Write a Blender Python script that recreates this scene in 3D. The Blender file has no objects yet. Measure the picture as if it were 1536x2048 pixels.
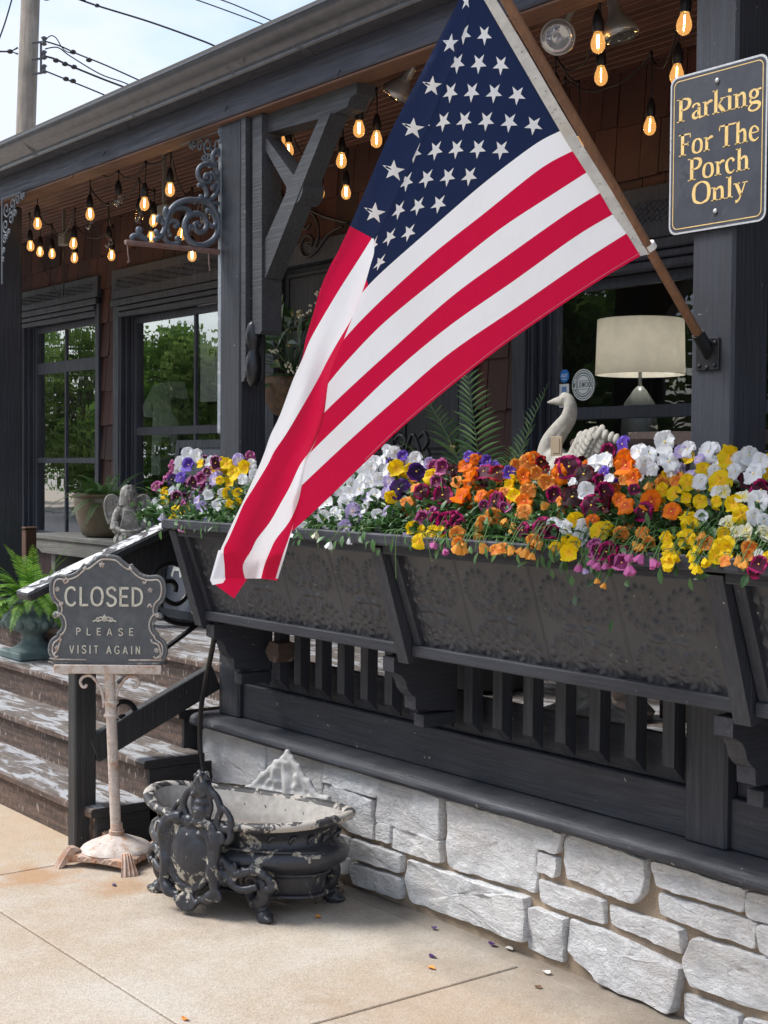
import bpy, bmesh, math, random
import numpy as np
from mathutils import Vector, Matrix, noise
from math import sin, cos, pi, radians, sqrt, atan2, exp
random.seed(7)
sc = bpy.context.scene
COL = sc.collection

# ------------------------------------------------------------------ camera
CAM = Vector((0, 0, 1.6)); FOC = 2853.0
PH = radians(37.5); TH = math.atan(89 / FOC)
fwd = Vector((-cos(PH) * cos(TH), sin(PH) * cos(TH), -sin(TH)))
r0 = Vector((sin(PH), cos(PH), 0)); u0 = r0.cross(fwd)
ro = -0.008
rgt = r0 * cos(ro) - u0 * sin(ro); upv = u0 * cos(ro) + r0 * sin(ro)
cd = bpy.data.cameras.new('camera'); cam = bpy.data.objects.new('camera', cd); COL.objects.link(cam)
M = Matrix((rgt, upv, -fwd)).transposed().to_4x4(); M.translation = CAM
cam.matrix_world = M
cd.sensor_fit = 'VERTICAL'; cd.sensor_height = 24.0; cd.lens = 24.0 * FOC / 2048.0
cd.clip_start = 0.05; cd.clip_end = 2000
sc.camera = cam

# ------------------------------------------------------------------ light
SUN_EL = radians(52); SUN_DIR = Vector((-0.62, -0.60, 0)).normalized()   # where the light comes from
w = bpy.data.worlds.new("World"); sc.world = w; w.use_nodes = True
nt = w.node_tree; nt.nodes.clear()
def wn(t): return nt.nodes.new(t)
out = wn('ShaderNodeOutputWorld'); bg = wn('ShaderNodeBackground')
sky = wn('ShaderNodeTexSky'); sky.sky_type = 'NISHITA'; sky.sun_disc = False
sky.sun_elevation = SUN_EL; sky.sun_rotation = math.atan2(SUN_DIR.x, SUN_DIR.y)
sky.air_density = 1.2; sky.dust_density = 1.5
tc = wn('ShaderNodeTexCoord'); mp = wn('ShaderNodeMapping'); mp.inputs['Scale'].default_value = (1.0, 1.0, 2.4)
nz = wn('ShaderNodeTexNoise'); nz.inputs['Scale'].default_value = 4.2; nz.inputs['Detail'].default_value = 7; nz.inputs['Roughness'].default_value = .55
cr = wn('ShaderNodeValToRGB'); cr.color_ramp.elements[0].position = .42; cr.color_ramp.elements[1].position = .60
cr.color_ramp.elements[0].color = (.22, .22, .22, 1); cr.color_ramp.elements[1].color = (1, 1, 1, 1)
mx = wn('ShaderNodeMix'); mx.data_type = 'RGBA'
mx.inputs[7].default_value = (3.9, 4.2, 4.9, 1)
nt.links.new(tc.outputs['Generated'], mp.inputs['Vector']); nt.links.new(mp.outputs['Vector'], nz.inputs['Vector'])
nt.links.new(nz.outputs['Fac'], cr.inputs['Fac']); nt.links.new(cr.outputs['Color'], mx.inputs[0])
nt.links.new(sky.outputs['Color'], mx.inputs[6]); nt.links.new(mx.outputs[2], bg.inputs['Color'])
bg.inputs['Strength'].default_value = 0.12
nt.links.new(bg.outputs['Background'], out.inputs['Surface'])
sd = bpy.data.lights.new('sun', 'SUN'); sd.energy = 2.2; sd.angle = radians(24); sd.color = (1, .98, .95)
so = bpy.data.objects.new('sun', sd); COL.objects.link(so)
ld = Vector((SUN_DIR.x * cos(SUN_EL), SUN_DIR.y * cos(SUN_EL), sin(SUN_EL)))
so.rotation_euler = ld.to_track_quat('Z', 'Y').to_euler(); so.location = (0, -4, 9)
sc.view_settings.view_transform = 'Standard'; sc.view_settings.look = 'None'
sc.view_settings.gamma = 1; sc.view_settings.use_curve_mapping = False
sc.view_settings.exposure = 0.98
try:
    sc.cycles.max_bounces = 8; sc.cycles.transparent_max_bounces = 12
    sc.cycles.use_denoising = True
except Exception: pass

# ------------------------------------------------------------------ pixel -> point on a known plane (surveying helpers)
def ray(x, y): return fwd * FOC + rgt * (x - 768) - upv * (y - 1024)
def aY(x, y, Y): d = ray(x, y); return CAM + d * (Y / d.y)
def aX(x, y, X): d = ray(x, y); return CAM + d * (X / d.x)
def aZ(x, y, z): d = ray(x, y); return CAM + d * ((z - CAM.z) / d.z)
def aD(x, y, D): d = ray(x, y); return CAM + d * (D / FOC)
def aP(x, y, p0, n): d = ray(x, y); return CAM + d * ((p0 - CAM).dot(n) / d.dot(n))

# ------------------------------------------------------------------ mesh builder
class MB:
    def __init__(s): s.v = []; s.f = []; s.m = []
    def add(s, vs, fs, mi=0):
        o = len(s.v); s.v += [tuple(p) for p in vs]; s.f += [tuple(i + o for i in f) for f in fs]; s.m += [mi] * len(fs)
        return s
    def obox(s, c, ex, ey, ez, b=0.003, mi=0):
        c = Vector(c); ex = Vector(ex); ey = Vector(ey); ez = Vector(ez)
        lx, ly, lz = ex.length, ey.length, ez.length
        b = min(b, lx * .4, ly * .4, lz * .4)
        if b <= 0:
            vs = [c + ex * i + ey * j + ez * k for k in (-1, 1) for j in (-1, 1) for i in (-1, 1)]
            return s.add(vs, [(0, 2, 3, 1), (4, 5, 7, 6), (0, 1, 5, 4), (2, 6, 7, 3), (0, 4, 6, 2), (1, 3, 7, 5)], mi)
        nx, ny, nz_ = ex / lx, ey / ly, ez / lz
        vs = []; idx = {}
        for k in (-1, 1):
            for j in (-1, 1):
                for i in (-1, 1):
                    for ax in range(3):
                        px = i * (lx - (0 if ax == 0 else b)); py = j * (ly - (0 if ax == 1 else b)); pz = k * (lz - (0 if ax == 2 else b))
                        idx[(i, j, k, ax)] = len(vs); vs.append(c + nx * px + ny * py + nz_ * pz)
        fs = []
        q = [(-1, -1), (1, -1), (1, 1), (-1, 1)]
        for sg in (-1, 1):
            r = [idx[(sg, a, bb, 0)] for a, bb in q]; fs.append(r if sg > 0 else r[::-1])
            r = [idx[(a, sg, bb, 1)] for a, bb in q]; fs.append(r[::-1] if sg > 0 else r)
            r = [idx[(a, bb, sg, 2)] for a, bb in q]; fs.append(r if sg > 0 else r[::-1])
        for a in (-1, 1):
            for bb in (-1, 1):
                fs.append([idx[(a, bb, -1, 0)], idx[(a, bb, -1, 1)], idx[(a, bb, 1, 1)], idx[(a, bb, 1, 0)]][::(1 if a * bb > 0 else -1)])
                fs.append([idx[(a, -1, bb, 0)], idx[(a, -1, bb, 2)], idx[(a, 1, bb, 2)], idx[(a, 1, bb, 0)]][::(-1 if a * bb > 0 else 1)])
                fs.append([idx[(-1, a, bb, 1)], idx[(-1, a, bb, 2)], idx[(1, a, bb, 2)], idx[(1, a, bb, 1)]][::(1 if a * bb > 0 else -1)])
        for i in (-1, 1):
            for j in (-1, 1):
                for k in (-1, 1):
                    r = [idx[(i, j, k, 0)], idx[(i, j, k, 1)], idx[(i, j, k, 2)]]; fs.append(r if i * j * k > 0 else r[::-1])
        return s.add(vs, fs, mi)
    def box(s, x0, x1, y0, y1, z0, z1, b=0.003, mi=0):
        return s.obox(((x0 + x1) / 2, (y0 + y1) / 2, (z0 + z1) / 2), (abs(x1 - x0) / 2, 0, 0), (0, abs(y1 - y0) / 2, 0), (0, 0, abs(z1 - z0) / 2), b, mi)
    def bar(s, p, q, w_, h_, up=(0, 0, 1), b=0.003, mi=0):
        p = Vector(p); q = Vector(q); d = (q - p); n = d.normalized(); side = n.cross(Vector(up)).normalized(); u = side.cross(n)
        return s.obox((p + q) / 2, d / 2, side * w_ / 2, u * h_ / 2, b, mi)
    def tube(s, pts, r, n=8, cap=True, mi=0, flat=1.0, ref=None):
        pts = [Vector(p) for p in pts]; k = len(pts)
        rs = r if hasattr(r, '__len__') else [r] * k
        o = len(s.v); prev = None
        for i, p in enumerate(pts):
            t = (pts[min(i + 1, k - 1)] - pts[max(i - 1, 0)])
            if t.length < 1e-9: t = Vector((0, 0, 1))
            t.normalize()
            if prev is None:
                a = Vector(ref) if ref else (Vector((0, 0, 1)) if abs(t.z) < .9 else Vector((1, 0, 0)))
            else: a = prev
            a = (a - t * a.dot(t))
            if a.length < 1e-6: a = t.orthogonal()
            a.normalize(); prev = a; b = t.cross(a)
            for j in range(n):
                an = 2 * pi * j / n
                s.v.append(tuple(p + (a * cos(an) * flat + b * sin(an)) * rs[i]))
        for i in range(k - 1):
            for j in range(n):
                s.f.append((o + i * n + j, o + i * n + (j + 1) % n, o + (i + 1) * n + (j + 1) % n, o + (i + 1) * n + j)); s.m.append(mi)
        if cap:
            s.f.append(tuple(o + j for j in range(n))[::-1]); s.m.append(mi)
            s.f.append(tuple(o + (k - 1) * n + j for j in range(n))); s.m.append(mi)
        return s
    def lathe(s, prof, c=(0, 0, 0), n=32, sx=1, sy=1, rot=0, mi=0, mod=None):
        o = len(s.v); c = Vector(c); k = len(prof)
        for i, (r, z) in enumerate(prof):
            for j in range(n):
                an = 2 * pi * j / n; rr = r * (mod(an, i) if mod else 1)
                x = cos(an) * rr * sx; y = sin(an) * rr * sy
                s.v.append((c.x + x * cos(rot) - y * sin(rot), c.y + x * sin(rot) + y * cos(rot), c.z + z))
        for i in range(k - 1):
            for j in range(n):
                s.f.append((o + i * n + j, o + i * n + (j + 1) % n, o + (i + 1) * n + (j + 1) % n, o + (i + 1) * n + j)); s.m.append(mi)
        if prof[0][0] > 1e-5: s.f.append(tuple(o + j for j in range(n))[::-1]); s.m.append(mi)
        if prof[-1][0] > 1e-5: s.f.append(tuple(o + (k - 1) * n + j for j in range(n))); s.m.append(mi)
        return s
    def ball(s, c, r, n=12, m=8, mi=0, T=None):
        rx, ry, rz = (r, r, r) if not hasattr(r, '__len__') else r
        c = Vector(c); vs = []; fs = []
        for i in range(m + 1):
            ph = pi * i / m
            for j in range(n):
                th = 2 * pi * j / n
                p = Vector((rx * sin(ph) * cos(th), ry * sin(ph) * sin(th), -rz * cos(ph)))
                if T: p = T @ p
                vs.append(c + p)
        for i in range(m):
            for j in range(n):
                fs.append((i * n + j, i * n + (j + 1) % n, (i + 1) * n + (j + 1) % n, (i + 1) * n + j))
        return s.add(vs, fs, mi)
    def prism(s, poly, fn, d0, d1, mi=0):
        """poly: 2-D outline (ccw seen from the front); fn(a,b,d)->point; front at d0, back at d1"""
        n = len(poly)
        vs = [fn(a, b, d0) for a, b in poly] + [fn(a, b, d1) for a, b in poly]
        fs = [tuple(range(n)), tuple(range(n, 2 * n))[::-1]]
        for i in range(n): fs.append((i, i + n, (i + 1) % n + n, (i + 1) % n))
        return s.add(vs, fs, mi)
    def grid(s, rows, mi=0, flip=False):
        a = len(rows); b = len(rows[0]); vs = [p for r in rows for p in r]; fs = []
        for i in range(a - 1):
            for j in range(b - 1):
                q = (i * b + j, i * b + j + 1, (i + 1) * b + j + 1, (i + 1) * b + j)
                fs.append(q[::-1] if flip else q)
        return s.add(vs, fs, mi)
    def build(s, name, mats, parent=None, smooth=False, angle=None):
        me = bpy.data.meshes.new(name)
        me.from_pydata(s.v, [], s.f)
        if not isinstance(mats, (list, tuple)): mats = [mats]
        for m_ in mats: me.materials.append(m_)
        if len(mats) > 1: me.polygons.foreach_set('material_index', s.m)
        if smooth: me.polygons.foreach_set('use_smooth', [True] * len(s.f))
        me.update()
        bm = bmesh.new(); bm.from_mesh(me)
        bmesh.ops.recalc_face_normals(bm, faces=bm.faces)
        if angle is not None:
            for e in bm.edges:
                if len(e.link_faces) == 2 and e.calc_face_angle(0) > radians(angle): e.smooth = False
        bm.to_mesh(me); bm.free()
        o = bpy.data.objects.new(name, me); COL.objects.link(o)
        if parent: o.parent = parent; o.matrix_parent_inverse = Matrix.Translation(-parent.location)
        return o

def thing(name, label, cat, loc=(0, 0, 0), group=None, kind=None):
    o = bpy.data.objects.new(name, None); COL.objects.link(o); o.location = loc; o.empty_display_size = .1
    return tag(o, label, cat, group, kind)
def tag(o, label=None, cat=None, group=None, kind=None):
    if label: o['label'] = label
    if cat: o['category'] = cat
    if group: o['group'] = group
    if kind: o['kind'] = kind
    return o
def cat_curve(pts, n=8, closed=False):
    P = [Vector(p) for p in pts]; k = len(P); res = []
    rng = k if closed else k - 1
    for i in range(rng):
        if closed: a, b, c, d = P[(i - 1) % k], P[i], P[(i + 1) % k], P[(i + 2) % k]
        else: a, b, c, d = P[max(i - 1, 0)], P[i], P[i + 1], P[min(i + 2, k - 1)]
        for j in range(n):
            t = j / n
            res.append(.5 * ((2 * b) + (c - a) * t + (2 * a - 5 * b + 4 * c - d) * t * t + (3 * b - a - 3 * c + d) * t ** 3))
    if not closed: res.append(P[-1].copy())
    return res
def lerp(a, b, t): return a + (b - a) * t
def spiral(cx, cy, r0_, r1, a0, a1, n=24):
    return [(cx + lerp(r0_, r1, i / n) * cos(lerp(a0, a1, i / n)), cy + lerp(r0_, r1, i / n) * sin(lerp(a0, a1, i / n))) for i in range(n + 1)]

# ------------------------------------------------------------------ materials
def mat(name, base, rough=.6, metal=0, spec=.5, **kw):
    m = bpy.data.materials.new(name); m.use_nodes = True
    p = m.node_tree.nodes['Principled BSDF']
    p.inputs['Base Color'].default_value = (*base, 1); p.inputs['Roughness'].default_value = rough; p.inputs['Metallic'].default_value = metal
    p.inputs['Specular IOR Level'].default_value = spec
    return m
class N:
    def __init__(s, m): s.t = m.node_tree; s.p = s.t.nodes['Principled BSDF']; s.m = m
    def n(s, t, **kw):
        x = s.t.nodes.new('ShaderNode' + t)
        for k, v in kw.items():
            if k in x.inputs: x.inputs[k].default_value = v
            else: setattr(x, k, v)
        return x
    def l(s, a, b): s.t.links.new(a, b)
    def coord(s, scale=(1, 1, 1), which='Object', rot=(0, 0, 0)):
        c = s.n('TexCoord'); m_ = s.n('Mapping'); m_.inputs['Scale'].default_value = scale; m_.inputs['Rotation'].default_value = rot
        s.l(c.outputs[which], m_.inputs['Vector']); return m_.outputs['Vector']
    def noise(s, vec, sc_=5, det=4, ro_=.55, dist=0):
        x = s.n('TexNoise'); x.inputs['Scale'].default_value = sc_; x.inputs['Detail'].default_value = det; x.inputs['Roughness'].default_value = ro_; x.inputs['Distortion'].default_value = dist
        s.l(vec, x.inputs['Vector']); return x.outputs['Fac']
    def ramp(s, fac, stops):
        x = s.n('ValToRGB'); e = x.color_ramp.elements
        while len(e) < len(stops): e.new(.5)
        for i, (p_, c) in enumerate(stops):
            e[i].position = p_; e[i].color = (*(c if hasattr(c, '__len__') else (c, c, c)), 1)
        s.l(fac, x.inputs['Fac']); return x.outputs['Color']
    def mix(s, fac, a, b, mode='MIX'):
        x = s.n('Mix'); x.data_type = 'RGBA'; x.blend_type = mode
        for sock, v in ((x.inputs[0], fac), (x.inputs[6], a), (x.inputs[7], b)):
            if isinstance(v, bpy.types.NodeSocket): s.l(v, sock)
            elif hasattr(v, '__len__'): sock.default_value = (*v, 1)
            else: sock.default_value = v
        return x.outputs[2]
    def math(s, op, a, b=0.0):
        x = s.n('Math'); x.operation = op
        for sock, v in ((x.inputs[0], a), (x.inputs[1], b)):
            if isinstance(v, bpy.types.NodeSocket): s.l(v, sock)
            else: sock.default_value = v
        return x.outputs[0]
    def base(s, c): s.l(c, s.p.inputs['Base Color'])
    def bump(s, h, strength=.3, dist=.01, prev=None):
        x = s.n('Bump'); x.inputs['Strength'].default_value = strength; x.inputs['Distance'].default_value = dist
        s.l(h, x.inputs['Height'])
        if prev is not None: s.l(prev, x.inputs['Normal'])
        s.l(x.outputs['Normal'], s.p.inputs['Normal']); return x.outputs['Normal']
    def island(s): return s.n('NewGeometry').outputs['Random Per Island']

def wood_paint(name, col, axis='x', flecks=.70, rough=.5, gs=1.0, fleck_col=(.42, .38, .32)):
    m = mat(name, col, rough); k = N(m)
    S = {'x': (1.2, 26, 26), 'y': (26, 1.2, 26), 'z': (26, 26, 1.2)}[axis]
    g = k.noise(k.coord(tuple(a * gs for a in S)), 3.2, 6, .6, .6)
    big = k.noise(k.coord((1, 1, 1)), 3.0, 4)
    c = k.mix(k.ramp(big, [(.3, 0), (.7, 1)]), tuple(a * .72 for a in col), tuple(a * 1.3 + .006 for a in col))
    c = k.mix(k.ramp(g, [(.35, .0), (.62, .55)]), c, tuple(a * .55 for a in col))
    f = k.noise(k.coord((1, 1, 1)), 46, 3, .5); f2 = k.noise(k.coord((1, 1, 1)), 4.5, 2)
    fl = k.math('MULTIPLY', k.ramp(f, [(flecks, 0), (flecks + .03, 1)]), k.ramp(f2, [(.48, 0), (.6, 1)]))
    c = k.mix(fl, c, fleck_col)
    geo = k.n('NewGeometry'); sx_ = k.n('SeparateXYZ'); k.l(geo.outputs['True Normal'], sx_.inputs[0])      # dust lies on upward faces
    du = k.math('MULTIPLY', k.ramp(sx_.outputs['Z'], [(.55, 0), (.95, 1)]), k.ramp(k.noise(k.coord(), 9, 5), [(.35, .08), (.7, .50)]))
    c = k.mix(du, c, tuple(a * .6 + .075 for a in col)); k.base(c)
    r_ = k.ramp(g, [(.3, rough - .08), (.7, rough + .2)]); k.l(r_, k.p.inputs['Roughness'])
    n1 = k.bump(g, .55, .006); fine = k.noise(k.coord((1, 1, 1)), 130, 3); k.bump(fine, .25, .002, n1)
    return m
BLK = (.026, .029, .040)
wood_x = wood_paint('black_wood_x', BLK, 'x'); wood_y = wood_paint('black_wood_y', BLK, 'y'); wood_z = wood_paint('black_wood_z', BLK, 'z', .72)
beam_m = wood_paint('beam_paint', (.046, .051, .075), 'x', .74)
trim_m = wood_paint('trim_paint', (.028, .033, .050), 'z', .80)
stain_m = wood_paint('grey_bench_wood', (.17, .165, .15), 'x', .8, .7)

def m_concrete():
    m = mat('concrete', (.5, .42, .33), .85); k = N(m); v = k.coord()
    big = k.noise(v, 1.1, 5); mid = k.noise(v, 7, 5); peb = k.n('TexVoronoi'); peb.inputs['Scale'].default_value = 150; k.l(v, peb.inputs['Vector'])
    c = k.mix(k.ramp(big, [(.35, 0), (.65, 1)]), (.47, .375, .275), (.54, .49, .415))
    c = k.mix(k.math('MULTIPLY', k.ramp(mid, [(.45, 0), (.75, 1)]), .5), c, (.60, .56, .50))
    pc = k.ramp(peb.outputs['Color'], [(0, (.42, .36, .30)), (.5, (.9, .86, .82)), (1, (1.25, 1.2, 1.15))])
    c = k.mix(.42, c, pc, 'MULTIPLY')
    sp = k.noise(v, 320, 2); c = k.mix(k.math('MULTIPLY', k.ramp(sp, [(.56, 0), (.68, 1)]), .55), c, (.22, .16, .12))
    # rust stains round the iron stand, and a darker brown patch under the planter
    def blob(cx, cy, r, amp, col, c):
        t = k.n('TexCoord'); vm = k.n('VectorMath'); vm.operation = 'DISTANCE'; vm.inputs[1].default_value = (cx, cy, 0)
        k.l(t.outputs['Object'], vm.inputs[0])
        d = k.math('DIVIDE', vm.outputs['Value'], r); d = k.math('ADD', d, k.math('MULTIPLY', k.math('SUBTRACT', k.noise(v, 9, 5), .5), 1.7))
        return k.mix(k.math('MULTIPLY', k.ramp(d, [(.3, 1), (1.0, 0)]), amp), c, col)
    c = blob(-5.20, 2.28, .20, .70, (.40, .20, .08), c); c = blob(-4.86, 2.50, .17, .60, (.40, .22, .10), c)
    c = blob(-5.9, 2.45, .8, .45, (.47, .31, .16), c); c = blob(-4.45, 2.75, .42, .5, (.24, .19, .15), c)
    c = blob(-3.2, 2.7, .5, .35, (.42, .28, .17), c); c = blob(-5.05, 2.95, .35, .4, (.45, .22, .09), c)
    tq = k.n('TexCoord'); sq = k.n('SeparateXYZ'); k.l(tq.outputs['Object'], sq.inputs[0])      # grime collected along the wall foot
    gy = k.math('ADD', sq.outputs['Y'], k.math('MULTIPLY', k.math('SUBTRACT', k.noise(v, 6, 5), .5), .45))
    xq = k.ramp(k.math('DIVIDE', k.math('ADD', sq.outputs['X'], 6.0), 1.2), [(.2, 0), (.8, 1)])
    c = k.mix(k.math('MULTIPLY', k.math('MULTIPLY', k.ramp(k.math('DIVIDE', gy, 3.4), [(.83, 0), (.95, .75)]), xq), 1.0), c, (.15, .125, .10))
    c = k.mix(k.math('MULTIPLY', k.ramp(k.noise(k.coord((1, 1, 1)), 2.6, 6, .7), [(.58, 0), (.70, 1)]), .28), c, (.27, .21, .16))
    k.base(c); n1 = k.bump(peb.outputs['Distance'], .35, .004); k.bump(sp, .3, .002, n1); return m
def m_stone():
    m = mat('white_stone', (.62, .61, .59), .8); k = N(m); v = k.coord()
    a = k.noise(v, 7, 7, .65, 1.0); b = k.noise(k.coord((6, 6, 14), rot=(0, .5, 0)), 4, 6, .7, 1.5)
    c = k.mix(k.ramp(a, [(.3, 0), (.7, 1)]), (.56, .56, .565), (.76, .76, .765))
    c = k.mix(k.ramp(b, [(.45, 0), (.55, .55), (.62, 0)]), c, (.82, .82, .82))
    c = k.mix(k.math('MULTIPLY', k.ramp(k.noise(v, 2.3, 3), [(.55, 0), (.72, 1)]), .35), c, (.60, .50, .42))
    c = k.mix(.35, c, k.mix(k.island(), (.72, .72, .74), (1.12, 1.1, 1.06)), 'MULTIPLY')
    k.base(c); n1 = k.bump(b, .9, .016); n2 = k.bump(a, .8, .016, n1); k.bump(k.noise(v, 90, 4), .35, .003, n2); return m
def m_mortar():
    m = mat('mortar', (.40, .30, .21), .9); k = N(m); v = k.coord()
    c = k.mix(k.ramp(k.noise(v, 3, 4), [(.35, 0), (.65, 1)]), (.25, .195, .145), (.40, .30, .20))
    c = k.mix(k.ramp(k.noise(v, 220, 2), [(.4, 0), (.7, .6)]), c, (.18, .14, .11)); k.base(c)
    n1 = k.bump(k.noise(v, 20, 4), .4, .01); k.bump(k.noise(v, 200, 3), .6, .004, n1); return m
def m_steps():
    m = mat('worn_step_paint', (.3, .2, .15), .75); k = N(m)
    v = k.coord((1.5, 5.5, 5.5)); a = k.noise(v, 2.2, 9, .66, .8); b = k.noise(k.coord((1, 1, 1)), 38, 4, .6, .5)
    geo = k.n('NewGeometry'); sx = k.n('SeparateXYZ'); k.l(geo.outputs['True Normal'], sx.inputs[0])
    up = k.ramp(sx.outputs['Z'], [(.5, 0), (.8, 1)])
    # treads keep worn white paint, risers show speckled brown wood: two different finishes on the boards
    g_ = k.noise(k.coord((1.5, 20, 20)), 3, 5, .6, .4)
    br = k.mix(k.ramp(b, [(.35, 0), (.68, .7)]), (.085, .055, .043), (.20, .130, .098))
    br = k.mix(k.ramp(g_, [(.42, 0), (.62, .75)]), br, (.040, .030, .027))
    ch = k.math('MULTIPLY', k.ramp(k.noise(k.coord((1, 1, .45)), 44, 2), [(.62, 0), (.655, .8)]), k.ramp(k.noise(k.coord(), 2.2, 3), [(.40, 0), (.58, 1)]))
    br = k.mix(ch, br, (.36, .31, .27))
    tr = k.mix(k.ramp(b, [(.3, 0), (.7, .8)]), (.11, .09, .078), (.27, .235, .205))
    tr = k.mix(k.ramp(g_, [(.42, 0), (.62, .7)]), tr, (.06, .048, .042))
    tr = k.mix(k.ramp(a, [(.50, 0), (.545, 1)]), tr, (.37, .375, .39))
    tr = k.mix(k.ramp(k.noise(k.coord((1.5, 22, 22)), 4, 5), [(.58, 0), (.66, .7)]), tr, (.12, .09, .07))
    k.base(k.mix(up, br, tr)); n1 = k.bump(a, .4, .004); k.bump(b, .4, .004, n1); return m
def m_speck(name, dark, light, thr=.6, sc_=14, rough=.55, bump=.4, metal=0, det=8, width=.03):
    m = mat(name, dark, rough, metal); k = N(m); v = k.coord()
    a = k.noise(v, sc_, det, .7, .6); b = k.noise(v, sc_ * 4, 4)
    c0 = k.mix(b, tuple(x * .6 for x in dark), tuple(x * 1.5 for x in dark))
    k.base(k.mix(k.ramp(a, [(thr, 0), (thr + width, 1)]), c0, light)); k.l(k.ramp(a, [(thr, rough), (thr + width, .85)]), k.p.inputs['Roughness'])
    n1 = k.bump(a, bump, .004); k.bump(b, bump * .7, .002, n1); return m
def m_shingle():
    m = mat('cedar_shingle', (.1, .04, .03), .7); k = N(m)
    r_ = k.island(); g = k.noise(k.coord((34, 34, 2)), 3, 5)
    c = k.ramp(r_, [(0, (.022, .007, .006)), (.4, (.050, .013, .010)), (.75, (.088, .026, .016)), (1, (.044, .018, .014))])
    c = k.mix(k.ramp(g, [(.4, 0), (.65, .6)]), c, (.03, .014, .012)); k.base(c); k.bump(g, .5, .005); return m
def m_ceiling():
    m = mat('porch_ceiling_boards', (.12, .06, .04), .6); k = N(m)
    g = k.noise(k.coord((1.4, 50, 8)), 2.6, 6, .65, .3)
    c = k.ramp(g, [(.3, (.042, .018, .014)), (.5, (.105, .045, .031)), (.7, (.17, .08, .056))])
    c = k.mix(.6, c, k.ramp(k.island(), [(0, (.6, .55, .55)), (1, (1.2, 1.1, 1.05))]), 'MULTIPLY'); k.base(c); k.bump(g, .4, .004); return m
def m_iron_rust(name, paint, rust, thr=.55, sc_=16):
    m = mat(name, paint, .65); k = N(m); v = k.coord()
    a = k.noise(v, sc_, 7, .65, .3); b = k.noise(v, 95, 4)
    c = k.mix(k.ramp(k.noise(v, 30, 4), [(.3, 0), (.7, 1)]), tuple(x * .75 for x in paint), paint)
    c = k.mix(k.ramp(a, [(thr - .09, 0), (thr + .12, 1)]), c, rust)
    c = k.mix(k.ramp(b, [(.62, 0), (.68, .8)]), c, tuple(x * .45 for x in rust)); k.base(c)
    n1 = k.bump(a, .4, .003); k.bump(b, .5, .002, n1); return m
def m_cloth(name, col, trans=.3):
    m = mat(name, col, .75, 0, .2); k = N(m); t = k.t
    wv = k.noise(k.coord((1, 1, 1)), 900, 2); n1 = k.bump(wv, .18, .001); cz_ = k.noise(k.coord((1, 1, 1)), 9, 5, .6, .8); k.bump(cz_, .55, .014, n1)
    tr = k.n('BsdfTranslucent'); tr.inputs['Color'].default_value = (*col, 1)
    ms = k.n('MixShader'); ms.inputs[0].default_value = trans
    k.l(k.p.outputs[0], ms.inputs[1]); k.l(tr.outputs[0], ms.inputs[2]); k.l(ms.outputs[0], t.nodes['Material Output'].inputs['Surface'])
    k.p.inputs['Sheen Weight'].default_value = .15
    return m
def m_glass(name, f0=.10, wav=.05, tint=(.8, .85, .85), k5=1.6):
    """thin glass: Schlick reflection over a clear, slightly tinted pane"""
    m = bpy.data.materials.new(name); m.use_nodes = True; t = m.node_tree; t.nodes.remove(t.nodes['Principled BSDF'])
    def nn(x): return t.nodes.new('ShaderNode' + x)
    L = t.links.new
    def mt(op, a_, b_, clamp=False):
        x = nn('Math'); x.operation = op; x.use_clamp = clamp
        for s_, v_ in ((x.inputs[0], a_), (x.inputs[1], b_)):
            if isinstance(v_, bpy.types.NodeSocket): L(v_, s_)
            else: s_.default_value = v_
        return x.outputs[0]
    gl = nn('BsdfGlossy'); gl.inputs['Roughness'].default_value = 0.0; gl.inputs['Color'].default_value = (.95, .97, 1, 1)
    tr = nn('BsdfTransparent'); tr.inputs['Color'].default_value = (*tint, 1)
    g = nn('NewGeometry'); d = nn('VectorMath'); d.operation = 'DOT_PRODUCT'; L(g.outputs['Normal'], d.inputs[0]); L(g.outputs['Incoming'], d.inputs[1])
    c_ = mt('ABSOLUTE', d.outputs['Value'], 0.0); fr = mt('MULTIPLY', mt('POWER', mt('SUBTRACT', 1.0, c_), 5.0), k5)
    fac = mt('ADD', fr, f0, True)
    ms = nn('MixShader')
    if wav > 0:
        c = nn('TexCoord'); mp_ = nn('Mapping'); mp_.inputs['Scale'].default_value = (1, 1, .35)
        nz_ = nn('TexNoise'); nz_.inputs['Scale'].default_value = 6; nz_.inputs['Detail'].default_value = 2
        b = nn('Bump'); b.inputs['Strength'].default_value = wav; b.inputs['Distance'].default_value = .02
        L(c.outputs['Object'], mp_.inputs[0]); L(mp_.outputs[0], nz_.inputs['Vector']); L(nz_.outputs['Fac'], b.inputs['Height']); L(b.outputs['Normal'], gl.inputs['Normal'])
    L(fac, ms.inputs[0]); L(tr.outputs[0], ms.inputs[1]); L(gl.outputs[0], ms.inputs[2])
    L(ms.outputs[0], t.nodes['Material Output'].inputs['Surface']); return m
def m_emit(name, col, st):
    m = mat(name, (0, 0, 0)); p = m.node_tree.nodes['Principled BSDF']; p.inputs['Emission Color'].default_value = (*col, 1); p.inputs['Emission Strength'].default_value = st; return m
def m_leaf(name, c0, c1, rough=.45, trans=.25):
    m = mat(name, c0, rough); k = N(m)
    c = k.mix(k.island(), c0, c1); k.base(c)
    tr = k.n('BsdfTranslucent'); k.l(c, tr.inputs['Color']); ms = k.n('MixShader'); ms.inputs[0].default_value = trans
    k.l(k.p.outputs[0], ms.inputs[1]); k.l(tr.outputs[0], ms.inputs[2]); k.l(ms.outputs[0], k.t.nodes['Material Output'].inputs['Surface']); return m

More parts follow.
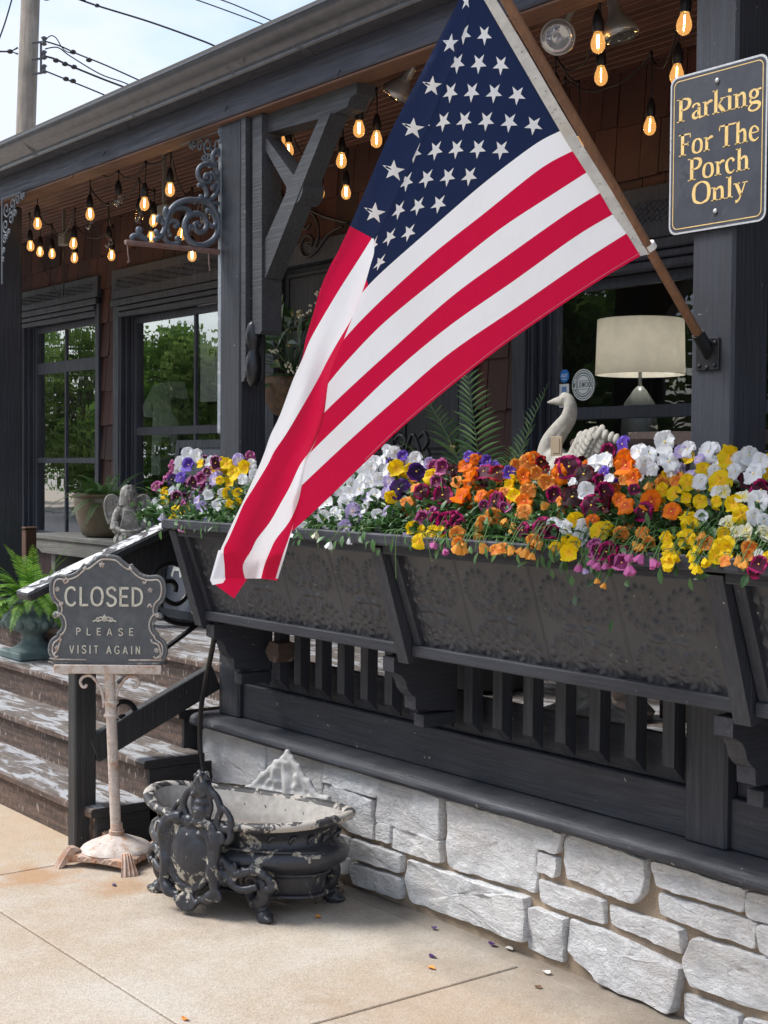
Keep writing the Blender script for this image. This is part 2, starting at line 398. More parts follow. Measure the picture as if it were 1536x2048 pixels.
concrete = m_concrete(); stone_m = m_stone(); mortar_m = m_mortar(); steps_m = m_steps(); shingle_m = m_shingle(); ceil_m = m_ceiling()
gutter_m = m_speck('gutter_paint', (.075, .075, .086), (.09, .09, .10), .6, 5, .27, .05, .35)
pane_m = m_glass('window_glass', .40, .035); pane_shop = m_glass('shop_window_glass', .10, .03, (.88, .90, .90))
iron_blk = m_speck('black_iron', (.012, .012, .015), (.03, .03, .03), .6, 20, .35, .15, .3)
iron_grey = m_speck('grey_cast_iron', (.10, .115, .14), (.23, .25, .28), .55, 26, .5, .3, .2, width=.15)
flag_red = m_cloth('flag_red', (.62, .004, .055)); flag_white = m_cloth('flag_white', (.88, .89, .93)); flag_blue = m_cloth('flag_blue', (.010, .022, .075), .18)
canvas_m = m_iron_rust('flag_canvas', (.72, .70, .66), (.60, .52, .40), .68, 9)
pole_m = wood_paint('flag_pole_wood', (.21, .095, .045), 'z', .9, .4)
bulb_glass = m_glass('bulb_glass', .04, 0, (1, .86, .62))
bulb_clear = m_glass('clear_bulb_glass', .09, 0, (.9, .88, .85))
filament_m = m_emit('lit_filament', (1, .62, .24), 34)
def glow(m, col, st):
    t = m.node_tree; e = t.nodes.new('ShaderNodeEmission'); e.inputs[0].default_value = (*col, 1); e.inputs[1].default_value = st
    ad = t.nodes.new('ShaderNodeAddShader'); o_ = t.nodes['Material Output']; src = o_.inputs['Surface'].links[0].from_socket
    t.links.new(src, ad.inputs[0]); t.links.new(e.outputs[0], ad.inputs[1]); t.links.new(ad.outputs[0], o_.inputs['Surface'])
glow(bulb_glass, (1, .50, .15), .22)      # lit amber glass
socket_m = mat('socket_rubber', (.008, .008, .01), .45)
wire_m = mat('black_cable', (.007, .007, .009), .5)
dark_m = mat('dark_interior', (.012, .012, .014), .8)
# ------------------------------------------------------------------ ground
YW = 3.22                      # face of the stone wall
WY = 4.50                      # shingle wall of the house behind the porch
FLZ = 0.70                     # porch floor
CZ = 3.30                      # porch ceiling
def ground():
    gm = MB(); gm.box(-60, 40, -60, 30, -0.30, -0.030, 0)
    tag(gm.build('ground', concrete), kind='structure', label='pale ground under the sidewalk slabs')
    s = MB()
    # slabs with real grooves between them
    ys = [YW - .10, 2.0, .25, -1.5, -3.3]
    xs = [4, .2, -1.55, -3.33, -5.28, -7.0, -8.8, -10.6, -12.4, -16]
    for i in range(len(xs) - 1):
        for j in range(len(ys) - 1):
            g = .0045
            y1 = ys[j]
            if j == 0 and xs[i] < -6.9: y1 = 2.62
            s.box(xs[i + 1] + g, xs[i] - g, ys[j + 1] + g, y1 - g, -.03, 0, .003)
    s.box(-5.28, 4, YW - .10 + .004, YW + .1, -.03, -.004, .003)
    tag(s.build('sidewalk', concrete), kind='structure', label='buff exposed aggregate sidewalk slabs with joints')
    asphalt = mat('asphalt', (.055, .055, .058), .85); k = N(asphalt); k.bump(k.noise(k.coord(), 120, 3), .5, .004)
    r = MB(); r.box(-60, 40, -12, -3.5, -.02, -.012, 0)
    tag(r.build('road', asphalt), kind='structure', label='grey asphalt road in front of the shop')
ground()

# ------------------------------------------------------------------ stone wall
def stone_wall():
    root = thing('stone_wall', 'low white limestone rubble wall with tan mortar below the black porch rail', 'stone wall', (-3.5, YW, 0))
    m = MB(); m.box(-5.40, -1.2, YW, YW + .25, -.05, .455, .006)
    m.build('mortar', mortar_m, root)
    Z8 = lambda P: [(768 + x / 2, 1300 + y / 2) for x, y in P]
    ZL = lambda P: [(380 + x / 3.84, 1380 + y / 3.84) for x, y in P]
    S = [Z8(q) for q in [
        [(-6, 518), (250, 590), (238, 752), (-14, 682)], [(45, 705), (245, 765), (240, 845), (40, 785)],
        [(-8, 692), (38, 704), (35, 765), (-12, 752)], [(270, 605), (618, 700), (612, 962), (275, 862)],
        [(626, 702), (722, 736), (708, 806), (624, 780)], [(632, 812), (705, 832), (700, 903), (632, 880)],
        [(745, 742), (1062, 838), (1052, 962), (1010, 1003), (740, 905), (728, 810)],
        [(1095, 842), (1455, 957), (1450, 1040), (1110, 935)], [(1472, 967), (1560, 992), (1560, 1092), (1470, 1055)],
        [(627, 920), (888, 1005), (888, 1090), (640, 1000)], [(912, 1025), (1205, 1117), (1208, 1204), (915, 1090)],
        [(1112, 975), (1500, 1092), (1493, 1184), (1122, 1050)],
        [(110, 842), (580, 990), (574, 1158), (120, 1002), (92, 920)],
        [(-112, 756), (82, 822), (78, 884), (-112, 822)], [(-118, 852), (82, 915), (82, 990), (-110, 925)],
        [(602, 1030), (740, 1075), (725, 1240), (584, 1190), (582, 1130)],
        [(762, 1080), (830, 1108), (880, 1118), (1200, 1270), (1170, 1440), (900, 1330), (745, 1190)],
        [(1270, 1152), (1620, 1262), (1620, 1470), (1250, 1330), (1212, 1230)],
        [(1215, 1376), (1435, 1460), (1430, 1560), (1212, 1470)], [(1460, 1472), (1700, 1540), (1700, 1620), (1465, 1560)],
        [(1520, 1100), (1700, 1150), (1700, 1260), (1530, 1200)]]]
    S += [ZL(q) for q in [
        [(130, 290), (598, 422), (604, 700), (560, 720), (170, 690), (105, 560), (108, 340)],
        [(612, 428), (1058, 560), (1045, 855), (618, 722)], [(1078, 562), (1488, 690), (1470, 812), (1068, 690)],
        [(1068, 730), (1120, 718), (1438, 850), (1438, 1132), (1240, 1070), (1062, 900)],
        [(1060, 1090), (1240, 1140), (1232, 1265), (1060, 1215)], [(1060, 1235), (1250, 1300), (1245, 1400), (1060, 1335)],
        [(110, 720), (560, 850), (560, 960), (110, 830)], [(580, 760), (1030, 900), (1030, 1040), (580, 900)],
        [(110, 850), (430, 945), (430, 1100), (110, 1010)], [(450, 960), (1030, 1130), (1030, 1260), (450, 1090)]]]
    # off frame to the right: same coursing carried on
    x = -2.33
    st = MB()
    def stone(poly):
        import random as R
        P = [aY(px, py, YW - .002) for px, py in poly]
        P = [(p.x, max(p.z, .005)) for p in P]
        cx = sum(p[0] for p in P) / len(P); cz = sum(p[1] for p in P) / len(P)
        P = [(a + (.005 if a > cx else -.005), max(.002, b + (.005 if b > cz else -.005))) for a, b in P]
        # round the outline
        res = []
        n = len(P)
        for i in range(n):
            a, b, c = P[i - 1], P[i], P[(i + 1) % n]
            la = math.dist(a, b); lc = math.dist(b, c); r_ = min(.009 + .008 * R.random(), la * .3, lc * .3)
            p1 = (b[0] + (a[0] - b[0]) / la * r_, b[1] + (a[1] - b[1]) / la * r_); p2 = (b[0] + (c[0] - b[0]) / lc * r_, b[1] + (c[1] - b[1]) / lc * r_)
            for t in (0, .5, 1):
                res.append(((1 - t) ** 2 * p1[0] + 2 * t * (1 - t) * b[0] + t * t * p2[0], (1 - t) ** 2 * p1[1] + 2 * t * (1 - t) * b[1] + t * t * p2[1]))
            seg = max(1, int(math.dist(p2, (c[0], c[1])) / .02))
            rr = min(.012, lc * .3); e = (c[0] + (b[0] - c[0]) / lc * rr, c[1] + (b[1] - c[1]) / lc * rr)
            for q in range(1, seg):
                t = q / seg; res.append((lerp(p2[0], e[0], t) , lerp(p2[1], e[1], t)))
        prot = .016 + .014 * R.random()
        rows = []
        ks = [(1.015, .03), (1.015, -.40), (1.008, -.86), (.990, -1.0), (.95, -1.02), (.80, -1), (.62, -1.0), (.42, -1), (.2, -1), (.0, -1)]
        sd = R.random() * 50
        tx = (R.random() - .5) * .12; tz = (R.random() - .5) * .16
        w_ = max(q[0] for q in res) - min(q[0] for q in res); h_ = max(q[1] for q in res) - min(q[1] for q in res)
        for (k_, dep) in ks:
            row = []
            for (a, b) in res:
                # inset by absolute distance at the rim
                dx, dz = a - cx, b - cz
                x_ = cx + dx * k_; z_ = cz + dz * k_
                nn_ = noise.fractal(Vector((x_ * 9 + sd, z_ * 9, sd)), 1, 2, 5)
                n2 = noise.noise(Vector((x_ * 22 + sd, z_ * 22, sd)))
                jag = noise.noise(Vector((a * 30 + sd, b * 30, 0))) * .0045 if dep < 0 else 0
                yy = (YW + .02) if dep > 0 else YW + dep * prot + (-.013 * nn_ - .005 * n2 - .006 * abs(noise.noise(Vector((x_ * 14 + sd, z_ * 5 + x_ * 6, sd)))) + (x_ - cx) * tx + (z_ - cz) * tz) * (1 if dep < -.5 else .35)
                yy = min(yy, YW + .02)
                L_ = max(1e-4, math.hypot(dx, dz))
                row.append((x_ + dx / L_ * jag, yy, z_ + dz / L_ * jag))
            rows.append(row + [row[0]])
        st.grid(rows)
    for q in S: stone(q)
    while x < -1.25:
        for z0, z1 in ((.02, .19), (.21, .31), (.33, .445)):
            pass
        x += .3
    st.build('stones', stone_m, root, True, 30)
stone_wall()

# ------------------------------------------------------------------ house with porch
house = thing('porch_house', 'dark timber porch house front with cedar shingles and gutter', 'house', (-5, WY, 0))
def P(name, mb, m, par=house, smooth=False, angle=None): return mb.build(name, m, par, smooth, angle)
# openings on the wall plane: x0,x1,z0,z1
W1 = (aY(52, 840, WY).x, aY(200, 840, WY).x, aY(130, 1075, WY).z, aY(120, 618, WY).z)
W2 = (aY(246, 840, WY).x, aY(470, 840, WY).x, FLZ + .3, aY(330, 590, WY).z)
W3 = (aY(1068, 700, WY).x, -1.7, FLZ + .35, aY(1384, 480, WY).z)
DR = (aY(560, 700, WY).x, aY(930, 700, WY).x, FLZ, 2.72)
for o_ in (W1, W2, W3, DR): print('opening', [round(v, 3) for v in o_])

def shingles():
    m = MB()
    row = .235; z = FLZ; k = 0
    while z < CZ + .05:
        x = -12.5 - random.random() * .1
        while x < 0:
            w_ = .085 + .11 * random.random()
            xa, xb = x, x + w_ - .005
            x += w_
            zc = z + row / 2
            xm = (xa + xb) / 2
            skip = False
            for o in (W1, W2, W3, DR):
                if o[2] - .05 < zc < o[3] + .02 and xb > o[0] - .02 and xa < o[1] + .02:
                    if xa < o[0] - .05: xb = o[0] - .02
                    elif xb > o[1] + .05: xa = o[1] + .02
                    else: skip = True
            if skip: continue
            if FLZ + .1 > z and random.random() < 0: continue
            dz = (random.random() - .5) * .014; t = .012 + .008 * random.random()
            # a tapered board, thick at its butt end
            y0 = WY - .004
            vs = [(xa, y0 - t, z + dz), (xb, y0 - t, z + dz), (xb, y0 + .02, z + dz), (xa, y0 + .02, z + dz),
                  (xa, y0 + .004, z + row + .03), (xb, y0 + .004, z + row + .03), (xb, y0 + .02, z + row + .03), (xa, y0 + .02, z + row + .03)]
            m.add(vs, [(0, 1, 5, 4), (1, 2, 6, 5), (3, 0, 4, 7), (0, 3, 2, 1), (4, 5, 6, 7), (2, 3, 7, 6)])
        z += row
    P('shingle_wall', m, shingle_m)
shingles()
# wall core behind the shingles, built round the openings
def core():
    m = MB(); xs = [-12.6, W1[0], W1[1], W2[0], W2[1], DR[0], DR[1], W3[0], W3[1], 0.2]
    op = [None, W1, None, W2, None, DR, None, W3, None]
    for i, o in enumerate(op):
        a, b = xs[i], xs[i + 1]
        if o is None: m.box(a, b, WY + .012, WY + .14, FLZ - .4, CZ + .2, 0)
        else:
            m.box(a, b, WY + .012, WY + .14, o[3], CZ + .2, 0)
            if o[2] > FLZ: m.box(a, b, WY + .012, WY + .14, FLZ - .4, o[2], 0)
    P('wall_core', m, dark_m)
    r = MB(); r.box(-13, .2, WY + 3.0, WY + 3.1, FLZ - .1, CZ, 0); r.box(-13, .2, WY + .14, WY + 3.1, FLZ - .12, FLZ - .02, 0)
    r.box(-13.1, -13, WY + .1, WY + 3.1, FLZ, CZ, 0); r.box(.2, .3, WY + .1, WY + 3.1, FLZ, CZ, 0)
    P('room', r, mat('room_walls', (.05, .04, .035), .8))
core()
# ceiling boards
m = MB(); y = 3.30
while y < WY + .02:
    m.box(-13, .3, y, y + .052, CZ, CZ + .02, .004); y += .056
P('porch_ceiling', m, ceil_m)
m = MB(); m.box(-13, .3, 3.10, 9, 0, .04, .0)
for i, v in enumerate(m.v): m.v[i] = (v[0], v[1], v[2] + 3.322 + (v[1] - 3.1) * .22)
P('roof', m, mat('roof_shingles', (.10, .09, .08), .9))
# beam: front board, underside board with warmer bare wood, ceiling edge
m = MB(); m.box(-13, .3, 3.215, 3.30, 3.10, 3.34, .006); P('porch_beam', m, beam_m)
bare = wood_paint('bare_beam_wood', (.16, .075, .045), 'x', .9, .6)
m = MB(); m.box(-13, .3, 3.225, 3.335, 3.088, 3.0985, .002); m.box(-13, .3, 3.303, 3.34, 3.102, CZ, .002); P('beam_soffit', m, bare)
# gutter: real ogee profile swept along the eave
def gutter():
    pr = [(3.215, 3.175), (3.135, 3.175), (3.128, 3.185), (3.128, 3.205), (3.118, 3.23), (3.095, 3.255), (3.068, 3.275), (3.055, 3.30), (3.052, 3.325), (3.046, 3.330), (3.046, 3.342), (3.062, 3.344), (3.062, 3.338),
          (3.060, 3.30), (3.09, 3.265), (3.125, 3.24), (3.135, 3.20), (3.14, 3.182), (3.205, 3.182), (3.215, 3.34), (3.222, 3.34)]
    pr = [(y - .01, 3.212 + (z - 3.175) * .62) for y, z in pr]
    m = MB(); X = [-13 + i * .4 for i in range(34)]
    rows = [[(x, y + .0015 * sin(x * 2.1), z + .002 * sin(x * 1.3)) for (y, z) in pr] for x in X]
    m.grid(rows); P('gutter', m, gutter_m, smooth=True, angle=35)
    for i in range(9):
        m = MB(); m.box(-12 + i * 1.2, -11.97 + i * 1.2, 3.05, 3.21, 3.309, 3.313, .001)
        P('gutter_hanger', m, gutter_m)
gutter()
# nails sticking out of the beam
for (x, y) in [(262, 252), (455, 213), (211, 303), (148, 348), (680, 140)]:
    p = aY(x, y, 3.215); m = MB(); m.tube([p, p + Vector((.012, -.02, -.028))], .0022, 5); P('nail', m, gutter_m)

# porch floor
m = MB(); y = 3.36
while y < WY:
    m.box(-13, .2, y, min(y + .115, WY + .0), FLZ - .035, FLZ, .003); y += .118
P('porch_floor', m, steps_m)
m = MB(); m.box(-5.42, .2, 3.37, 3.40, .0, FLZ - .04, 0); P('porch_skirt', m, dark_m)
# posts
PX = [(-8.10, -7.935), (-5.43, -5.262), (-2.773, -2.618), (-.2, -.05)]
for i, (a, b) in enumerate(PX):
    m = MB(); z0 = .505 if i else .69
    m.box(a, b, 3.25, 3.412 if i != 1 else 3.385, z0, 3.10, .009); P('post', m, wood_z, smooth=False)

# window builder
def window(name, o, mull, bars, hb, label, head=True, rail_h=.03, cas=.085, recess=.06, cas_l=True):
    x0, x1, z0, z1 = o
    fr = MB(); y = WY
    # casing
    if cas_l: fr.box(x0 - cas, x0, y - .035, y - .006, z0 - .05, z1 + .02, .004)
    fr.box(x1, x1 + cas * .55, y - .035, y - .006, z0 - .05, z1 + .02, .004)
    fr.box(x0 - cas, x1 + cas * .55, y - .045, y - .008, z1 + .022, z1 + .022 + hb, .004)   # carved head board
    fr.box(x0 - cas, x1 + cas * .55, y - .060, y - .010, z1 - .025, z1 + .018, .006)
    fr.box(x0, x1, y - .050, y - .004, z1 - .06, z1 - .03, .006)
    fr.box(x0, x1, y - .040, y + .02, z1 - .10, z1 - .065, .006)
    fr.box(x0 - .06, x1 + .03, y - .09, y + .02, z0 - .06, z0 - .02, .006)                     # sill
    # stepped jambs
    for k_ in range(3):
        fr.box(x0 + .026 * k_, x0 + .022 + .026 * k_, y - .03 + .03 * k_, y + .07, z0 - .02, z1 - .065, .003)
        fr.box(x1 - .022 - .026 * k_, x1 - .026 * k_, y - .03 + .03 * k_, y + .07, z0 - .02, z1 - .065, .003)
    f = P(name, fr, trim_m); f['label'] = label
    sx0, sx1, sz0, sz1 = x0 + .080, x1 - .080, z0 - .02, z1 - .10
    s = MB(); ys = y + recess
    s.box(sx0 - .02, sx0 + .03, ys - .02, ys + .015, sz0, sz1, .003); s.box(sx1 - .03, sx1 + .02, ys - .02, ys + .015, sz0, sz1, .003)
    s.box(sx0 + .031, sx1 - .031, ys - .02, ys + .015, sz1 - .045, sz1, .003); s.box(sx0 + .031, sx1 - .031, ys - .02, ys + .015, sz0, sz0 + .05, .003)
    for (bz, bh) in bars: s.box(sx0 + .031, sx1 - .031, ys - .018, ys + .013, bz - bh / 2, bz + bh / 2, .003)
    for mxx in mull:
        s.box(mxx - .013, mxx + .013, ys - .014, ys + .010, sz0 + .051, sz1 - .046, .003)
    s.build('sash', trim_m, f)
    g = MB(); g.add([(sx0 + .02, ys - .002, sz0 + .02), (sx1 - .02, ys - .002, sz0 + .02), (sx1 - .02, ys - .002, sz1 - .02), (sx0 + .02, ys - .002, sz1 - .02)], [(0, 1, 2, 3)])
    g.build('glass_pane', pane_shop if x0 > -6 else pane_m, f)
    # carved ornament along the head board
    if head:
        c = MB(); xx = x0 - cas + .05
        while xx < x1 - .03:
            zc = z1 + .022 + hb / 2
            pts = [(xx + .016 * sin(t * 5.2 + xx * 31) + t * .013, y - .047, zc - hb * .20 + hb * .40 * (t / 3)) for t in [i * .25 for i in range(13)]]
            c.tube(pts, .0022, 4); xx += .028 + .016 * random.random()
        c.build('carving', trim_m, f)
    return f
WZ = WY + .06
zb = lambda x, y: aY(x, y, WZ).z
window('window', W1, [aY(134, 840, WZ).x], [(zb(130, 733), .085), (zb(130, 921), .04)], .15, 'small paned window behind the clay pot')
window('window', W2, [aY(393, 720, WZ).x], [(zb(340, 861), .055)], .20, 'wide paned window beside the iron sign bracket')
window('window', W3, [], [(zb(1230, 825), .055)], .22, 'shop window with the drum lampshade inside', head=True)
# dark paneled door behind the flag
def door():
    x0, x1, z0, z1 = DR
    fr = MB(); fr.box(x0 - .11, x0 - .005, WY - .04, WY - .005, z0, z1 + .10, .004); fr.box(x1 + .005, x1 + .10, WY - .04, WY - .005, z0, z1 + .10, .004); fr.box(x0 - .004, x1 + .004, WY - .045, WY - .004, z1, z1 + .12, .004)
    dr = MB(); dr.box(x0, x1, WY + .03, WY + .08, z0, z1, .004)
    pan = []
    n = 3; wd = (x1 - x0) / n
    for i in range(n):
        for (a, b) in ((z0 + .15, z0 + .85), (z0 + 1.0, z1 - .35), (z1 - .28, z1 - .06)):
            xa, xb = x0 + i * wd + .07, x0 + (i + 1) * wd - .07
            dr.box(xa, xb, WY + .018, WY + .029, a, b, .008); 
            for (p, q) in (((xa - .02, a - .02), (xb + .02, a - .02)), ((xb + .02, a - .02), (xb + .02, b + .02)), ((xb + .02, b + .02), (xa - .02, b + .02)), ((xa - .02, b + .02), (xa - .02, a - .02))):
                dr.bar((p[0], WY + .022, p[1]), (q[0], WY + .022, q[1]), .02, .02, (0, 1, 0), .004)
    d = P('door', dr, wood_paint('door_paint', (.016, .02, .028), 'z', .9)); fr.build('door_frame', trim_m, d)
    h = MB(); h.ball((x1 - .06, WY - .01, z0 + 1.0), .028); h.tube([(x1 - .06, WY + .03, z0 + 1.0), (x1 - .06, WY - .01, z0 + 1.0)], .012); h.build('door_knob', mat('brass', (.35, .25, .1), .3, 1), d, True)
door()
# corner casing near the shop window, house trim boards
m = MB()
xa, xb = aY(1040, 800, WY).x, aY(1066, 800, WY).x
m.box(xa, xb, WY - .055, WY - .037, FLZ, 2.9, .004); P('casing', m, trim_m)

# wooden brace beside the left post ------------------------------------------------
def brace():
    m = MB(); Y0 = 3.262
    fn = lambda y: (lambda a, b, d: (aY(a, b, y).x, y + d, aY(a, b, y).z))
    def pr(poly, y, dep): m.prism(poly, fn(y), 0, dep)
    BP = wood_paint('brace_paint', (.055, .058, .066), 'x', .72)
    pr([(505, 228), (700, 166), (714, 163), (713, 186), (700, 196), (694, 214), (655, 233), (505, 273)], Y0 + .03, .09)
    P('brace_head', m, BP); 
    m = MB(); pr([(505, 232), (523.5, 226), (523.5, 660), (520, 668), (505, 668)], Y0, .10); P('brace_board', m, BP)
    m = MB(); pr([(640, 232), (661, 226), (531, 556), (522, 560), (522, 498)], Y0 + .012, .085); P('brace_strut', m, BP)
    m = MB(); pr([(523, 286), (530, 272), (601, 370), (596, 395), (583, 392)], Y0 + .016, .075)
    P('brace_strut', m, BP)
    m = MB(); c = aY(603, 380, Y0 + .05)
    m.tube([c + Vector((.0, -.035, 0)), c + Vector((0, .07, 0))], .062, 20); P('brace_boss', m, BP)
    # trim board on the post side with bevelled foot
    m = MB(); pr([(482.5, 232), (491, 230), (491, 752), (487, 762), (482.5, 764)], 3.244, .09); P('trim_board', m, BP)
    # turned half column under the brace
    m = MB(); c = aY(514, 706, 3.30)
    prof = [(.012, -.22), (.024, -.205), (.036, -.17), (.043, -.10), (.040, -.03), (.030, .0), (.029, .02), (.040, .06), (.044, .11), (.036, .17), (.02, .20)]
    m.lathe([(r_ * .8, z * .68) for r_, z in prof], (c.x + .012, 3.275, c.z), 20); P('turned_drop', m, mat('gloss_black', (.008, .008, .011), .32), smooth=True)
brace()
# round wood knot / light on the post
m = MB(); c = aY(545, 565, 3.40); m.lathe([(.001, 0), (.016, .002), (.02, .006), (.02, .014)], (0, 0, 0), 14)
m.v = [(c.x + v[0] * .8, c.y - v[2], c.z + v[1] * 1.5) for v in m.v]; P('bare_knot', m, mat('bare_wood', (.45, .33, .2), .6), smooth=True)

# ------------------------------------------------------------------ porch railing (timber sill, boards, balusters, corbels)
rail = thing('porch_railing', 'black timber railing with square balusters and corbels on the stone wall', 'railing', (-3.6, 3.25, .455))
def railing():
    m = MB(); X = [-5.50 + i * .1 for i in range(44)]
    rows = []
    for x in X:
        j = lambda s_: .0035 * noise.noise(Vector((x * 5, s_, 0)))
        prf = [(3.42, .456), (3.165, .456), (3.148, .460), (3.140, .472), (3.143, .487), (3.158, .501), (3.18, .507), (3.42, .509)]
        rows.append([(x, y + j(i), z + j(i + 9)) for i, (y, z) in enumerate(prf)])
    m.grid(rows); m.build('sill', wood_x, rail, True, 40)
    for a, b in ((-5.262, -2.773), (-2.618, -.3)):
        m = MB(); m.box(a, b, 3.272, 3.305, .510, .658, .004); m.build('base_board', wood_x, rail)
        m = MB(); m.box(a, b, 3.300, 3.325, .6585, .80, .004); m.build('inner_board', wood_x, rail)
        m = MB(); m.box(a, b, 3.25, 3.35, 1.30, 1.345, .004); m.build('top_rail', wood_x, rail)
    x = -2.773 - .015 - .045
    xs = []
    k = 0
    while x > -5.2:
        xs.append(x); x -= .1505
    x = -2.50
    while x < -.4: xs.append(x); x += .1505
    for x in xs:
        m = MB()
        # baluster with its foot cut on the slant, both ways
        pts = []
        y0, y1 = 3.222, 3.270
        fo = [(y0, 1.30), (y0, .722), (y1, .676), (y1, 1.30)]
        m.prism([(a, b) for a, b in fo], lambda a, b, d: (x + d, a, b), 0, .046)
        m.build('baluster', wood_z, rail)
    # corbels
    def corbel(x0):
        x1 = x0 + .062
        pr = [(2.967, .955), (2.967, .905), (2.985, .898), (3.004, .888), (3.018, .868), (3.028, .840), (3.045, .822), (3.062, .812), (3.064, .768), (3.25, .748), (3.25, .962)]
        m = MB(); m.prism(pr, lambda a, b, d: (x0 + d, a, b), 0, .062)
        m.build('corbel', wood_y, rail)
        m = MB(); m.box(x0 + .004, x1 - .004, 3.10, 3.25, .70, .746, .003); m.build('corbel_block', wood_y, rail)
    for x0 in (-5.055, -3.866, -2.432): corbel(x0)
    # broken corbel stub
    m = MB(); c = aY(548, 1300, 3.18)
    pr = [(-.05, -.01), (-.02, -.045), (.03, -.05), (.05, -.02), (.045, .03), (-.02, .035)]
    m.prism(pr, lambda a, b, d: (c.x + a, 3.17 + d, c.z + b), 0, .08); m.build('worn_block', wood_paint('worn_wood', (.09, .06, .05), 'y', .6), rail)
railing()

# ------------------------------------------------------------------ flower boxes
tin_m = mat('embossed_tin', (.033, .033, .035), .40); k = N(tin_m)
v = k.coord(); k.base(k.mix(k.ramp(k.noise(v, 6, 4), [(.3, 0), (.7, 1)]), (.026, .026, .029), (.045, .044, .044)))
c_ = k.mix(k.ramp(k.noise(v, 60, 3), [(.70, 0), (.73, .8)]), k.mix(k.ramp(k.noise(v, 6, 4), [(.3, 0), (.7, 1)]), (.028, .030, .037), (.046, .048, .055)), (.35, .33, .30)); k.base(c_)
k.bump(k.noise(v, 300, 2), .15, .001)
soil_m = m_speck('potting_soil', (.03, .02, .014), (.08, .055, .04), .6, 40, .9)
YB0, ZB0, YB1, ZB1 = 2.968, .985, 2.845, 1.347     # bottom and top of the sloping front
def relief(x, z):
    """pressed tin: rosettes with four wreaths per tile"""
    w_ = .335; h_ = .20; u = (x / w_) % 1.0 - .5; u *= w_; zz = z
    r_ = math.hypot(u, zz * 1.0); a = atan2(zz, u); hgt = 0
    # burst
    hgt += .0075 * max(0, cos(a * 4)) ** 2 * exp(-((r_ - .045) / .03) ** 2) + .005 * exp(-(r_ / .012) ** 2)
    hgt += .004 * max(0, cos(a * 4 + pi)) ** 4 * exp(-((r_ - .065) / .02) ** 2)
    for sx_ in (-1, 1):
        for sz_ in (-1, 1):
            du = u - sx_ * .078; dz = zz - sz_ * .088; rr = math.hypot(du, dz); aa = atan2(dz, du)
            leaf = .5 + .5 * cos(aa * 13 + sx_ * rr * 60)
            hgt += (.0055 * leaf + .001) * exp(-((rr - .058) / .011) ** 2)
            hgt += .0009 * (sin(du * 900) * sin(dz * 900)) * (1 if rr < .045 else 0)
            hgt += .003 * max(0, cos(aa * 6)) * exp(-((rr - .02) / .012) ** 2)
    hgt -= .004 * exp(-((abs(u) - w_ / 2) / .0025) ** 2)
    return hgt * 1.3 + .0015 * noise.noise(Vector((x * 18, zz * 18, 3)))
def flower_box(x0, x1, label):
    root = thing('flower_box', label, 'flower box', ((x0 + x1) / 2, 3.0, .965), 'black flower boxes along the railing')
    dv = Vector((0, YB1 - YB0, ZB1 - ZB0)); L_ = dv.length; dn = dv.normalized(); nrm = Vector((0, -dn.z, dn.y)).normalized()
    if nrm.y > 0: nrm = -nrm
    base = Vector((0, YB0 + .02, ZB0))
    rows = []; ny = 84; dx = .0042; nx = int((x1 - x0) / dx)
    for j in range(ny + 1):
        t = j / ny; row = []
        for i in range(nx + 1):
            x = x0 + (x1 - x0) * i / nx
            hh = relief(x - x0 - .02, (t - .43) * L_ )
            p = base + dn * (t * L_) + nrm * hh; row.append((x, p.y, p.z))
        rows.append(row)
    m = MB(); m.grid(rows); m.build('tin_panel', tin_m, root, True)
    # carcass behind
    m = MB(); m.add([(x0, YB0 + .03, ZB0 - .01), (x1, YB0 + .03, ZB0 - .01), (x1, 3.21, ZB0 - .01), (x0, 3.21, ZB0 - .01),
                     (x0, YB1 + .03, 1.34), (x1, YB1 + .03, 1.34), (x1, 3.21, 1.34), (x0, 3.21, 1.34)],
                    [(0, 1, 2, 3), (4, 7, 6, 5), (0, 4, 5, 1), (1, 5, 6, 2), (2, 6, 7, 3), (3, 7, 4, 0)]); m.build('box_body', wood_x, root)
    def slat(xa, xb, out_, name='batten', za=.0, zb_=0.0):
        m = MB(); p = Vector((0, YB0, ZB0 - .028 + za)); q = Vector((0, YB1, ZB1 + zb_)); 
        n_ = nrm * out_
        A = [(xa, p.y, p.z), (xb, p.y, p.z), (xb, q.y, q.z), (xa, q.y, q.z)]
        m.add([(a, b + .03, c) for a, b, c in A] + [(a, b + n_.y, c + n_.z) for a, b, c in A], [(0, 1, 2, 3), (4, 7, 6, 5), (0, 4, 5, 1), (1, 5, 6, 2), (2, 6, 7, 3), (3, 7, 4, 0)])
        m.build(name, wood_z, root)
    slat(x0 - .001, x0 + .054, .028); slat(x0 + .062, x0 + .098, .006, za=.05)
    m = MB(); m.box(x0 + .056, x1 - .004, YB0 - .018, YB0 + .03, ZB0 - .012, ZB0 + .026, .004); m.build('bottom_rail', wood_x, root)
    m = MB(); m.box(x0 - .004, x1 - .004, YB1 - .062, YB1 + .04, 1.3475, 1.387, .005); m.build('rim_board', wood_x, root)
    m = MB(); m.box(x0 + .056, x1 - .004, YB1 - .020, YB1 + .02, 1.318, 1.3465, .003); m.build('rim_batten', wood_x, root)
    m = MB(); m.box(x0, x1 - .02, 3.14, 3.20, 1.3475, 1.385, .005); m.build('rim_board', wood_x, root)
    m = MB(); rows = [[(lerp(x0, x1, i / 40), lerp(YB1 + .035, 3.145, j / 6), 1.362 + .02 * noise.noise(Vector((i * .9, j * 1.3, x0)))) for i in range(41)] for j in range(7)]
    m.grid(rows); m.build('soil', soil_m, root, True)
    return root
flower_box(-5.10, -3.748, 'left flower box with lilac and yellow pansies beside the stair rail')
flower_box(-3.746, -2.348, 'middle flower box with orange and magenta pansies in front of the shop window')
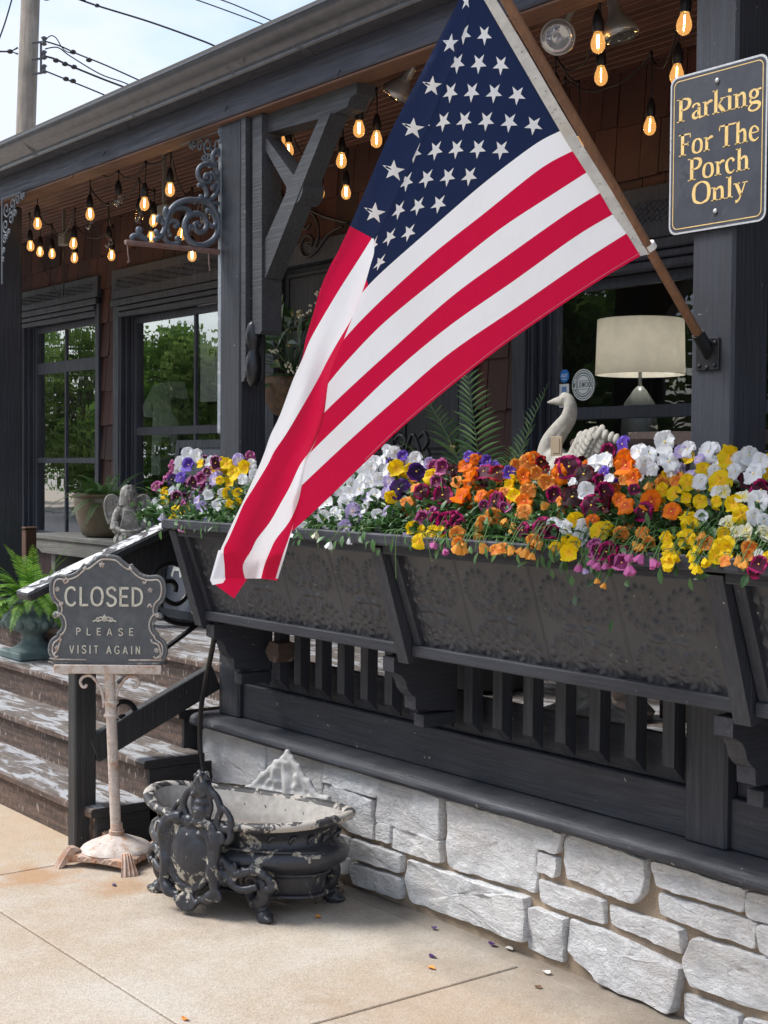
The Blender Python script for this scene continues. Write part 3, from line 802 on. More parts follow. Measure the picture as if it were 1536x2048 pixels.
flower_box(-2.346, -1.0, 'right flower box, partly cut off by the right edge of the photo')
# ------------------------------------------------------------------ wooden steps
def steps():
    root = thing('wooden_steps', 'worn wooden porch steps with peeling white paint on the treads', 'steps', (-7, 3, 0))
    Z = [0, .175, .349, .520, FLZ]; Y = [2.64, 2.885, 3.13, 3.375, 3.62]
    XR = -5.40
    side = wood_paint('step_side_paint', (.018, .018, .021), 'y', .75)
    for i in range(4):
        yb = Y[i + 1] + .02 if i < 3 else 3.60
        m = MB(); xr = XR + (.02 if i < 2 else -.0)
        if i == 2: xr = -5.52
        if i == 3: xr = -5.44
        rows = []
        X = [-11.0 + k * .12 for k in range(int((xr + 11.0) / .12) + 1)] + [xr]
        for x in X:
            j = lambda s_: .0035 * noise.noise(Vector((x * 4, s_ + i * 5, 0)))
            y0 = Y[i] - .028; z = Z[i + 1]
            prf = [(yb, z - .038), (y0 + .004, z - .038), (y0, z - .034), (y0 - .001, z - .012), (y0 + .006, z - .002), (y0 + .014, z), (lerp(y0, yb, .49), z + .0005), (lerp(y0, yb, .5), z - .003), (lerp(y0, yb, .51), z), (yb, z)]
            rows.append([(x, yy + j(q), zz + j(q + 9) * .8) for q, (yy, zz) in enumerate(prf)])
        m.grid(rows)
        n_ = len(rows[0]); o_ = len(m.v) - n_; m.f.append(tuple(range(o_, o_ + n_))); m.m.append(0)
        m.build('tread', steps_m, root, True, 35)
        m = MB(); m.box(-11, xr - .02, Y[i], Y[i] + .03, Z[i] - (.01 if i else 0), Z[i + 1] - .039, .002); m.build('riser', steps_m, root)
        if i < 3:
            m = MB(); m.box(xr - .02, xr - .004, Y[i] + .001, 3.60, 0, Z[i + 1] - .0395, .002); m.build('stringer', side, root)
            m = MB(); m.box(xr + .0005, xr + .006, Y[i] - .026, min(Y[i + 1] + .02, 3.2) , Z[i + 1] - .037, Z[i + 1] - .001, .001); m.build('tread_end', side, root)
steps()
# ------------------------------------------------------------------ stair railing
def stair_rail():
    root = thing('stair_railing', 'sloping black stair railing with worn white top and iron scrolls', 'stair railing', (-5.45, 2.6, 0))
    X0 = -5.45
    nm = wood_paint('newel_paint', (.024, .025, .028), 'z', .72, .45)
    m = MB(); m.box(X0 - .072, X0, 2.575, 2.672, 0, 1.09, .006); m.build('newel_post', nm, root)
    tw = m_speck('peeling_rail_top', (.05, .048, .05), (.58, .58, .59), .485, 9, .6, .5)
    a = Vector((X0 - .035, 2.36, 1.062)); b = Vector((X0 - .035, 3.20, 1.40))
    d = (b - a).normalized(); up = Vector((1, 0, 0)).cross(d).normalized(); up = up if up.z > 0 else -up
    m = MB(); m.bar(a, b, .125, .036, up, .01); m.build('handrail', nm, root)
    m = MB(); m.bar(a + up * .0193 + d * .004, b + up * .0193, .112, .003, up, .001); m.build('worn_rail_top', tw, root)
    m = MB(); m.bar(a - up * .085 + d * .18, b - up * .085, .045, .13, up, .004); m.build('under_rail', nm, root)
    p = Vector((X0 - .02, 2.66, .405)); q = Vector((X0 - .02, 3.252, .665))
    m = MB(); m.bar(p, q, .05, .115, (0, 0, 1), .004); m.build('lower_rail', nm, root)
    # scrolls drawn in the plane of the rail
    S = lambda pts, X=X0 - .02: [aX(x, y, X) for x, y in pts]
    m = MB(); m.tube(S(cat_curve2([(345, 1126), (366, 1135), (378, 1160), (374, 1190), (354, 1208), (332, 1200), (322, 1182), (330, 1165), (344, 1163), (352, 1172), (350, 1184)], 7)), .0115, 8)
    m.tube(S(cat_curve2([(345, 1126), (325, 1130), (306, 1148), (300, 1180), (314, 1222), (345, 1244), (380, 1248), (402, 1240), (430, 1234)], 7)), .0115, 8)
    m.tube(S([(345, 1110), (345, 1128)]), .008, 6)
    m.build('iron_scroll', iron_blk, root, True)
    m = MB(); m.tube(S([(236, 1366), (330, 1297), (402, 1244)]), .012, 6); m.build('iron_bar', iron_blk, root)
    m = MB(); m.tube(S(cat_curve2([(232, 1440), (240, 1455), (258, 1455), (270, 1440), (270, 1420), (258, 1406), (240, 1404), (230, 1412)], 6)), .0125, 8)
    m.tube(S([(250, 1432), (237, 1432)]), .008, 6); m.build('iron_scroll', iron_blk, root, True)
def cat_curve2(pts, n=8): return [(p.x, p.y) for p in cat_curve([(x, y, 0) for x, y in pts], n)]
stair_rail()
# ------------------------------------------------------------------ stroke lettering
def ribbon(m, pts, ws, fn, d0, d1, mi=0, n=5):
    """a stroke of varying width as a solid letter part; pts in letter units"""
    P_ = cat_curve([(a, b, c) for (a, b), c in zip(pts, ws)], n) if len(pts) > 2 else [Vector((pts[0][0], pts[0][1], ws[0])), Vector((pts[1][0], pts[1][1], ws[1]))]
    L, R = [], []
    for i, p in enumerate(P_):
        t = P_[min(i + 1, len(P_) - 1)] - P_[max(i - 1, 0)]; l_ = math.hypot(t.x, t.y) or 1e-6
        nx, ny = -t.y / l_, t.x / l_
        L.append((p.x + nx * p.z / 2, p.y + ny * p.z / 2)); R.append((p.x - nx * p.z / 2, p.y - ny * p.z / 2))
    k = len(L)
    vs = [fn(a, b, d0) for a, b in L] + [fn(a, b, d0) for a, b in R] + [fn(a, b, d1) for a, b in L] + [fn(a, b, d1) for a, b in R]
    fs = []
    for i in range(k - 1):
        fs += [(i, i + 1, k + i + 1, k + i), (2 * k + i, 3 * k + i, 3 * k + i + 1, 2 * k + i + 1), (i, 2 * k + i, 2 * k + i + 1, i + 1), (k + i, k + i + 1, 3 * k + i + 1, 3 * k + i)]
    fs += [(0, k, 3 * k, 2 * k), (k - 1, 3 * k - 1, 4 * k - 1, 2 * k - 1)]
    m.add(vs, fs, mi)
T_, t_ = .165, .06
def ser(x, y, w_=.30, h=.036): return ([(x - w_ / 2, y), (x + w_ / 2, y)], [h, h])
def stem(x, y0, y1): return ([(x, y0), (x, y1)], [T_, T_])
SERIF = {
 'P': (.66, [stem(.20, 0, 1), ser(.20, .025, .36), ser(.13, .975, .24), ([(.20, .965), (.40, .965), (.57, .88), (.60, .73), (.52, .57), (.36, .50), (.22, .51)], [.05, .07, .14, .17, .13, .06, .05])]),
 'F': (.62, [stem(.20, 0, 1), ser(.20, .025, .36), ser(.13, .975, .24), ([(.12, .965), (.56, .965)], [.06, .06]), ([(.555, .985), (.575, .78)], [.07, .03]), ([(.2, .52), (.48, .52)], [.055, .055]), ([(.47, .62), (.47, .42)], [.04, .04])]),
 'O': (.84, [([(.42, -.005), (.17, .12), (.10, .36), (.10, .62), (.18, .88), (.42, 1.005), (.66, .88), (.74, .62), (.74, .36), (.67, .12), (.42, -.005)], [.06, .12, .165, .165, .12, .06, .12, .165, .165, .12, .06])]),
 'T': (.74, [stem(.37, 0, 1), ser(.37, .025, .34), ([(.04, .965), (.74, .965)], [.06, .06]), ([(.06, .985), (.03, .76)], [.07, .03])]),
 'a': (.52, [([(.08, .50), (.13, .60), (.25, .645), (.35, .59), (.37, .46)], [.11, .09, .05, .10, .14]), ([(.37, .50), (.37, .12), (.43, .03), (.53, .05)], [.14, .14, .10, .04]), ([(.36, .37), (.20, .30), (.10, .17), (.17, .04), (.28, .04), (.37, .14)], [.04, .07, .13, .11, .07, .04])]),
 'r': (.44, [([(.15, 0), (.15, .60)], [.15, .15]), ser(.15, .025, .30), ser(.08, .61, .16), ([(.18, .42), (.27, .57), (.37, .60), (.40, .55)], [.05, .09, .12, .14])]),
 'k': (.60, [([(.15, 0), (.15, 1)], [.15, .15]), ser(.15, .025, .30), ser(.08, .975, .16), ([(.20, .28), (.45, .58)], [.05, .05]), ser(.45, .60, .22), ([(.27, .36), (.50, .03)], [.14, .15]), ser(.52, .025, .24)]),
 'i': (.30, [([(.15, 0), (.15, .60)], [.15, .15]), ser(.15, .025, .28), ser(.08, .61, .16), ([(.15, .77), (.15, .92)], [.16, .16])]),
 'n': (.62, [([(.15, 0), (.15, .60)], [.15, .15]), ser(.15, .025, .27), ser(.08, .61, .16), ([(.18, .45), (.30, .58), (.42, .58), (.47, .42), (.47, 0)], [.05, .08, .11, .14, .15]), ser(.47, .025, .27)]),
 'g': (.56, [([(.25, .64), (.12, .54), (.11, .38), (.25, .27), (.38, .37), (.38, .53), (.25, .64)], [.05, .12, .12, .05, .12, .12, .05]), ([(.38, .60), (.55, .61)], [.05, .08]), ([(.17, .29), (.09, .20), (.16, .10), (.38, .08), (.49, -.02), (.42, -.18), (.22, -.24), (.05, -.15), (.09, -.02), (.20, .05)], [.04, .06, .10, .13, .13, .10, .06, .08, .07, .04])]),
 'o': (.60, [([(.30, 0), (.13, .10), (.10, .32), (.15, .55), (.30, .645), (.45, .55), (.50, .32), (.46, .10), (.30, 0)], [.05, .12, .145, .12, .05, .12, .145, .12, .05])]),
 'h': (.62, [([(.15, 0), (.15, 1)], [.15, .15]), ser(.15, .025, .27), ser(.08, .975, .16), ([(.18, .45), (.30, .58), (.42, .58), (.47, .42), (.47, 0)], [.05, .08, .11, .14, .15]), ser(.47, .025, .27)]),
 'e': (.52, [([(.13, .36), (.42, .38), (.42, .50), (.28, .645), (.13, .55), (.09, .32), (.15, .10), (.30, .01), (.46, .12)], [.045, .05, .09, .05, .11, .145, .13, .07, .04])]),
 'c': (.50, [([(.42, .50), (.34, .63), (.22, .63), (.11, .50), (.10, .28), (.17, .08), (.31, .01), (.45, .12)], [.13, .08, .06, .12, .145, .12, .07, .04])]),
 'l': (.30, [([(.15, 0), (.15, 1)], [.15, .15]), ser(.15, .025, .28), ser(.08, .975, .16)]),
 'y': (.58, [([(.13, .60), (.32, .04)], [.15, .13]), ([(.48, .60), (.33, .08), (.22, -.17), (.10, -.22)], [.05, .06, .08, .13]), ser(.14, .61, .27), ser(.48, .61, .22)]),
 ' ': (.26, [])}
Q = .13
def sans(*st): return [(p, [Q] * len(p)) for p in st]
SANS = {
 'C': (.74, sans([(.64, .80), (.54, .93), (.38, .97), (.18, .86), (.09, .62), (.09, .38), (.18, .14), (.38, .03), (.54, .07), (.64, .20)])),
 'L': (.58, sans([(.12, 1), (.12, .03)], [(.10, .05), (.56, .05)])), 'O': (.80, sans([(.40, .03), (.18, .13), (.09, .38), (.09, .62), (.18, .87), (.40, .97), (.62, .87), (.71, .62), (.71, .38), (.62, .13), (.40, .03)])),
 'S': (.66, sans([(.58, .80), (.46, .95), (.30, .97), (.12, .86), (.12, .68), (.26, .56), (.44, .48), (.58, .34), (.54, .13), (.36, .03), (.20, .05), (.08, .20)])),
 'E': (.62, sans([(.12, 0), (.12, 1)], [(.10, .95), (.58, .95)], [(.10, .51), (.52, .51)], [(.10, .05), (.58, .05)])),
 'D': (.74, sans([(.12, 0), (.12, 1)], [(.10, .95), (.34, .94), (.56, .82), (.64, .60), (.64, .40), (.56, .18), (.34, .06), (.10, .05)])),
 'P': (.64, sans([(.12, 0), (.12, 1)], [(.10, .95), (.40, .94), (.55, .82), (.55, .62), (.40, .50), (.10, .48)])),
 'A': (.74, sans([(.06, 0), (.36, 1)], [(.36, 1), (.66, 0)], [(.16, .32), (.56, .32)])),
 'V': (.70, sans([(.06, 1), (.34, 0)], [(.34, 0), (.62, 1)])), 'I': (.26, sans([(.13, 0), (.13, 1)])),
 'T': (.64, sans([(.32, 0), (.32, 1)], [(.03, .95), (.61, .95)])),
 'G': (.78, sans([(.64, .80), (.54, .93), (.38, .97), (.18, .86), (.09, .62), (.09, .38), (.18, .14), (.38, .03), (.56, .09), (.66, .24), (.66, .46)], [(.42, .46), (.70, .46)])),
 'N': (.72, sans([(.12, 0), (.12, 1)], [(.12, 1), (.60, 0)], [(.60, 0), (.60, 1)])),
 'W': (.96, sans([(.05, 1), (.26, 0)], [(.26, 0), (.48, .9)], [(.48, .9), (.70, 0)], [(.70, 0), (.91, 1)])),
 'R': (.68, sans([(.12, 0), (.12, 1)], [(.10, .95), (.40, .94), (.55, .82), (.55, .64), (.40, .52), (.10, .50)], [(.36, .50), (.60, 0)])),
 'U': (.70, sans([(.12, 1), (.12, .3), (.20, .08), (.35, .03), (.50, .08), (.58, .3), (.58, 1)])),
 'F': (.60, sans([(.12, 0), (.12, 1)], [(.10, .95), (.58, .95)], [(.10, .51), (.50, .51)])),
 ' ': (.34, [])}
def text(m, s_, font, x0, x1, zb_, cap, fn, d0, d1, track=0.0, jitter=0):
    adv = sum(font[c][0] for c in s_) + track * (len(s_) - 1); k = (x1 - x0) / adv; x = x0
    for c in s_:
        a, st = font[c]
        jz = (random.random() - .5) * jitter; js = 1 + (random.random() - .5) * jitter
        for pts, ws in st:
            ribbon(m, [(x + p[0] * k, zb_ + (p[1] * js + jz) * cap) for p in pts], [w_ * (k + cap) / 2 for w_ in ws], fn, d0, d1)
        x += (a + track) * k

# ------------------------------------------------------------------ parking sign
def parking_sign():
    X0, X1, Z0, Z1 = -2.848, -2.500, 2.289, 2.748; Y = 3.243
    root = thing('parking_sign', 'black metal parking sign with gold serif lettering on the right porch post', 'sign', ((X0 + X1) / 2, Y, Z0))
    def rr(x0, x1, z0, z1, r):
        res = []
        for cx, cz, a0 in ((x1 - r, z1 - r, 0), (x0 + r, z1 - r, 90), (x0 + r, z0 + r, 180), (x1 - r, z0 + r, 270)):
            for i in range(7): a = radians(a0 + i * 15); res.append((cx + r * cos(a), cz + r * sin(a)))
        return res
    fn = lambda a, b, d: (a, Y - .008 + d, b)
    alu = m_speck('worn_aluminium', (.50, .51, .52), (.3, .28, .25), .62, 30, .45, .2, .3)
    face = m_speck('sign_black', (.040, .043, .056), (.052, .056, .070), .55, 6, .42, .05)
    gold = m_speck('gold_lettering', (.72, .50, .19), (.80, .60, .30), .6, 12, .4, .05)
    m = MB(); m.prism(rr(X0, X1, Z0, Z1, .026), fn, 0, .0022); m.build('panel', alu, root)
    m = MB(); m.prism(rr(X0 + .006, X1 - .006, Z0 + .006, Z1 - .006, .022), fn, -.0008, .0001); m.build('painted_face', face, root)
    o = rr(X0 + .014, X1 - .014, Z0 + .014, Z1 - .014, .018); i_ = rr(X0 + .0165, X1 - .0165, Z0 + .0165, Z1 - .0165, .016)
    m = MB(); n = len(o)
    m.add([fn(a, b, -.0012) for a, b in o] + [fn(a, b, -.0012) for a, b in i_] + [fn(a, b, -.0007) for a, b in o] + [fn(a, b, -.0007) for a, b in i_],
          [(j, (j + 1) % n, n + (j + 1) % n, n + j) for j in range(n)] + [(2 * n + j, 2 * n + (j + 1) % n, (j + 1) % n, j) for j in range(n)] + [(n + j, n + (j + 1) % n, 3 * n + (j + 1) % n, 3 * n + j) for j in range(n)])
    m.build('gold_border', gold, root)
    m = MB()
    for s_, a, b, cap in (('Parking', (1357, 241), (1527, 214), 46), ('For The', (1361, 313), (1524, 282), 43), ('Porch', (1379, 363), (1504, 340), 44), ('Only', (1387, 413), (1499, 388), 42)):
        p = aY(*a, Y); q = aY(*b, Y); c = aY(a[0], a[1] - cap, Y)
        text(m, s_, SERIF, p.x, q.x, (p.z + q.z) / 2, c.z - p.z, fn, -.0016, -.0009)
    m.build('lettering', gold, root)
    for z in (Z1 - .045, Z0 + .045):
        xm = (X0 + X1) / 2
        m = MB(); m.tube([(xm, Y - .0095, z + .008), (xm, Y - .0095, z - .012)], .006, 8, flat=1); m.v = [(v[0], Y - .0088 + (v[1] - Y + .0095) * .05, v[2]) for v in m.v]; m.build('bolt_slot', mat('slot_dark', (.008, .008, .008), .6), root)
        m = MB(); m.lathe([(.0, .004), (.006, .003), (.008, 0)], (0, 0, 0), 10); m.v = [(xm + v[0], Y - .010 - v[2], z + .004 + v[1]) for v in m.v]; m.build('bolt', alu, root, True)
parking_sign()

# ------------------------------------------------------------------ closed sign on its iron stand
def closed_sign():
    c0 = aZ(233, 1722, 0); c0 = Vector((c0.x, c0.y, 0)); 
    root = thing('sign_stand', 'cast iron closed sign on a rusty white pedestal in front of the steps', 'sign stand', c0)
    d = Vector((.62, .785, 0)).normalized(); nr = Vector((d.y, -d.x, 0))    # nr points to the camera
    D = (c0 - CAM).dot(fwd)
    # panel plane: through the pole axis
    def at(x, y):
        return aP(x, y, c0 + nr * .0, nr)
    def loc(x, y):
        p = at(x, y); return ((p - c0).dot(d), p.z)
    fn = lambda a, b, dd: c0 + d * a - nr * dd + Vector((0, 0, b))
    rust = m_iron_rust('rusty_white_iron', (.66, .57, .50), (.42, .21, .11), .60, 18)
    rust2 = m_iron_rust('rustier_iron', (.58, .42, .33), (.42, .18, .075), .54, 18)
    plate = m_speck('slate_plate', (.085, .092, .10), (.16, .165, .16), .52, 9, .55, .15, width=.25)
    cream = m_iron_rust('cream_relief', (.74, .70, .58), (.50, .34, .20), .66, 40)
    edge = m_iron_rust('cream_trim', (.60, .55, .49), (.42, .26, .18), .58, 40)
    ZZ = lambda P_: [(x / 4.267, 1100 + y / 4.267) for x, y in P_]
    half = [(905, 42), (845, 52), (790, 92), (745, 125), (712, 118), (700, 140), (640, 195), (570, 215), (500, 210), (450, 240), (430, 300), (432, 370), (455, 430), (492, 470), (498, 520), (470, 530), (462, 555), (480, 572), (510, 572), (532, 620), (525, 670), (490, 712), (488, 728), (440, 765), (418, 820), (420, 880), (445, 925), (480, 950), (480, 965)]
    L = [loc(x, y) for x, y in ZZ(half)]
    ax = 0.5 * (loc(420 / 4.267, 1300)[0] + loc(1425 / 4.267, 1300)[0])
    Rr = [(2 * ax - a, b) for a, b in L]
    poly = [(a, b) for a, b in L] + [(a, b) for a, b in Rr[::-1][:-1]]
    zbase = loc(200, 1328)[1]
    poly = [(a, max(b, zbase)) for a, b in poly]
    sm = [(p.x, p.y) for p in cat_curve([(a, b, 0) for a, b in poly], 3, True)]
    sm = [(a, max(b, zbase)) for a, b in sm]
    m = MB(); m.prism(sm, fn, -.008, .008); m.build('sign_plate', plate, root, False)
    # raised rolled rim: outer grey bead, inner cream line
    def inset(P_, k):
        res = []
        n = len(P_)
        for i in range(n):
            a, b = P_[i - 1], P_[(i + 1) % n]; t = (b[0] - a[0], b[1] - a[1]); l_ = math.hypot(*t) or 1
            nx, ny = -t[1] / l_, t[0] / l_
            res.append((P_[i][0] + nx * k, P_[i][1] + ny * k))
        return res
    cz = zbase + .2
    def ins(k):
        q = inset(sm, k); 
        if sum(math.hypot(a - ax, b - cz) for a, b in q) > sum(math.hypot(a - ax, b - cz) for a, b in sm) and k > 0: q = inset(sm, -k)
        return q
    r1 = [p for p in ins(.003) if p[1] > zbase + .004]; r2 = [p for p in ins(.017) if p[1] > zbase + .004]
    def ordered(q):
        # start at the lower left, run over the top
        i = min(range(len(q)), key=lambda j: (q[j][1] > zbase + .05, q[j][0]))
        return q
    def rim(q, r_, mt, name, off):
        # closed outline minus the base run: split where consecutive points are far apart
        j = max(range(len(q)), key=lambda i: math.dist(q[i], q[(i + 1) % len(q)])); q = q[j + 1:] + q[:j + 1]
        m = MB(); m.tube([fn(a, b, off) for a, b in q], r_, 6); m.build(name, mt, root, True)
    greyrim = m_speck('grey_rim', (.13, .135, .14), (.40, .38, .34), .56, 30, .5, .3)
    rim(r1, .0062, greyrim, 'rim', -.004); rim(r2, .0036, edge, 'trim_line', -.009)
    # words
    m = MB(); f0, f1 = -.0125, -.0075
    for s_, a, b, cap, tr, jt in (('CLOSED', (130, 1211), (288, 1211), 38, .10, .0), ('PLEASE', (153, 1269.5), (268, 1271), 14.5, .75, .06), ('VISIT AGAIN', (140, 1306), (282, 1308), 16, .40, .06)):
        p = loc(*a); q = loc(*b); c = loc(a[0], a[1] - cap)
        text(m, s_, SANS, p[0], q[0], p[1], c[1] - p[1], fn, f0, f1, tr, jt)
    m.build('lettering', cream, root)
    # scroll ornament, flowers in the corners
    m = MB(); o = loc(210, 1240); S_ = .052
    for sgn in (-1, 1):
        for pts, w_ in ((([(0, .0), (.25, .10), (.5, .0), (.75, .06), (.98, -.02)]), .10), (([(.08, .02), (.2, .28), (.42, .30), (.52, .12), (.36, .06)]), .09), (([(.45, .22), (.62, .26), (.7, .12)]), .07), (([(.02, .1), (.10, .42)]), .10)):
            ribbon(m, [(o[0] + sgn * a * S_ * .92, o[1] - .004 + b * S_) for a, b in pts], [w_ * S_] * len(pts), fn, f0, f1)
    ribbon(m, [(o[0], o[1] - .006), (o[0], o[1] + .024)], [.008, .003], fn, f0, f1)
    m.build('scroll_ornament', cream, root)
    def flower(px, py, s_):
        a, b = loc(px, py); m = MB()
        for k_ in range(5):
            an = k_ * 2 * pi / 5 + .3; m.ball(fn(a + cos(an) * s_ * .62, b + sin(an) * s_ * .62, -.009), (s_ * .42, s_ * .42, s_ * .42), 8, 5)
        m.ball(fn(a, b, -.010), s_ * .35, 8, 5)
        m.build('relief_flower', edge, root, True)
    for px, py, s_ in ((205, 1129, .0125), (116, 1178, .0105), (301, 1180, .0105), (115, 1295, .0105), (314, 1300, .0105)): flower(px, py, s_)
    for pts in ([(122, 1212), (127, 1205), (121, 1207), (126, 1215)], [(296, 1214), (301, 1208), (304, 1214)], [(118, 1311), (113, 1313), (110, 1307), (116, 1300), (121, 1284), (124, 1277)], [(308, 1312), (313, 1316), (322, 1308), (318, 1290), (306, 1284), (303, 1278)], [(128, 1160), (132, 1166), (138, 1160), (132, 1155)], [(287, 1162), (290, 1167), (294, 1160)]):
        m = MB(); m.tube([fn(*loc(x, y), -.010) for x, y in cat_curve2(pts, 5)], .004, 6); m.build('relief_curl', edge, root, True)
    for sg in (-1, 1):
        a, b = loc(112, 1230); a = a if sg < 0 else 2 * ax - a
        m = MB(); m.ball(fn(a, b, 0), (.014, .014, .014)); m.build('side_knob', greyrim, root, True)
    # bar, pole, brackets
    zb0, zb1 = loc(200, 1346)[1], loc(200, 1328.5)[1]
    hw = .5 * (loc(327, 1338)[0] - loc(108, 1338)[0]) - .004; bx = .5 * (loc(327, 1338)[0] + loc(108, 1338)[0])
    m = MB(); m.obox(fn(bx, (zb0 + zb1) / 2, 0), d * hw, nr * .026, (0, 0, (zb1 - zb0) / 2), .003); m.build('shelf_bar', rust, root)
    pa = loc(219, 1400)[0]
    top = fn(pa, zb0, 0); bot = fn(loc(232, 1690)[0], .12, 0)
    m = MB(); m.tube([top, lerp(top, bot, .5), bot], [.0215, .0215, .0215], 20); m.build('pole', rust, root, True, 40)
    m = MB(); zc = loc(219, 1415)[1]
    pc = lerp(top, bot, (top.z - zc) / (top.z - bot.z))
    m.lathe([(.022, -.040), (.029, -.036), (.030, -.030), (.026, -.026), (.0235, -.022), (.0235, .010), (.027, .014), (.031, .018), (.031, .024), (.026, .029), (.022, .030)], pc, 20); m.build('collar', rust, root, True, 50)
    for sg in (-1, 1):
        pts = [(.026, -.0), (.030, .05), (.045, .10), (.075, .142), (.098, .155), (.125, .146), (.137, .125), (.128, .102), (.113, .10), (.108, .112)]
        m = MB(); m.tube([fn(pa + sg * p.x * .86, zc + p.y * .83, 0) for p in cat_curve([(a, b, 0) for a, b in pts], 6)], .0062, 8); m.build('scroll_bracket', rust, root, True)
    # base: square dished plinth on four fluted feet
    cb = Vector((c0.x, c0.y, 0)); rot = atan2(.245, .345) - radians(5)
    e1 = Vector((cos(rot), sin(rot), 0)); e2 = Vector((-sin(rot), cos(rot), 0))
    m = MB(); m.lathe([(.0, .16), (.024, .155), (.026, .128), (.031, .126), (.031, .112), (.029, .106)], cb, 20); m.build('base_collar', rust2, root, True, 40)
    fl = lambda an, i: 1 + (.035 * (abs(sin(an * 7)) - .5) if 1 < i < 7 else 0)
    m = MB(); m.lathe([(.0, .112), (.029, .110), (.045, .104), (.08, .090), (.11, .078), (.132, .066), (.140, .060), (.146, .052), (.140, .046), (.12, .044), (0, .044)], cb, 84, mod=fl); m.build('base_dome', rust, root, True, 50)
    for k_ in range(14):
        an = k_ * 2 * pi / 14 + .2
        m.v = m.v
    m = MB(); hs = .145
    rows = []
    for s_, z in ((.86, .052), (.95, .050), (1.0, .046), (1.0, .018), (.97, .014)):
        row = []
        N_ = 12
        for side in range(4):
            for i in range(N_):
                t = -1 + 2 * i / N_; x, y = [(t, -1), (1, t), (-t, 1), (-1, -t)][side]
                bow = .03 * (1 - t * t)
                f = s_ * hs * (1 - bow)
                zz = z + (.010 * (1 - t * t) if z < .03 else 0)
                row.append(cb + e1 * x * f + e2 * y * f + Vector((0, 0, zz)))
        rows.append(row + [row[0]])
    m.grid(rows); m.f.append(tuple(range(48))[::-1]); m.m.append(0); m.build('base_plinth', rust2, root, True, 35)
    # wavy vine on each side of the plinth
    for side in range(4):
        m = MB(); pts = []
        for i in range(41):
            t = -.62 + 1.24 * i / 40; x, y = [(t, -1.0), (1.0, t), (-t, 1.0), (-1.0, -t)][side]; f = hs * (1 - .03 * (1 - t * t)) + .0
            pts.append(cb + e1 * x * f + e2 * y * f + Vector((0, 0, .036 + .008 * sin(i * .7))))
        m.tube(pts, .0042, 6); m.build('vine_relief', rust2, root, True)
    for sx_, sy_ in ((-1, -1), (1, -1), (1, 1), (-1, 1)):
        o_ = (e1 * sx_ + e2 * sy_).normalized(); tt = Vector((-o_.y, o_.x, 0)); rows = []
        for (r_, z, wd, th) in ((.150, .066, .018, .012), (.172, .078, .026, .020), (.190, .078, .030, .024), (.205, .062, .034, .024), (.222, .036, .044, .020), (.238, .012, .054, .014), (.243, .001, .056, .010)):
            row = []
            for i in range(13):
                u = -1 + i / 6; fl_ = .0030 * cos(u * pi * 4)
                row.append(cb + o_ * (r_ + fl_ - abs(u) ** 3 * .006) + tt * (u * wd * .62) + Vector((0, 0, z + fl_ * .6 - abs(u) ** 4 * .004)))
            for i in range(13):
                u = 1 - i / 6; row.append(cb + o_ * (r_ - th) + tt * (u * wd * .58) + Vector((0, 0, max(z - th * .9, .001))))
            rows.append(row + [row[0]])
        m = MB(); m.grid(rows); m.f.append(tuple(range(26))); m.m.append(0); n_ = len(m.v); m.f.append(tuple(range(n_ - 27, n_ - 1))); m.m.append(0)
        m.build('foot', rust2, root, True, 60)
closed_sign()

# ------------------------------------------------------------------ flag pole
PXX = -2.704
def flag_pole():
    root = thing('flag_pole', 'brown wooden flag pole slanting out from its bracket on the right post', 'flag pole', (PXX, 3.25, 1.92))
    a = aX(1402, 678, PXX); b = aX(1012, 0, PXX); d = (b - a).normalized(); e = b + d * .28
    base = a - d * .055
    m = MB(); m.tube([base, a, lerp(a, e, .5), e], .0135, 16); m.build('pole', pole_m, root, True, 40)
    m = MB(); m.ball(e, .022); m.build('finial', mat('gilt_ball', (.5, .35, .1), .3, 1), root, True)
    im = m_speck('bracket_iron', (.015, .015, .018), (.12, .07, .045), .62, 20, .45, .3, .4)
    m = MB()
    n = 18; rows = []
    for k_, (t, r_, r2) in enumerate(((0, .0175, .0145), (.085, .0185, .0145))):
        pass
    p0 = base - d * .012; p1 = base + d * .075
    side = Vector((1, 0, 0)); up = side.cross(d).normalized()
    ro_, ri = .0195, .0145
    def ring(p, r_): return [p + (side * cos(2 * pi * j / n) + up * sin(2 * pi * j / n)) * r_ for j in range(n + 1)]
    m.grid([ring(p0, .004), ring(p0, ro_), ring(p1, ro_), ring(p1, ri), ring(p1 - d * .03, ri)]); m.build('bracket_socket', im, root, True, 40)
    zc = 1.925
    m = MB(); m.box(PXX - .042, PXX + .042, 3.243, 3.2495, zc - .038, zc + .055, .003); m.build('bracket_plate', im, root)
    m = MB(); m.bar(p0 - d * .004, (PXX, 3.243, zc - .002), .03, .03, (1, 0, 0), .004); m.bar(p0 + up * .012 + d * .03, (PXX, 3.243, zc + .045), .006, .02, (1, 0, 0), .002); m.build('bracket_arm', im, root)
    for (x, z) in ((-.028, -.024), (0, -.03), (.028, -.024), (-.028, .04), (.028, .04)):
        m = MB(); m.lathe([(0, .005), (.005, .004), (.007, 0)], (0, 0, 0), 10); m.v = [(PXX + x + v[0], 3.243 - v[2], zc + z + v[1]) for v in m.v]; m.build('screw', im, root, True)
    c = aX(1299, 493, PXX); m = MB(); m.tube([c - d * .009, c + d * .009], .0185, 16); m.build('flag_ring', mat('white_plastic', (.75, .73, .68), .5), root, True, 40)
    return d
POLE_D = flag_pole()

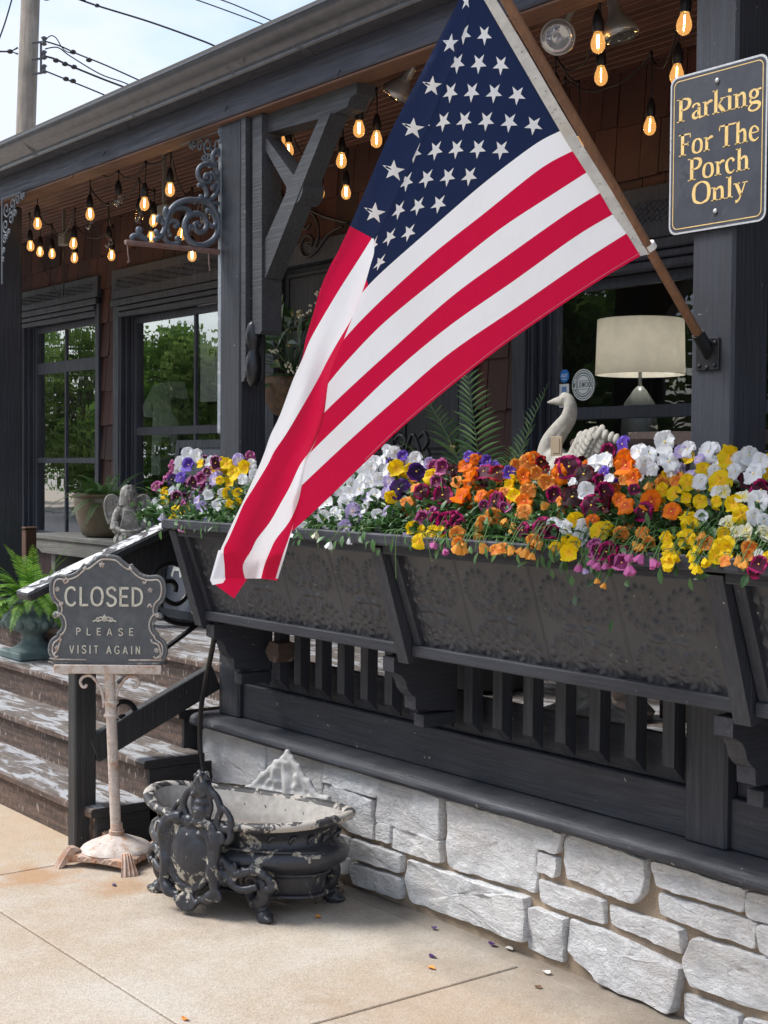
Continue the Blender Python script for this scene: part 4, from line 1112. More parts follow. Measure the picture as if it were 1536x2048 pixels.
# ------------------------------------------------------------------ flag
def flag():
    h0 = aX(941, -45, PXX); h1 = aX(1281, 512, PXX); tip = aY(465, 1190, 2.2)
    nrm = (h1 - h0).cross(tip - h0).normalized()
    if nrm.dot(CAM - h0) < 0: nrm = -nrm
    def pt(x, y, off=0.0):
        p = aP(x, y, h0, nrm); v = (CAM - p).normalized(); return p + v * off
    # smooth cloth undulation, real displacement
    def und(x, y):
        s_ = (x * .80 + y * -.6) ; q = (x * .6 + y * .8)
        a = max(0, min(1, (1290 - x) / 500))
        return a * (.016 * sin(s_ / 85 + 1.3) + .009 * sin(s_ / 37 + q / 210)) + .003 * sin(q / 60 + s_ / 90)
    def res(pts, n):
        c = [Vector((x, y, 0)) for x, y in pts]; c = cat_curve(c, 12)
        L = [0]
        for i in range(1, len(c)): L.append(L[-1] + (c[i] - c[i - 1]).length)
        out_ = []; j = 0
        for i in range(n + 1):
            t = L[-1] * i / n
            while j < len(L) - 2 and L[j + 1] < t: j += 1
            f = (t - L[j]) / max(1e-9, L[j + 1] - L[j]); out_.append(c[j].lerp(c[j + 1], f))
        return out_
    root = thing('flag', 'red white and blue striped flag with white stars hanging from the slanting pole', 'flag', h1)
    m = MB()
    NV = 60
    # lower stripes and canton bottom: hoist -> fold
    lines = {
     7: [(1120, 262), (1068, 290), (968, 366), (868, 452), (768, 540), (729, 580), (712, 606), (680, 680)],
     8: [(1145, 302), (1080, 338), (968, 427), (868, 506), (774, 590), (718, 645), (684, 683), (660, 712)],
     9: [(1173, 345), (1100, 392), (1000, 458), (900, 537), (774, 640), (700, 715), (657, 766), (638, 792)],
     10: [(1200, 386), (1130, 430), (1010, 515), (900, 596), (774, 708), (690, 785), (646, 828), (620, 858)],
     11: [(1225, 429), (1150, 474), (1030, 560), (900, 651), (790, 742), (700, 828), (626, 900), (600, 930)],
     12: [(1253, 467), (1170, 520), (1040, 610), (900, 706), (790, 800), (700, 880), (601, 973), (578, 998)],
     13: [(1281, 512), (1208, 555), (1100, 626), (1000, 696), (900, 774), (800, 858), (730, 925), (640, 1012), (578, 1068)]}
    R = {u: res(lines[u], NV) for u in lines}
    crease = res([(941, -45), (932, 20), (909, 92), (876, 180), (850, 246), (815, 320), (785, 396), (756, 462), (740, 505), (720, 560), (690, 640), (672, 684)], NV)
    # canton part of line 7 must share parameters with the crease; crease u runs 0..5.2
    def uc(v): return 5.2 * min(1, v / .80) ** .85
    CV = .80      # share of line 7 that is canton (its length beyond is stripe)
    def A(u, s_):      # s_ 0..1 along the lines
        i = s_ * NV; j = min(int(i), NV - 1); f = i - j
        L_ = lambda l: l[j].lerp(l[j + 1], f)
        if u >= 7:
            k_ = min(int(u), 12); p = L_(R[k_]).lerp(L_(R[k_ + 1]), u - k_)
        else:
            c = uc(s_); t = max(0, min(1, (u - c) / (7 - c))); p = L_(crease).lerp(L_(R[7]), t)
        return p
    # length of canton along line 7
    def ln(pts): return sum((pts[i + 1] - pts[i]).length for i in range(len(pts) - 1))
    tot = ln(R[7]); acc = 0; scan = 1
    for i in range(NV):
        if abs(R[7][i].x - 729) < 8 and scan == 1: scan = i / NV
    CV = scan
    def PA(u, s_, off=0):
        p = A(u, s_); return pt(p.x, p.y, und(p.x, p.y) + off)
    for k_ in range(7, 13):
        rows = [[PA(k_ + q / 4, i / NV) for i in range(NV + 1)] for q in range(5)]
        m.grid(rows, 0 if k_ % 2 == 0 else 1)
    nC = int(round(CV * NV))
    rows = [[PA(lerp(uc(i / NV), 7, q / 16), i / NV) for i in range(nC + 1)] for q in range(17)]
    m.grid(rows, 2)
    # beyond the canton: stripe 7 red, 6 white, tucked behind the fold
    for k_, mi in ((6.0, 0), ):
        rows = [[PA(lerp(uc(i / NV), 7, q / 4), i / NV) for i in range(nC, NV + 1)] for q in range(5)]
        m.grid(rows, 0)
    # ---- B: front fold
    sil = res([(941, -45), (918, 0), (850, 131), (783, 260), (735, 370), (700, 452)], 30)
    crB = res([(943, -43), (940, 20), (917, 92), (884, 180), (859, 246), (824, 320), (794, 390), (769, 440), (748, 478)], 30)
    OFF = .035
    def PB(p, q, t, off=0):      # t across
        pp = p.lerp(q, t); return pt(pp.x, pp.y, und(pp.x, pp.y) + OFF * (.5 + .6 * sin(pi * min(1, t * .9 + .1))) * min(1, max(0, pp.y + 60) / 200) + off)
    rows = [[PB(sil[i], crB[i], q / 6) for i in range(31)] for q in range(7)]
    m.grid(rows, 2)
    lev = [ # y, L, b12, b23, b34, b45, b56, R
     (478, 700, 744, 748, 748, 748, 748, 748), (505, 675, 726, 748, 748, 748, 748, 748), (530, 661, 710, 741, 741, 741, 741, 741), (577, 641, 680, 727, 727, 727, 727, 727), (632, 625, 647, 706, 706, 706, 706, 706),
     (680, 611, 620, 678, 687, 687, 687, 687), (717, 604, 605, 657, 671, 671, 671, 671), (762, 585, 585, 634, 657, 657, 657, 657), (830, 560, 560, 595, 648, 648, 648, 648), (870, 541, 541, 571, 636, 636, 636, 636), (902, 530, 530, 549, 620, 622, 622, 622), (930, 519, 519, 535, 600, 611, 611, 611),
     (973, 500, 500, 509, 580, 603, 603, 603), (1007, 484, 484, 488, 561, 595, 597, 597), (1044, 466, 466, 472, 540, 578, 588, 588), (1078, 451, 451, 457, 514, 552, 577, 579), (1100, 441, 441, 447, 503, 541, 569, 573), (1130, 433, 433, 449, 486, 529, 559, 564), (1157, 425, 425, 450, 490, 522, 551, 556)]
    N_ = 8; rowsL = []
    ys = [l_[0] for l_ in lev]
    cols = []
    for c in range(1, 8):
        ptsc = [Vector((l_[c], l_[0], 0)) for l_ in lev]
        if c == 1: ptsc[0] = Vector((700, 452, 0))
        if c == 2: ptsc[0] = Vector((744, 476, 0))
        cols.append(cat_curve(ptsc, 4))
    n = len(cols[0])
    cm = [0, 1, 0, 1, 0, 1]
    def PC(p, off=0):
        L_, R_ = None, None
        return p
    for c in range(6):
        rows = []
        for q in range(5):
            row = []
            for i in range(n):
                p = cols[c][i].lerp(cols[c + 1][i], q / 4)
                Lx, Rx = cols[0][i].x, cols[6][i].x; t = (p.x - Lx) / max(1, Rx - Lx)
                fold = .5 + .6 * sin(pi * min(1, t * .9 + .1)) + .35 * sin(t * 9 + i * .05) * min(1, i / 30)
                row.append(pt(p.x, p.y, und(p.x, p.y) + OFF * fold + .0))
            rows.append(row)
        m.grid(rows, cm[c])
    # lower flaps of the fly end, a little behind
    def flap(poly, mi, off):
        vs = [pt(x, y, und(x, y) + off) for x, y in poly]; m.add(vs, [tuple(range(len(vs)))], mi)
    flap([(447, 1090), (500, 1090), (494, 1158), (468, 1197), (428, 1168), (450, 1155)], 0, .005)
    flap([(437, 1100), (452, 1104), (452, 1156), (446, 1166), (425, 1170), (420, 1160)], 1, .015)
    flap([(515, 1100), (560, 1100), (555, 1161), (520, 1157)], 0, .004)
    # ---- stars, real patches on both faces
    def star(F, u, v, du, dv, clampc=None):
        for sd in (1, -1):
            vs = []
            for k_ in range(10):
                r_ = 1 if k_ % 2 == 0 else .40; an = k_ * pi / 5
                # star points to the fly-hoist axis upright when the hoist is vertical
                vs.append(F(u - cos(an) * r_ * du, v + sin(an) * r_ * dv, .0016 * sd))
            ctr = F(u, v, .0016 * sd); m.add(vs + [ctr], [(i, (i + 1) % 10, 10) for i in range(10)], 3)
    def FA(u, v, off): 
        s_ = max(0, min(1, v * CV)); c = uc(s_)
        return PA(max(u, c), s_, off)
    for row_ in range(2, 10):
        u = .70 * row_
        for k_ in range(6 if row_ % 2 else 5):
            v = (2 * k_ + 1) / 12 if row_ % 2 else (2 * k_ + 2) / 12
            c = uc(v * CV)
            if u < c - .25: continue
            star(FA, u, v, .40, .40 * 1 / 9.7)
    def FB(u, v, off):
        i = max(0, min(29.99, v * 30)); j = int(i); f = i - j
        return PB(sil[j].lerp(sil[j + 1], f), crB[j].lerp(crB[j + 1], f), min(1, u / 1.02), off)
    for k_ in range(6): star(FB, .60, (2 * k_ + 1) / 12, .40, .40 / 10.5)
    o = m.build('cloth', [flag_red, flag_white, flag_blue, m_cloth('star_white', (.93, .94, .97), .05)], root, True)
    # canvas header
    L_ = res([(941, -45), (968, 0), (1120, 262), (1145, 302), (1173, 345), (1200, 386), (1225, 429), (1253, 467), (1281, 512)], 30)
    R_ = res([(966, -45), (993, 0), (1053, 100), (1118, 212), (1170, 298), (1222, 380), (1262, 448), (1290, 497), (1299, 508)], 30)
    m = MB()
    for off in (.0018, -.0018):
        m.grid([[pt(lerp(L_[i].x, R_[i].x, q / 3), lerp(L_[i].y, R_[i].y, q / 3), off + .003 * sin(i * .6) * (q / 3)) for i in range(31)] for q in range(4)])
    m.build('header', canvas_m, root, True)
    m = MB()
    seam = m_cloth('seam_thread', (.80, .25, .32), .1)
    for pts, o_ in (([(1280, 506), (1208, 549), (1100, 620), (1000, 690), (900, 768), (800, 852), (730, 919)], .0025), ):
        c = res(pts, 50); m.tube([pt(p.x, p.y, und(p.x, p.y) + o_) for p in c], .0009, 4)
    m.build('hem_stitching', seam, root)
flag()
# ------------------------------------------------------------------ string lights
def string_light(label, bulbs, drops, group='cafe string lights under the porch ceiling', feed=True):
    """bulbs: (px, py of the bulb centre, distance behind the beam Y, lit)"""
    P_ = [(aY(x, y, Y), lit) for (x, y, Y, lit) in bulbs]
    root = thing('string_light', label, 'string light', (P_[0][0].x, P_[0][0].y, CZ - .02), group)
    hooks = []
    for (p, lit), dr in zip(P_, drops):
        H = .052                      # half height of the bulb glass
        b = Vector(p); tilt = Vector(((random.random() - .5) * .10, (random.random() - .5) * .10, 1)).normalized()
        q = Matrix.Translation(b) @ tilt.to_track_quat('Z', 'Y').to_matrix().to_4x4()
        def tf(m): m.v = [tuple(q @ Vector(v)) for v in m.v]; return m
        s = MB(); s.lathe([(.0, .095), (.006, .094), (.010, .088), (.0135, .076), (.0185, .056), (.0185, .030), (.0165, .026), (.0165, .022)], n=14)
        so_ = tf(s).build('socket', socket_m, root, True, 40)
        g = MB(); g.lathe([(.012, .028), (.0125, .022), (.017, .010), (.0225, -.004), (.0245, -.017), (.0225, -.030), (.0155, -.041), (.007, -.046), (.0005, -.047)], n=18)
        gm = tf(g).build('bulb', bulb_glass if lit else bulb_clear, so_, True)
        f = MB()
        for k_ in (-1, 1):
            f.tube([(k_ * .0035, 0, .014), (k_ * .0045, 0, -.002), (k_ * .003, 0, -.030)], .0016 if lit else .0008, 5)
        tf(f).build('filament', random.choice(FILS) if lit else mat_fil, so_)
        top = q @ Vector((0, 0, .094)); hk = top + Vector((random.uniform(-.01, .01), 0, dr)); hk.z = min(hk.z, CZ - .012)
        m = MB(); m.tube(cat_curve([top, lerp(top, hk, .5) + Vector((.004, 0, 0)), hk], 3), .0028, 6)
        m.tube([hk + Vector((0, 0, -.014)), hk + Vector((0, 0, .010))], .0065, 6)
        m.build('drop_cord', wire_m, root, True); hooks.append(hk)
    m = MB(); pts = [hooks[0]]
    for a, b in zip(hooks[:-1], hooks[1:]):
        sag = min(.12, (b - a).length * .16)
        for k_ in range(1, 9):
            t = k_ / 8; p = a.lerp(b, t); p.z -= sag * 4 * t * (1 - t) * random.uniform(.9, 1.05); pts.append(p)
    m.tube(pts, .0040, 6); m.build('cable', wire_m, root, True)
FILS = [filament_m, m_emit('dim_filament', (1, .52, .17), 14), m_emit('bright_filament', (1, .70, .34), 50)]
mat_fil = mat('unlit_filament', (.25, .2, .16), .4, .6)
string_light('lit string light strand nearest the beam at the far left of the porch', [(75, 443, 3.45, 1), (180, 424, 3.52, 1), (237, 397, 3.50, 0), (289, 403, 3.46, 1), (340, 374, 3.48, 1), (384, 506, 3.9, 1)], [.13, .22, .05, .10, .09, .25])
string_light('string light strand low behind the first one, left of the iron sign bracket', [(61, 488, 3.85, 1), (80, 500, 4.05, 1), (104, 504, 4.15, 1), (147, 483, 3.8, 1), (149, 512, 4.15, 1), (223, 507, 4.15, 1), (218, 483, 3.95, 0)], [.10, .12, .09, .10, .12, .08, .13])
string_light('string light strand behind the scrolls of the iron sign bracket', [(180, 446, 3.9, 0), (278, 430, 3.75, 0), (307, 437, 3.85, 1), (302, 470, 4.1, 1), (363, 464, 3.95, 1), (410, 430, 3.6, 0)], [.14, .10, .06, .10, .08, .05])
string_light('string light strand of glowing bulbs between the wooden brace and the flag', [(718, 252, 3.50, 1), (753, 273, 3.62, 1), (683, 316, 3.78, 1), (692, 380, 4.15, 1), (640, 380, 4.20, 1), (577, 295, 3.75, 1), (560, 274, 3.60, 1)], [.06, .10, .08, .10, .06, .05, .05])
string_light('string light strand seen through the gap of the wooden brace', [(544, 398, 4.2, 1), (564, 414, 4.25, 1), (515, 420, 4.1, 0)], [.09, .10, .1])
string_light('string light strand hanging in front of the flood lamps at the upper right', [(1196, 78, 3.42, 1), (1202, 145, 3.72, 1), (1112, 192, 4.1, 0), (1156, 285, 4.2, 1)], [.06, .08, .22, .15])
string_light('string light strand beside the right post above the parking sign', [(1369, 40, 3.44, 1), (1354, 142, 3.75, 1), (1300, 246, 4.15, 1), (1130, 300, 4.25, 1)], [.07, .07, .17, .2])
# a loose loop of cable that hangs down in front of the window head
m = MB(); m.tube(cat_curve([aY(80, 505, 4.2), aY(84, 525, 4.2), (aY(100, 560, 4.2)), aY(116, 588, 4.2), aY(124, 592, 4.2), aY(127, 580, 4.2), aY(128, 500, 4.2), aY(130, 470, 4.2)], 6), .0032, 6)
tag(m.build('hanging_cable', wire_m, None, True), 'loose loop of black cable hanging over the small left window head', 'cable')
# grey junction boxes under the ceiling
for (x, y, Y, lb) in ((122, 478, 4.1, 'small grey junction box among the bulbs at the left end'), (322, 425, 3.8, 'small grey junction box behind the iron sign bracket')):
    c = aY(x, y, Y); m = MB(); m.box(c.x - .05, c.x + .05, Y, Y + .05, c.z - .04, c.z + .045, .004)
    m.box(c.x - .008, c.x + .008, Y + .01, Y + .03, c.z + .045, CZ, .001)
    tag(m.build('junction_box', mat('dull_zinc', (.22, .22, .21), .6, .4)), lb, 'junction box')

# ------------------------------------------------------------------ flood lamps
def flood(label, heads, jb):
    base = aY(*jb, 3.55); root = thing('flood_light', label, 'flood light', base)
    shell = mat('lamp_housing', (.42, .41, .40), .35, .6); lens = m_glass('lamp_lens', .30, 0, (.8, .8, .78))
    m = MB(); m.lathe([(0, .0), (.035, 0), (.052, .012), (.052, .03)], (base.x, base.y, CZ - .03), 20); m.build('ceiling_plate', shell, root, True, 40)
    for (x, y, Y, dx, dy, dz) in heads:
        c = aY(x, y, Y); n_ = Vector((dx, dy, dz)).normalized(); q = Matrix.Translation(c) @ n_.to_track_quat('Z', 'Y').to_matrix().to_4x4()
        m = MB(); m.lathe([(.018, -.125), (.020, -.10), (.022, -.075), (.036, -.055), (.058, -.015), (.062, .0), (.060, .004)], n=24); m.v = [tuple(q @ Vector(v)) for v in m.v]
        h = m.build('lamp_head', shell, root, True, 50)
        m = MB(); m.lathe([(.060, .002), (.052, .010), (.040, .014), (.038, .013), (.026, .017), (.024, .016), (.012, .019), (.0, .019)], n=24); m.v = [tuple(q @ Vector(v)) for v in m.v]; m.build('lens', lens, h, True)
        m = MB(); m.lathe([(.056, -.006), (.03, -.035), (.0, -.05)], n=24); m.v = [tuple(q @ Vector(v)) for v in m.v]; m.build('reflector', mat('reflector', (.6, .6, .6), .3, .7), h, True)
        m = MB(); e = q @ Vector((0, 0, -.12)); m.tube(cat_curve([e, e + Vector((0, 0, .03)), Vector((base.x, base.y, CZ - .03))], 5), .012, 8); m.build('swivel_arm', shell, root, True)
flood('twin flood lamp fixture on the porch ceiling beside the flag pole', [(1116, 74, 3.46, .55, -.75, -.35), (1242, 70, 3.50, .25, .1, -1)], (1180, 10))
flood('small clear flood lamp on the ceiling left of the flag edge', [(790, 190, 3.50, -.5, -.3, -.8)], (800, 150))

# ------------------------------------------------------------------ iron sign bracket on the left post (projects towards the street)
def iron_bracket():
    X0 = -5.445
    root = thing('sign_bracket', 'grey wrought iron sign bracket with big scrolls on the left porch post', 'iron bracket', (X0, 3.25, 2.3))
    Z6 = lambda P_: [(220 + x / 5.908, 230 + y / 5.908) for x, y in P_]
    wt = m_speck('weathered_pole_paint', (.19, .215, .235), (.55, .55, .52), .55, 22, .6, .4, width=.2)
    cop = m_iron_rust('copper_bar', (.26, .17, .15), (.20, .09, .07), .55, 20)
    pX = X0 + .012
    tp = aX(447, 283, pX); bt = aX(447, 868, pX)
    m = MB(); m.box(pX - .024, pX + .012, tp.y - .014, tp.y + .016, bt.z, tp.z, .006); m.build('upright', wt, root)
    m = MB(); m.lathe([(.0, .085), (.008, .078), (.016, .060), (.021, .040), (.019, .020), (.011, .008), (.014, .0), (.022, -.006), (.022, -.014), (.017, -.02)], (pX - .006, tp.y, tp.z + .01), 14, mod=lambda a, i: 1 + .12 * cos(a * 5 + i * 1.6)); m.build('finial', iron_grey, root, True)
    A = lambda P_: [aX(x, y, X0) for x, y in Z6(P_)]
    def tb(P_, r=.0095, n=5):
        m = MB(); pts = cat_curve([Vector((x, y, 0)) for x, y in P_], n); q = [aX(220 + p.x / 5.908, 230 + p.y / 5.908, X0) for p in pts]
        k_ = len(q); m.tube(q, [r * 1.18 * (.65 + .35 * sin(pi * min(1, .12 + .88 * i / k_))) for i in range(k_)], 8); m.build('scroll', iron_grey, root, True)
    big = [
     [(520, 1478), (600, 1430), (650, 1340), (665, 1240), (700, 1150), (780, 1060), (900, 1010), (1000, 1008), (1120, 1020), (1210, 1090), (1270, 1210), (1285, 1340), (1250, 1440), (1180, 1510), (1080, 1545), (980, 1520), (910, 1440), (885, 1330), (900, 1240), (960, 1180), (1050, 1170), (1120, 1210), (1145, 1290), (1120, 1360), (1060, 1390), (1010, 1350), (1005, 1290), (1050, 1270)],
     [(460, 1480), (380, 1430), (340, 1390), (330, 1350), (360, 1340)], [(440, 1490), (370, 1450), (300, 1425), (260, 1440), (265, 1470), (290, 1465)],
     [(690, 1300), (700, 1180), (780, 1110), (880, 1100), (950, 1140), (930, 1175), (905, 1165)], [(660, 1260), (640, 1400), (670, 1490), (740, 1530), (810, 1510), (820, 1460), (790, 1450)],
     [(690, 1400), (680, 1310), (720, 1260), (790, 1265), (790, 1310), (760, 1315)], [(630, 1300), (600, 1215), (570, 1210), (565, 1250), (590, 1250)], [(665, 1230), (650, 1150), (665, 1100), (660, 1140)],
     [(620, 1440), (560, 1400), (545, 1375), (570, 1380)], [(920, 1400), (930, 1330), (960, 1310), (990, 1350)],
     [(1150, 1130), (1230, 1200), (1250, 1280), (1220, 1320), (1180, 1300), (1185, 1280)], [(1285, 1230), (1215, 1150), (1160, 1120), (1150, 1140)],
     [(1050, 1020), (1160, 1010), (1240, 950), (1280, 850), (1270, 770), (1190, 740)], [(1280, 700), (1240, 620), (1160, 580), (1080, 600), (1040, 660), (1050, 740), (1110, 800), (1180, 790), (1190, 720), (1140, 700), (1120, 740), (1150, 760)],
     [(1040, 840), (1070, 825), (1120, 850), (1145, 920), (1130, 980), (1080, 985), (1060, 955)], [(1260, 600), (1220, 540), (1220, 470), (1260, 420), (1310, 430), (1300, 465), (1275, 455)], [(1280, 830), (1230, 830), (1215, 870), (1240, 880)],
     [(1200, 660), (1230, 720), (1280, 720)], [(1190, 1060), (1230, 1050), (1290, 1040)]]
    for b in big: tb(b, .0125 if b is big[0] else .0095)
    for x, y, r_ in ((355, 1360, .016), (268, 1450, .014), (925, 1165, .013), (795, 1462, .014), (775, 1310, .013), (583, 1230, .013), (550, 1392, .012), (712, 1420, .012), (1060, 1305, .013), (1155, 1140, .013), (1185, 1295, .013), (1000, 1022, .015), (1068, 1540, .015), (1140, 735, .015), (1075, 965, .013), (1275, 440, .014), (970, 1345, .010)):
        m = MB(); m.ball(aX(220 + x / 5.908, 230 + y / 5.908, X0), (r_ * .75, r_ * .85, r_ * .85)); m.build('scroll_end', iron_grey, root, True)
    a = A([(180, 1495)])[0]; b = A([(1345, 1615)])[0]
    m = MB(); m.bar(a, b, .026, .014, (0, 0, 1), .003); m.bar(a + Vector((0, 0, -.009)), b + Vector((0, 0, -.009)), .010, .008, (0, 0, 1), .001); m.build('hanging_bar', cop, root)
    for P_ in ([(205, 1520), (212, 1640), (222, 1700), (228, 1735), (212, 1745), (205, 1720)], [(1165, 1620), (1172, 1770), (1182, 1830), (1168, 1840)]):
        m = MB(); m.tube(A(P_), .0028, 6); m.build('sign_hook', cop, root)
iron_bracket()
# lacy corner brackets under the beam
def lace(name_label, X0, sgn, Y, S_=.34, T_=.36):
    ztop = 3.095
    root = thing('corner_bracket', name_label, 'iron bracket', (X0, Y, ztop))
    def q(a, b): return Vector((X0 + sgn * a, Y, ztop - b))
    curves = [[(0, .004), (S_, .004)], [(.004, 0), (.004, T_)]]
    def add_sp(cx, cz, r_, a0, turns, rad=.0055):
        pts = spiral(cx, cz, r_, r_ * .25, a0, a0 + turns * 2 * pi, 16); m = MB(); m.tube([q(a, b) for a, b in pts], rad, 6); m.ball(q(*pts[-1]), .008, 8, 6); m.build('lace_scroll', iron_grey, root, True)
    for c in curves:
        m = MB(); m.tube([q(*p) for p in c], .006, 6); m.build('edge_rod', iron_grey, root)
    for (cx, cz, r_, a0, tn) in ((.07, .07, .05, 0, 1.2), (.15, .055, .042, 2, -1.2), (.055, .16, .042, 1, 1.2), (.22, .042, .032, 3, 1.1), (.045, .235, .030, 0, -1.2), (.275, .03, .022, 1, -1.1), (.03, .295, .02, 2, 1.1), (.13, .13, .036, 4, 1.2), (.185, .11, .022, 0, -1), (.10, .20, .022, 2, 1), (.31, .02, .014, 1, 1), (.02, .34, .014, 1, 1)):
        add_sp(cx, cz, r_, a0, tn)
lace('lacy grey iron corner bracket above the sign bracket, under the beam', -5.47, -1, 3.30, .40, .30)
lace('lacy grey iron corner bracket at the far left post, under the beam', aY(4, 420, 3.20).x, 1, 3.20, .27, .48)
# scrolled iron shelf bracket seen past the brace, on the house wall
def wall_bracket():
    root = thing('scroll_shelf_bracket', 'dark wrought iron scroll bracket on the shingle wall behind the wooden brace', 'iron bracket', aY(610, 440, WY - .03))
    Z3 = lambda P_: [(480 + x / 5.12, 150 + y / 5.12) for x, y in P_]
    im = m_speck('brown_iron', (.012, .010, .011), (.03, .02, .018), .6, 20, .5, .2)
    A = lambda P_: [aY(x, y, WY - .05) for x, y in Z3(P_)]
    for P_ in ([(650, 1330), (760, 1400), (900, 1460), (1100, 1510)], [(1050, 1550), (930, 1610), (860, 1690), (790, 1790), (720, 1850), (660, 1850), (625, 1780), (640, 1690), (700, 1640), (740, 1680), (730, 1740), (700, 1740)],
               [(700, 1380), (770, 1450), (805, 1560), (800, 1680), (770, 1760)], [(760, 1400), (700, 1400), (640, 1470), (640, 1550), (690, 1570), (720, 1520)], [(650, 1330), (640, 1370), (680, 1400)]):
        m = MB(); m.tube(cat_curve(A(P_), 5), .009, 7); m.build('scroll', im, root, True)
wall_bracket()

# ------------------------------------------------------------------ utility pole and wires
def utility():
    pw = wood_paint('utility_pole_wood', (.24, .205, .17), 'z', .62, .85, .35, (.10, .085, .07))
    D = 22.0; a = aD(46, 420, D); b = aD(63, -60, D); a = Vector((a.x, a.y, a.z)); dz = (b - a) / (b.z - a.z)
    foot = a + dz * (0 - a.z)
    root = thing('utility_pole', 'weathered wooden utility pole beyond the porch roof against the sky', 'utility pole', foot)
    m = MB(); m.tube([foot, lerp(foot, b, .5), b + dz * 1.5], [.17, .155, .14], 14); m.build('pole', pw, root, True)
    D2 = D - .2
    hw = mat('pole_hardware', (.10, .10, .11), .4, .6); ins = mat('insulator', (.06, .06, .07), .3)
    m = MB(); m.tube([aD(82, 84, D2), aD(82, 146, D2)], .018, 6)
    for y in (84, 117, 146): m.tube([aD(64, y + 2, D2), aD(84, y, D2)], .018, 6)
    m.build('wire_rack', hw, root)
    m = MB(); m.tube([aD(36, 95, D2), aD(22, 103, D2), aD(36, 108, D2)], .016, 6); m.build('guy_bracket', hw, root)
    for y in (82, 110, 138):
        m = MB(); c = aD(88, y, D2); m.lathe([(.02, -.07), (.05, -.05), (.028, -.02), (.028, .02), (.05, .05), (.02, .07)], c, 10); m.build('insulator', ins, root, True)
    return D2
D2 = utility()
def wire(label, P_, D_=D2, r=.012, clamps=()):
    pts = [aD(x, y, D_) for x, y in P_]; m = MB(); m.tube(cat_curve(pts, 6), r, 5)
    o = m.build('power_line', wire_m); tag(o, label, 'power line', 'power lines against the sky')
    for (x, y) in clamps:
        c = MB(); c.ball(aD(x, y, D_), (.05, .05, .035), 8, 6); c.build('wire_clamp', wire_m, o, True)
    return o
wire('sagging service cable from the top insulator of the pole to behind the roof', [(88, 82), (120, 92), (155, 108), (210, 130), (290, 166), (330, 185)], clamps=((146, 104), (178, 120)))
wire('looping slack jumper cable above the pole insulators', [(88, 84), (100, 72), (112, 76), (128, 100), (150, 108)], r=.009)
wire('service cable between the upper and middle pole insulators', [(90, 98), (115, 95), (140, 112), (200, 148), (250, 166), (300, 190)], r=.010)
wire('dark service cable from the middle insulator of the pole', [(88, 112), (110, 118), (132, 128), (200, 156), (262, 180), (300, 200)], r=.016, clamps=((112, 121), (130, 128), (148, 134)))
wire('service cable from the lowest insulator of the pole', [(88, 141), (130, 158), (180, 178), (222, 196), (260, 215)], clamps=((132, 158), (146, 162)))
wire('long power line over the roof with a clamp near its left end', [(130, -12), (190, 10), (300, 44), (400, 80), (440, 97), (480, 116)], D_=26, r=.018, clamps=((194, 11), (168, -3)))
wire('lower of the two thin power lines at the top of the sky', [(360, -12), (450, 20), (535, 52), (600, 78)], D_=30, r=.014)
wire('upper of the two thin power lines at the top of the sky', [(420, -8), (470, 10), (548, 44), (620, 76)], D_=30, r=.014)
wire('guy wire running up from the left edge of the photo', [(-10, 100), (10, 45), (26, -10)], D_=24, r=.014)
wire('cable tied to the left side of the utility pole', [(-20, 102), (0, 103), (22, 103)], r=.014, clamps=((20, 103),))
wire('thin drooping wire at the very top beside the utility pole', [(75, -8), (92, 0), (108, -6)], r=.012)

